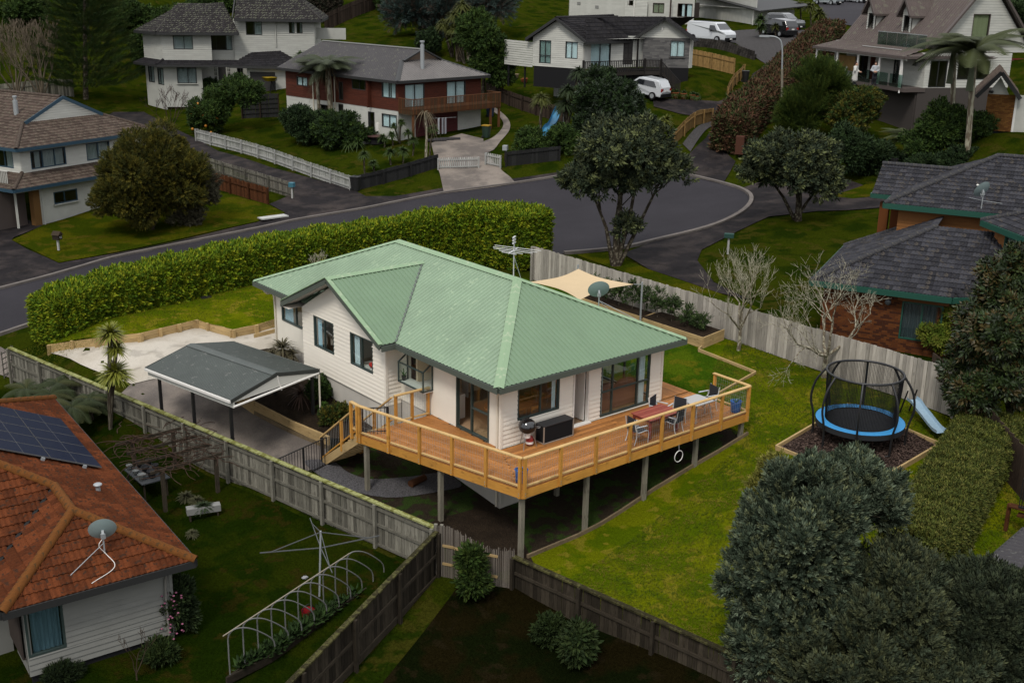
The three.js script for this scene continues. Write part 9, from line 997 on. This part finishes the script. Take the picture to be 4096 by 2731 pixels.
{ // small garden and yard things
 let b=G(1278,222),t=thing('heat_pump','white heat pump unit beside the black foundation','heat pump',b);t.rotation.y=0.7;local(t,'casing',box(1.0,0.8,0.4,0,0.5,0),M.picket[2]);local(t,'fan_grille',new THREE.TorusGeometry(0.28,0.02,6,24).translate(-0.1,0.5,0.21),M.blackMatt);local(t,'foot',box(0.9,0.1,0.3,0,0.05,0),M.blackMatt);
 const s0=G(1250,318),s1=G(1286,288);t=thing('blue_slide','wavy blue plastic slide on the red house lawn','slide',s0);const sd=V(s1.z-s0.z,0,s0.x-s1.x).normalize(),P=[],U=[],N=14,sec=k=>{const c=s0.clone().lerp(s1,k),y=s0.y+0.2+1.7*k+0.16*Math.sin(k*9);return[[-0.35,0.22],[-0.3,0],[0.3,0],[0.35,0.22]].map(([x,h])=>V(c.x+sd.x*x,y+h,c.z+sd.z*x));};for(let i=0;i<N;i++){const a=sec(i / N),c=sec((i+1) / N);for(let k=0;k<3;k++)for(const q of[a[k],c[k],c[k+1],a[k],c[k+1],a[k+1]]){P.push(q.x,q.y,q.z);U.push(0,0);}}part(t,'chute',fromTris(P,U),std([0.02,0.16,0.30],0.4));part(t,'frame',merge([-0.3,0.3].map(x=>bar(V(s1.x+sd.x*x,s1.y,s1.z+sd.z*x),V(s1.x+sd.x*x,s0.y+1.9,s1.z+sd.z*x),0.06,0.06,0))),M.galv);
 // rotary clothes line
 b=W3(-7.24,-0.54,-2.68);t=thing('clothes_line','grey rotary clothes line in the yard behind the hoop frame','clothes line',b);part(t,'pole',cyl(b,W3(-7.05,-0.42,-0.62),0.03),M.galv);const dull=std([0.085,0.09,0.092],0.7),top=W3(-7.05,-0.42,-0.66),mid=W3(-7.08,-0.44,-1.15);for(let k=0;k<4;k++){const a=k*Math.PI / 2+0.35,e=mid.clone().add(V(1.75*Math.cos(a),0.12,1.75*Math.sin(a)));part(t,'arm',bar(mid,e,0.022,0.028,0),dull);part(t,'strut',bar(top,mid.clone().lerp(e,0.82),0.018,0.022,0),dull);}
 // hoop frame over the vegetable bed
 t=thing('hoop_frame','row of bent grey pipe hoops over the vegetable bed','frame',W3(-8,-2,-2.75));const pipe=std([0.14,0.14,0.135],0.6),R=k=>W3(-9.72+4.6*k,-2.44+1.68*k,-2.78),lv=W3(-1.42,-0.22,0),tops=[];for(let i=0;i<10;i++){const r=R(i / 9),l=r.clone().add(lv),H=V(0,1,0);part(t,'hoop',tube([l.clone(),l.clone().add(V(0,1.0,0)),l.clone().add(V(0.03,1.38,0)),l.clone().lerp(r,0.12).add(V(0,1.46,0)),l.clone().lerp(r,0.4).add(V(0,1.34,0)),l.clone().lerp(r,0.75).add(V(0,0.95,0)),l.clone().lerp(r,0.97).add(V(0,0.6,0)),r.clone().add(V(0,0.45,0)),r],0.02,6,40),pipe);tops.push(l.clone().lerp(r,0.08).add(V(0,1.46,0)));}part(t,'ridge_pipe',cyl(tops[0].clone().lerp(tops[9],-0.06),tops[9],0.018),std([0.24,0.20,0.15],0.6));
 t=thing('vegetable_bed','dark timber edged vegetable bed under the hoops','garden bed',W3(-8,-2,-2.8));for(const[p,q]of[[R(-0.03),R(1)],[R(-0.03).add(lv),R(0.75).add(lv)],[R(-0.03),R(-0.03).add(lv)],[R(0.33),R(0.33).add(lv)],[R(0.75),R(0.75).add(lv)]])part(t,'edge_board',bar(p.clone().setY(-2.68),q.clone().setY(-2.68),0.05,0.22),M.darkPale[1]);part(t,'soil',poly3([R(0).setY(-2.66),R(0.75).setY(-2.66),R(0.75).add(lv).setY(-2.66),R(0).add(lv).setY(-2.66)]),M.soil);reseed(66);const vp=[];for(let i=0;i<170;i++){const p=R(rnd()*0.74).addScaledVector(lv,rnd()).setY(-2.65);vp.push([p,V(rr2(-0.3,0.3),1,rr2(-0.3,0.3)).normalize(),rr2(0.6,1.4)]);}sprigs(t,'vegetables',SG.big,vp,[[0.014,0.03,0.006],[0.02,0.04,0.008]]);
 b=G(708,1425);t=thing('red_basket','red plastic basket in the vegetable bed','basket',b);local(t,'basket',lathe([[0,0.02],[0.15,0.02],[0.19,0.34],[0.21,0.35],[0.18,0.33],[0.14,0.05]],16),std([0.22,0.006,0.010],0.5));local(t,'handle',new THREE.TorusGeometry(0.18,0.012,6,20,Math.PI).translate(0,0.34,0),M.black);
 // pergola with bare vine
 b=W3(-7.6,8.4,-2.4);t=thing('vine_pergola','low timber pergola covered in tangled bare vine beside the mossy fence','pergola',b);for(const[a,c]of[[-8.6,7.2],[-6.6,7.4],[-8.4,10.2],[-6.9,10.2]])part(t,'post',box(0.12,1.5,0.12,a,-1.75,-c,1),M.darkPale[3]);for(const c of[7.2,8.2,9.2,10.2])part(t,'rafter',bar(W3(-9,c,-1.0),W3(-6.4,c+0.1,-1.0),0.06,0.1),M.darkPale[2]);reseed(67);const vg=[];for(let i=0;i<120;i++){let p=W3(rr2(-9,-6.4),rr2(7,10.6),rr2(-1.0,-0.7));const pts=[p];let d=rdir();for(let k=0;k<4;k++){d.add(rdir().multiplyScalar(0.6)).normalize();d.y*=0.3;p=p.clone().addScaledVector(d,0.35).add(V(0,-0.02*k,0));pts.push(p);}vg.push(tube(pts,rr2(0.008,0.018),4,8));}part(t,'vine',merge(vg),std([0.045,0.028,0.020],1));
 t=thing('potting_table','cluttered pale potting table beside the orange roof gutter','table',G(340,1130));b=G(340,1130);part(t,'tabletop',box(1.0,0.04,1.6,b.x,b.y+0.7,b.z),std([0.05,0.055,0.06],0.8));for(const[x,zq]of[[-0.4,-0.7],[0.4,-0.7],[-0.4,0.7],[0.4,0.7]])part(t,'leg',box(0.05,0.7,0.05,b.x+x,b.y+0.35,b.z+zq),M.darkPale[2]);reseed(68);for(let i=0;i<9;i++){const p=thing('plant_pot',['round black pot at the near end of the potting table','tipped grey pot on the potting table','small white tray on the potting table','black pot in the middle of the potting table','pale pot by the gutter on the potting table','grey pot behind the white tray','tall black pot on the potting table edge','shallow pale dish on the potting table','dark pot at the far end of the potting table'][i],'pot',V(b.x-0.35+(i%3)*0.35,b.y+0.72,b.z-0.65+Math.floor(i / 3)*0.55),'pots on the potting table');const s=rr2(0.3,0.55);local(p,'pot',potG.clone().scale(s,s,s),i%3?std([0.02,0.02,0.022],0.7):std([0.16,0.17,0.17],0.7));}
 b=G(468,1190);t=thing('white_planter','long white planter trough with plants in the left yard','planter',b);t.rotation.y=-0.3;local(t,'trough',box(1.1,0.22,0.3,0,0.35,0),std([0.2,0.2,0.19],0.7));for(const x of[-0.45,0.45])local(t,'leg',box(0.05,0.25,0.25,x,0.125,0),M.darkPale[2]);local(t,'plants',bladeG.far.clone().scale(0.5,0.35,0.3).translate(0,0.45,0),YM.dark);for(const[x,y,r]of[[425,1140,24],[450,1150,22],[440,1225,18]])spiky('spiky_plant',['pale spiky plant in a pot near the pergola','second pale spiky plant near the pergola','yellowish spiky plant beside the white planter'][[425,450,440].indexOf(x)],G(x,y+10),[[x,y,r]],{mat:std([0.06,0.06,0.028],0.8),tr:0});
 // under the deck and by the red house
 b=G(960,1112);t=thing('log','short brown log on the gravel under the deck','log',b);part(t,'log_body',cyl(b.clone().add(V(-0.35,0.12,0.05)),b.clone().add(V(0.35,0.12,-0.1)),0.13,0.12,12),std([0.07,0.03,0.014],0.95));part(t,'cut_end',cyl(b.clone().add(V(0.35,0.12,-0.1)),b.clone().add(V(0.357,0.12,-0.102)),0.11,0.11,12),std([0.16,0.09,0.045],0.9));
 const z=zz(631.6,80.4,0.21484);b=G(...z(1080,1160));t=thing('round_garden_table','round dark red garden table beside the white steps','table',b);local(t,'tabletop',new THREE.CylinderGeometry(0.75,0.75,0.06,24).translate(0,0.62,0),std([0.07,0.035,0.03],0.7));local(t,'pedestal',new THREE.CylinderGeometry(0.5,0.55,0.6,16).translate(0,0.3,0),M.blackMatt);b=G(...z(980,1150));t=thing('white_steps','white concrete steps at the lower door of the red house','steps',b);for(let i=0;i<3;i++)part(t,'step',box(1.3,0.22,0.5),M.picket[1],{O:b.clone().add(V(0,0.1+i*0.2,0)).addScaledVector(fwG,i*0.35-0.2),q:q0});[[1750,1140,'nearest the yucca'],[1830,1130,'in the middle'],[1900,1125,'nearest the wheelie bin']].forEach(([x,y,l])=>{const c=G(...z(x,y));const r=thing('carpet_roll','dark carpet roll on the red house drive, '+l,'carpet',c,'carpet rolls on the drive');part(r,'roll',cyl(c.clone().add(V(-0.9,0.12,-0.5)),c.clone().add(V(0.5,0.12,0.35)),0.13,0.13,10),std([0.035,0.033,0.035],0.95));});
 b=atBase(...z(1740,900),G(...z(1740,1110)));t=thing('hanging_laundry','white shirts hanging under the red house balcony','laundry',b);for(const k of[0,0.35,0.6])part(t,'shirt',drape(0,0.32,-1.3,0,0).rotateY(0.4).translate(b.x+k,b.y+0.1,b.z+k*0.2),k?std([0.3,0.3,0.32],0.95):std([0.45,0.45,0.46],0.95));part(t,'line',cyl(b.clone().add(V(-0.6,0.1,-0.1)),b.clone().add(V(1.6,0.1,0.35)),0.01,0.01,4),M.galv);const wr=G(...z(948,1140));t=thing('bicycle_wheel','spare bicycle wheel leaning on the red house wall','wheel',wr);part(t,'tyre',new THREE.TorusGeometry(0.33,0.022,6,24).rotateY(0.6).translate(wr.x,wr.y+0.36,wr.z),M.blackMatt);part(t,'spokes',merge([0,1,2,3,4].map(i=>cyl(V(-0.32,0,0),V(0.32,0,0),0.004,0.004,3).rotateZ(i*0.63).rotateY(0.6).translate(wr.x,wr.y+0.36,wr.z))),M.galv);
 b=G(627,503);t=solo('service_cover',box(1.9,0.08,0.7,b.x,b.y+0.14,b.z),M.picket[2],'pale concrete service cover on the verge beside the dark lane','cover');b=G(475,699);b.y+=rise(b.x,b.z);solo('drain_cover',new THREE.CylinderGeometry(0.28,0.28,0.04,16).translate(b.x,b.y,b.z),M.blackMatt,'round dark drain cover in the front lawn','cover');b=G(620,215);t=thing('wheelbarrow','yellow wheelbarrow tray behind the dark timber screen','wheelbarrow',b);part(t,'tray',new THREE.CylinderGeometry(0.8,0.5,0.35,4).rotateY(0.78).translate(b.x,b.y+1.4,b.z),std([0.30,0.2,0.006],0.5));part(t,'legs',merge([bar(b.clone(),b.clone().add(V(0.2,1.25,0)),0.06,0.06,0),bar(b.clone().add(V(0.6,0,0.2)),b.clone().add(V(0.2,1.25,0)),0.06,0.06,0)]),M.blackMatt);
 [[770,1527,'crumpled white paper beside the dark fence foot'],[700,1330,'scrap of pale card on the left yard grass']].forEach(([x,y,l])=>{const c=G(x,y);solo('litter',new THREE.IcosahedronGeometry(0.09,0).scale(1.3,0.5,1).translate(c.x,c.y+0.06,c.z),std([0.25,0.25,0.26],0.9),l,'litter');});
}
renderer.render(scene,camera);
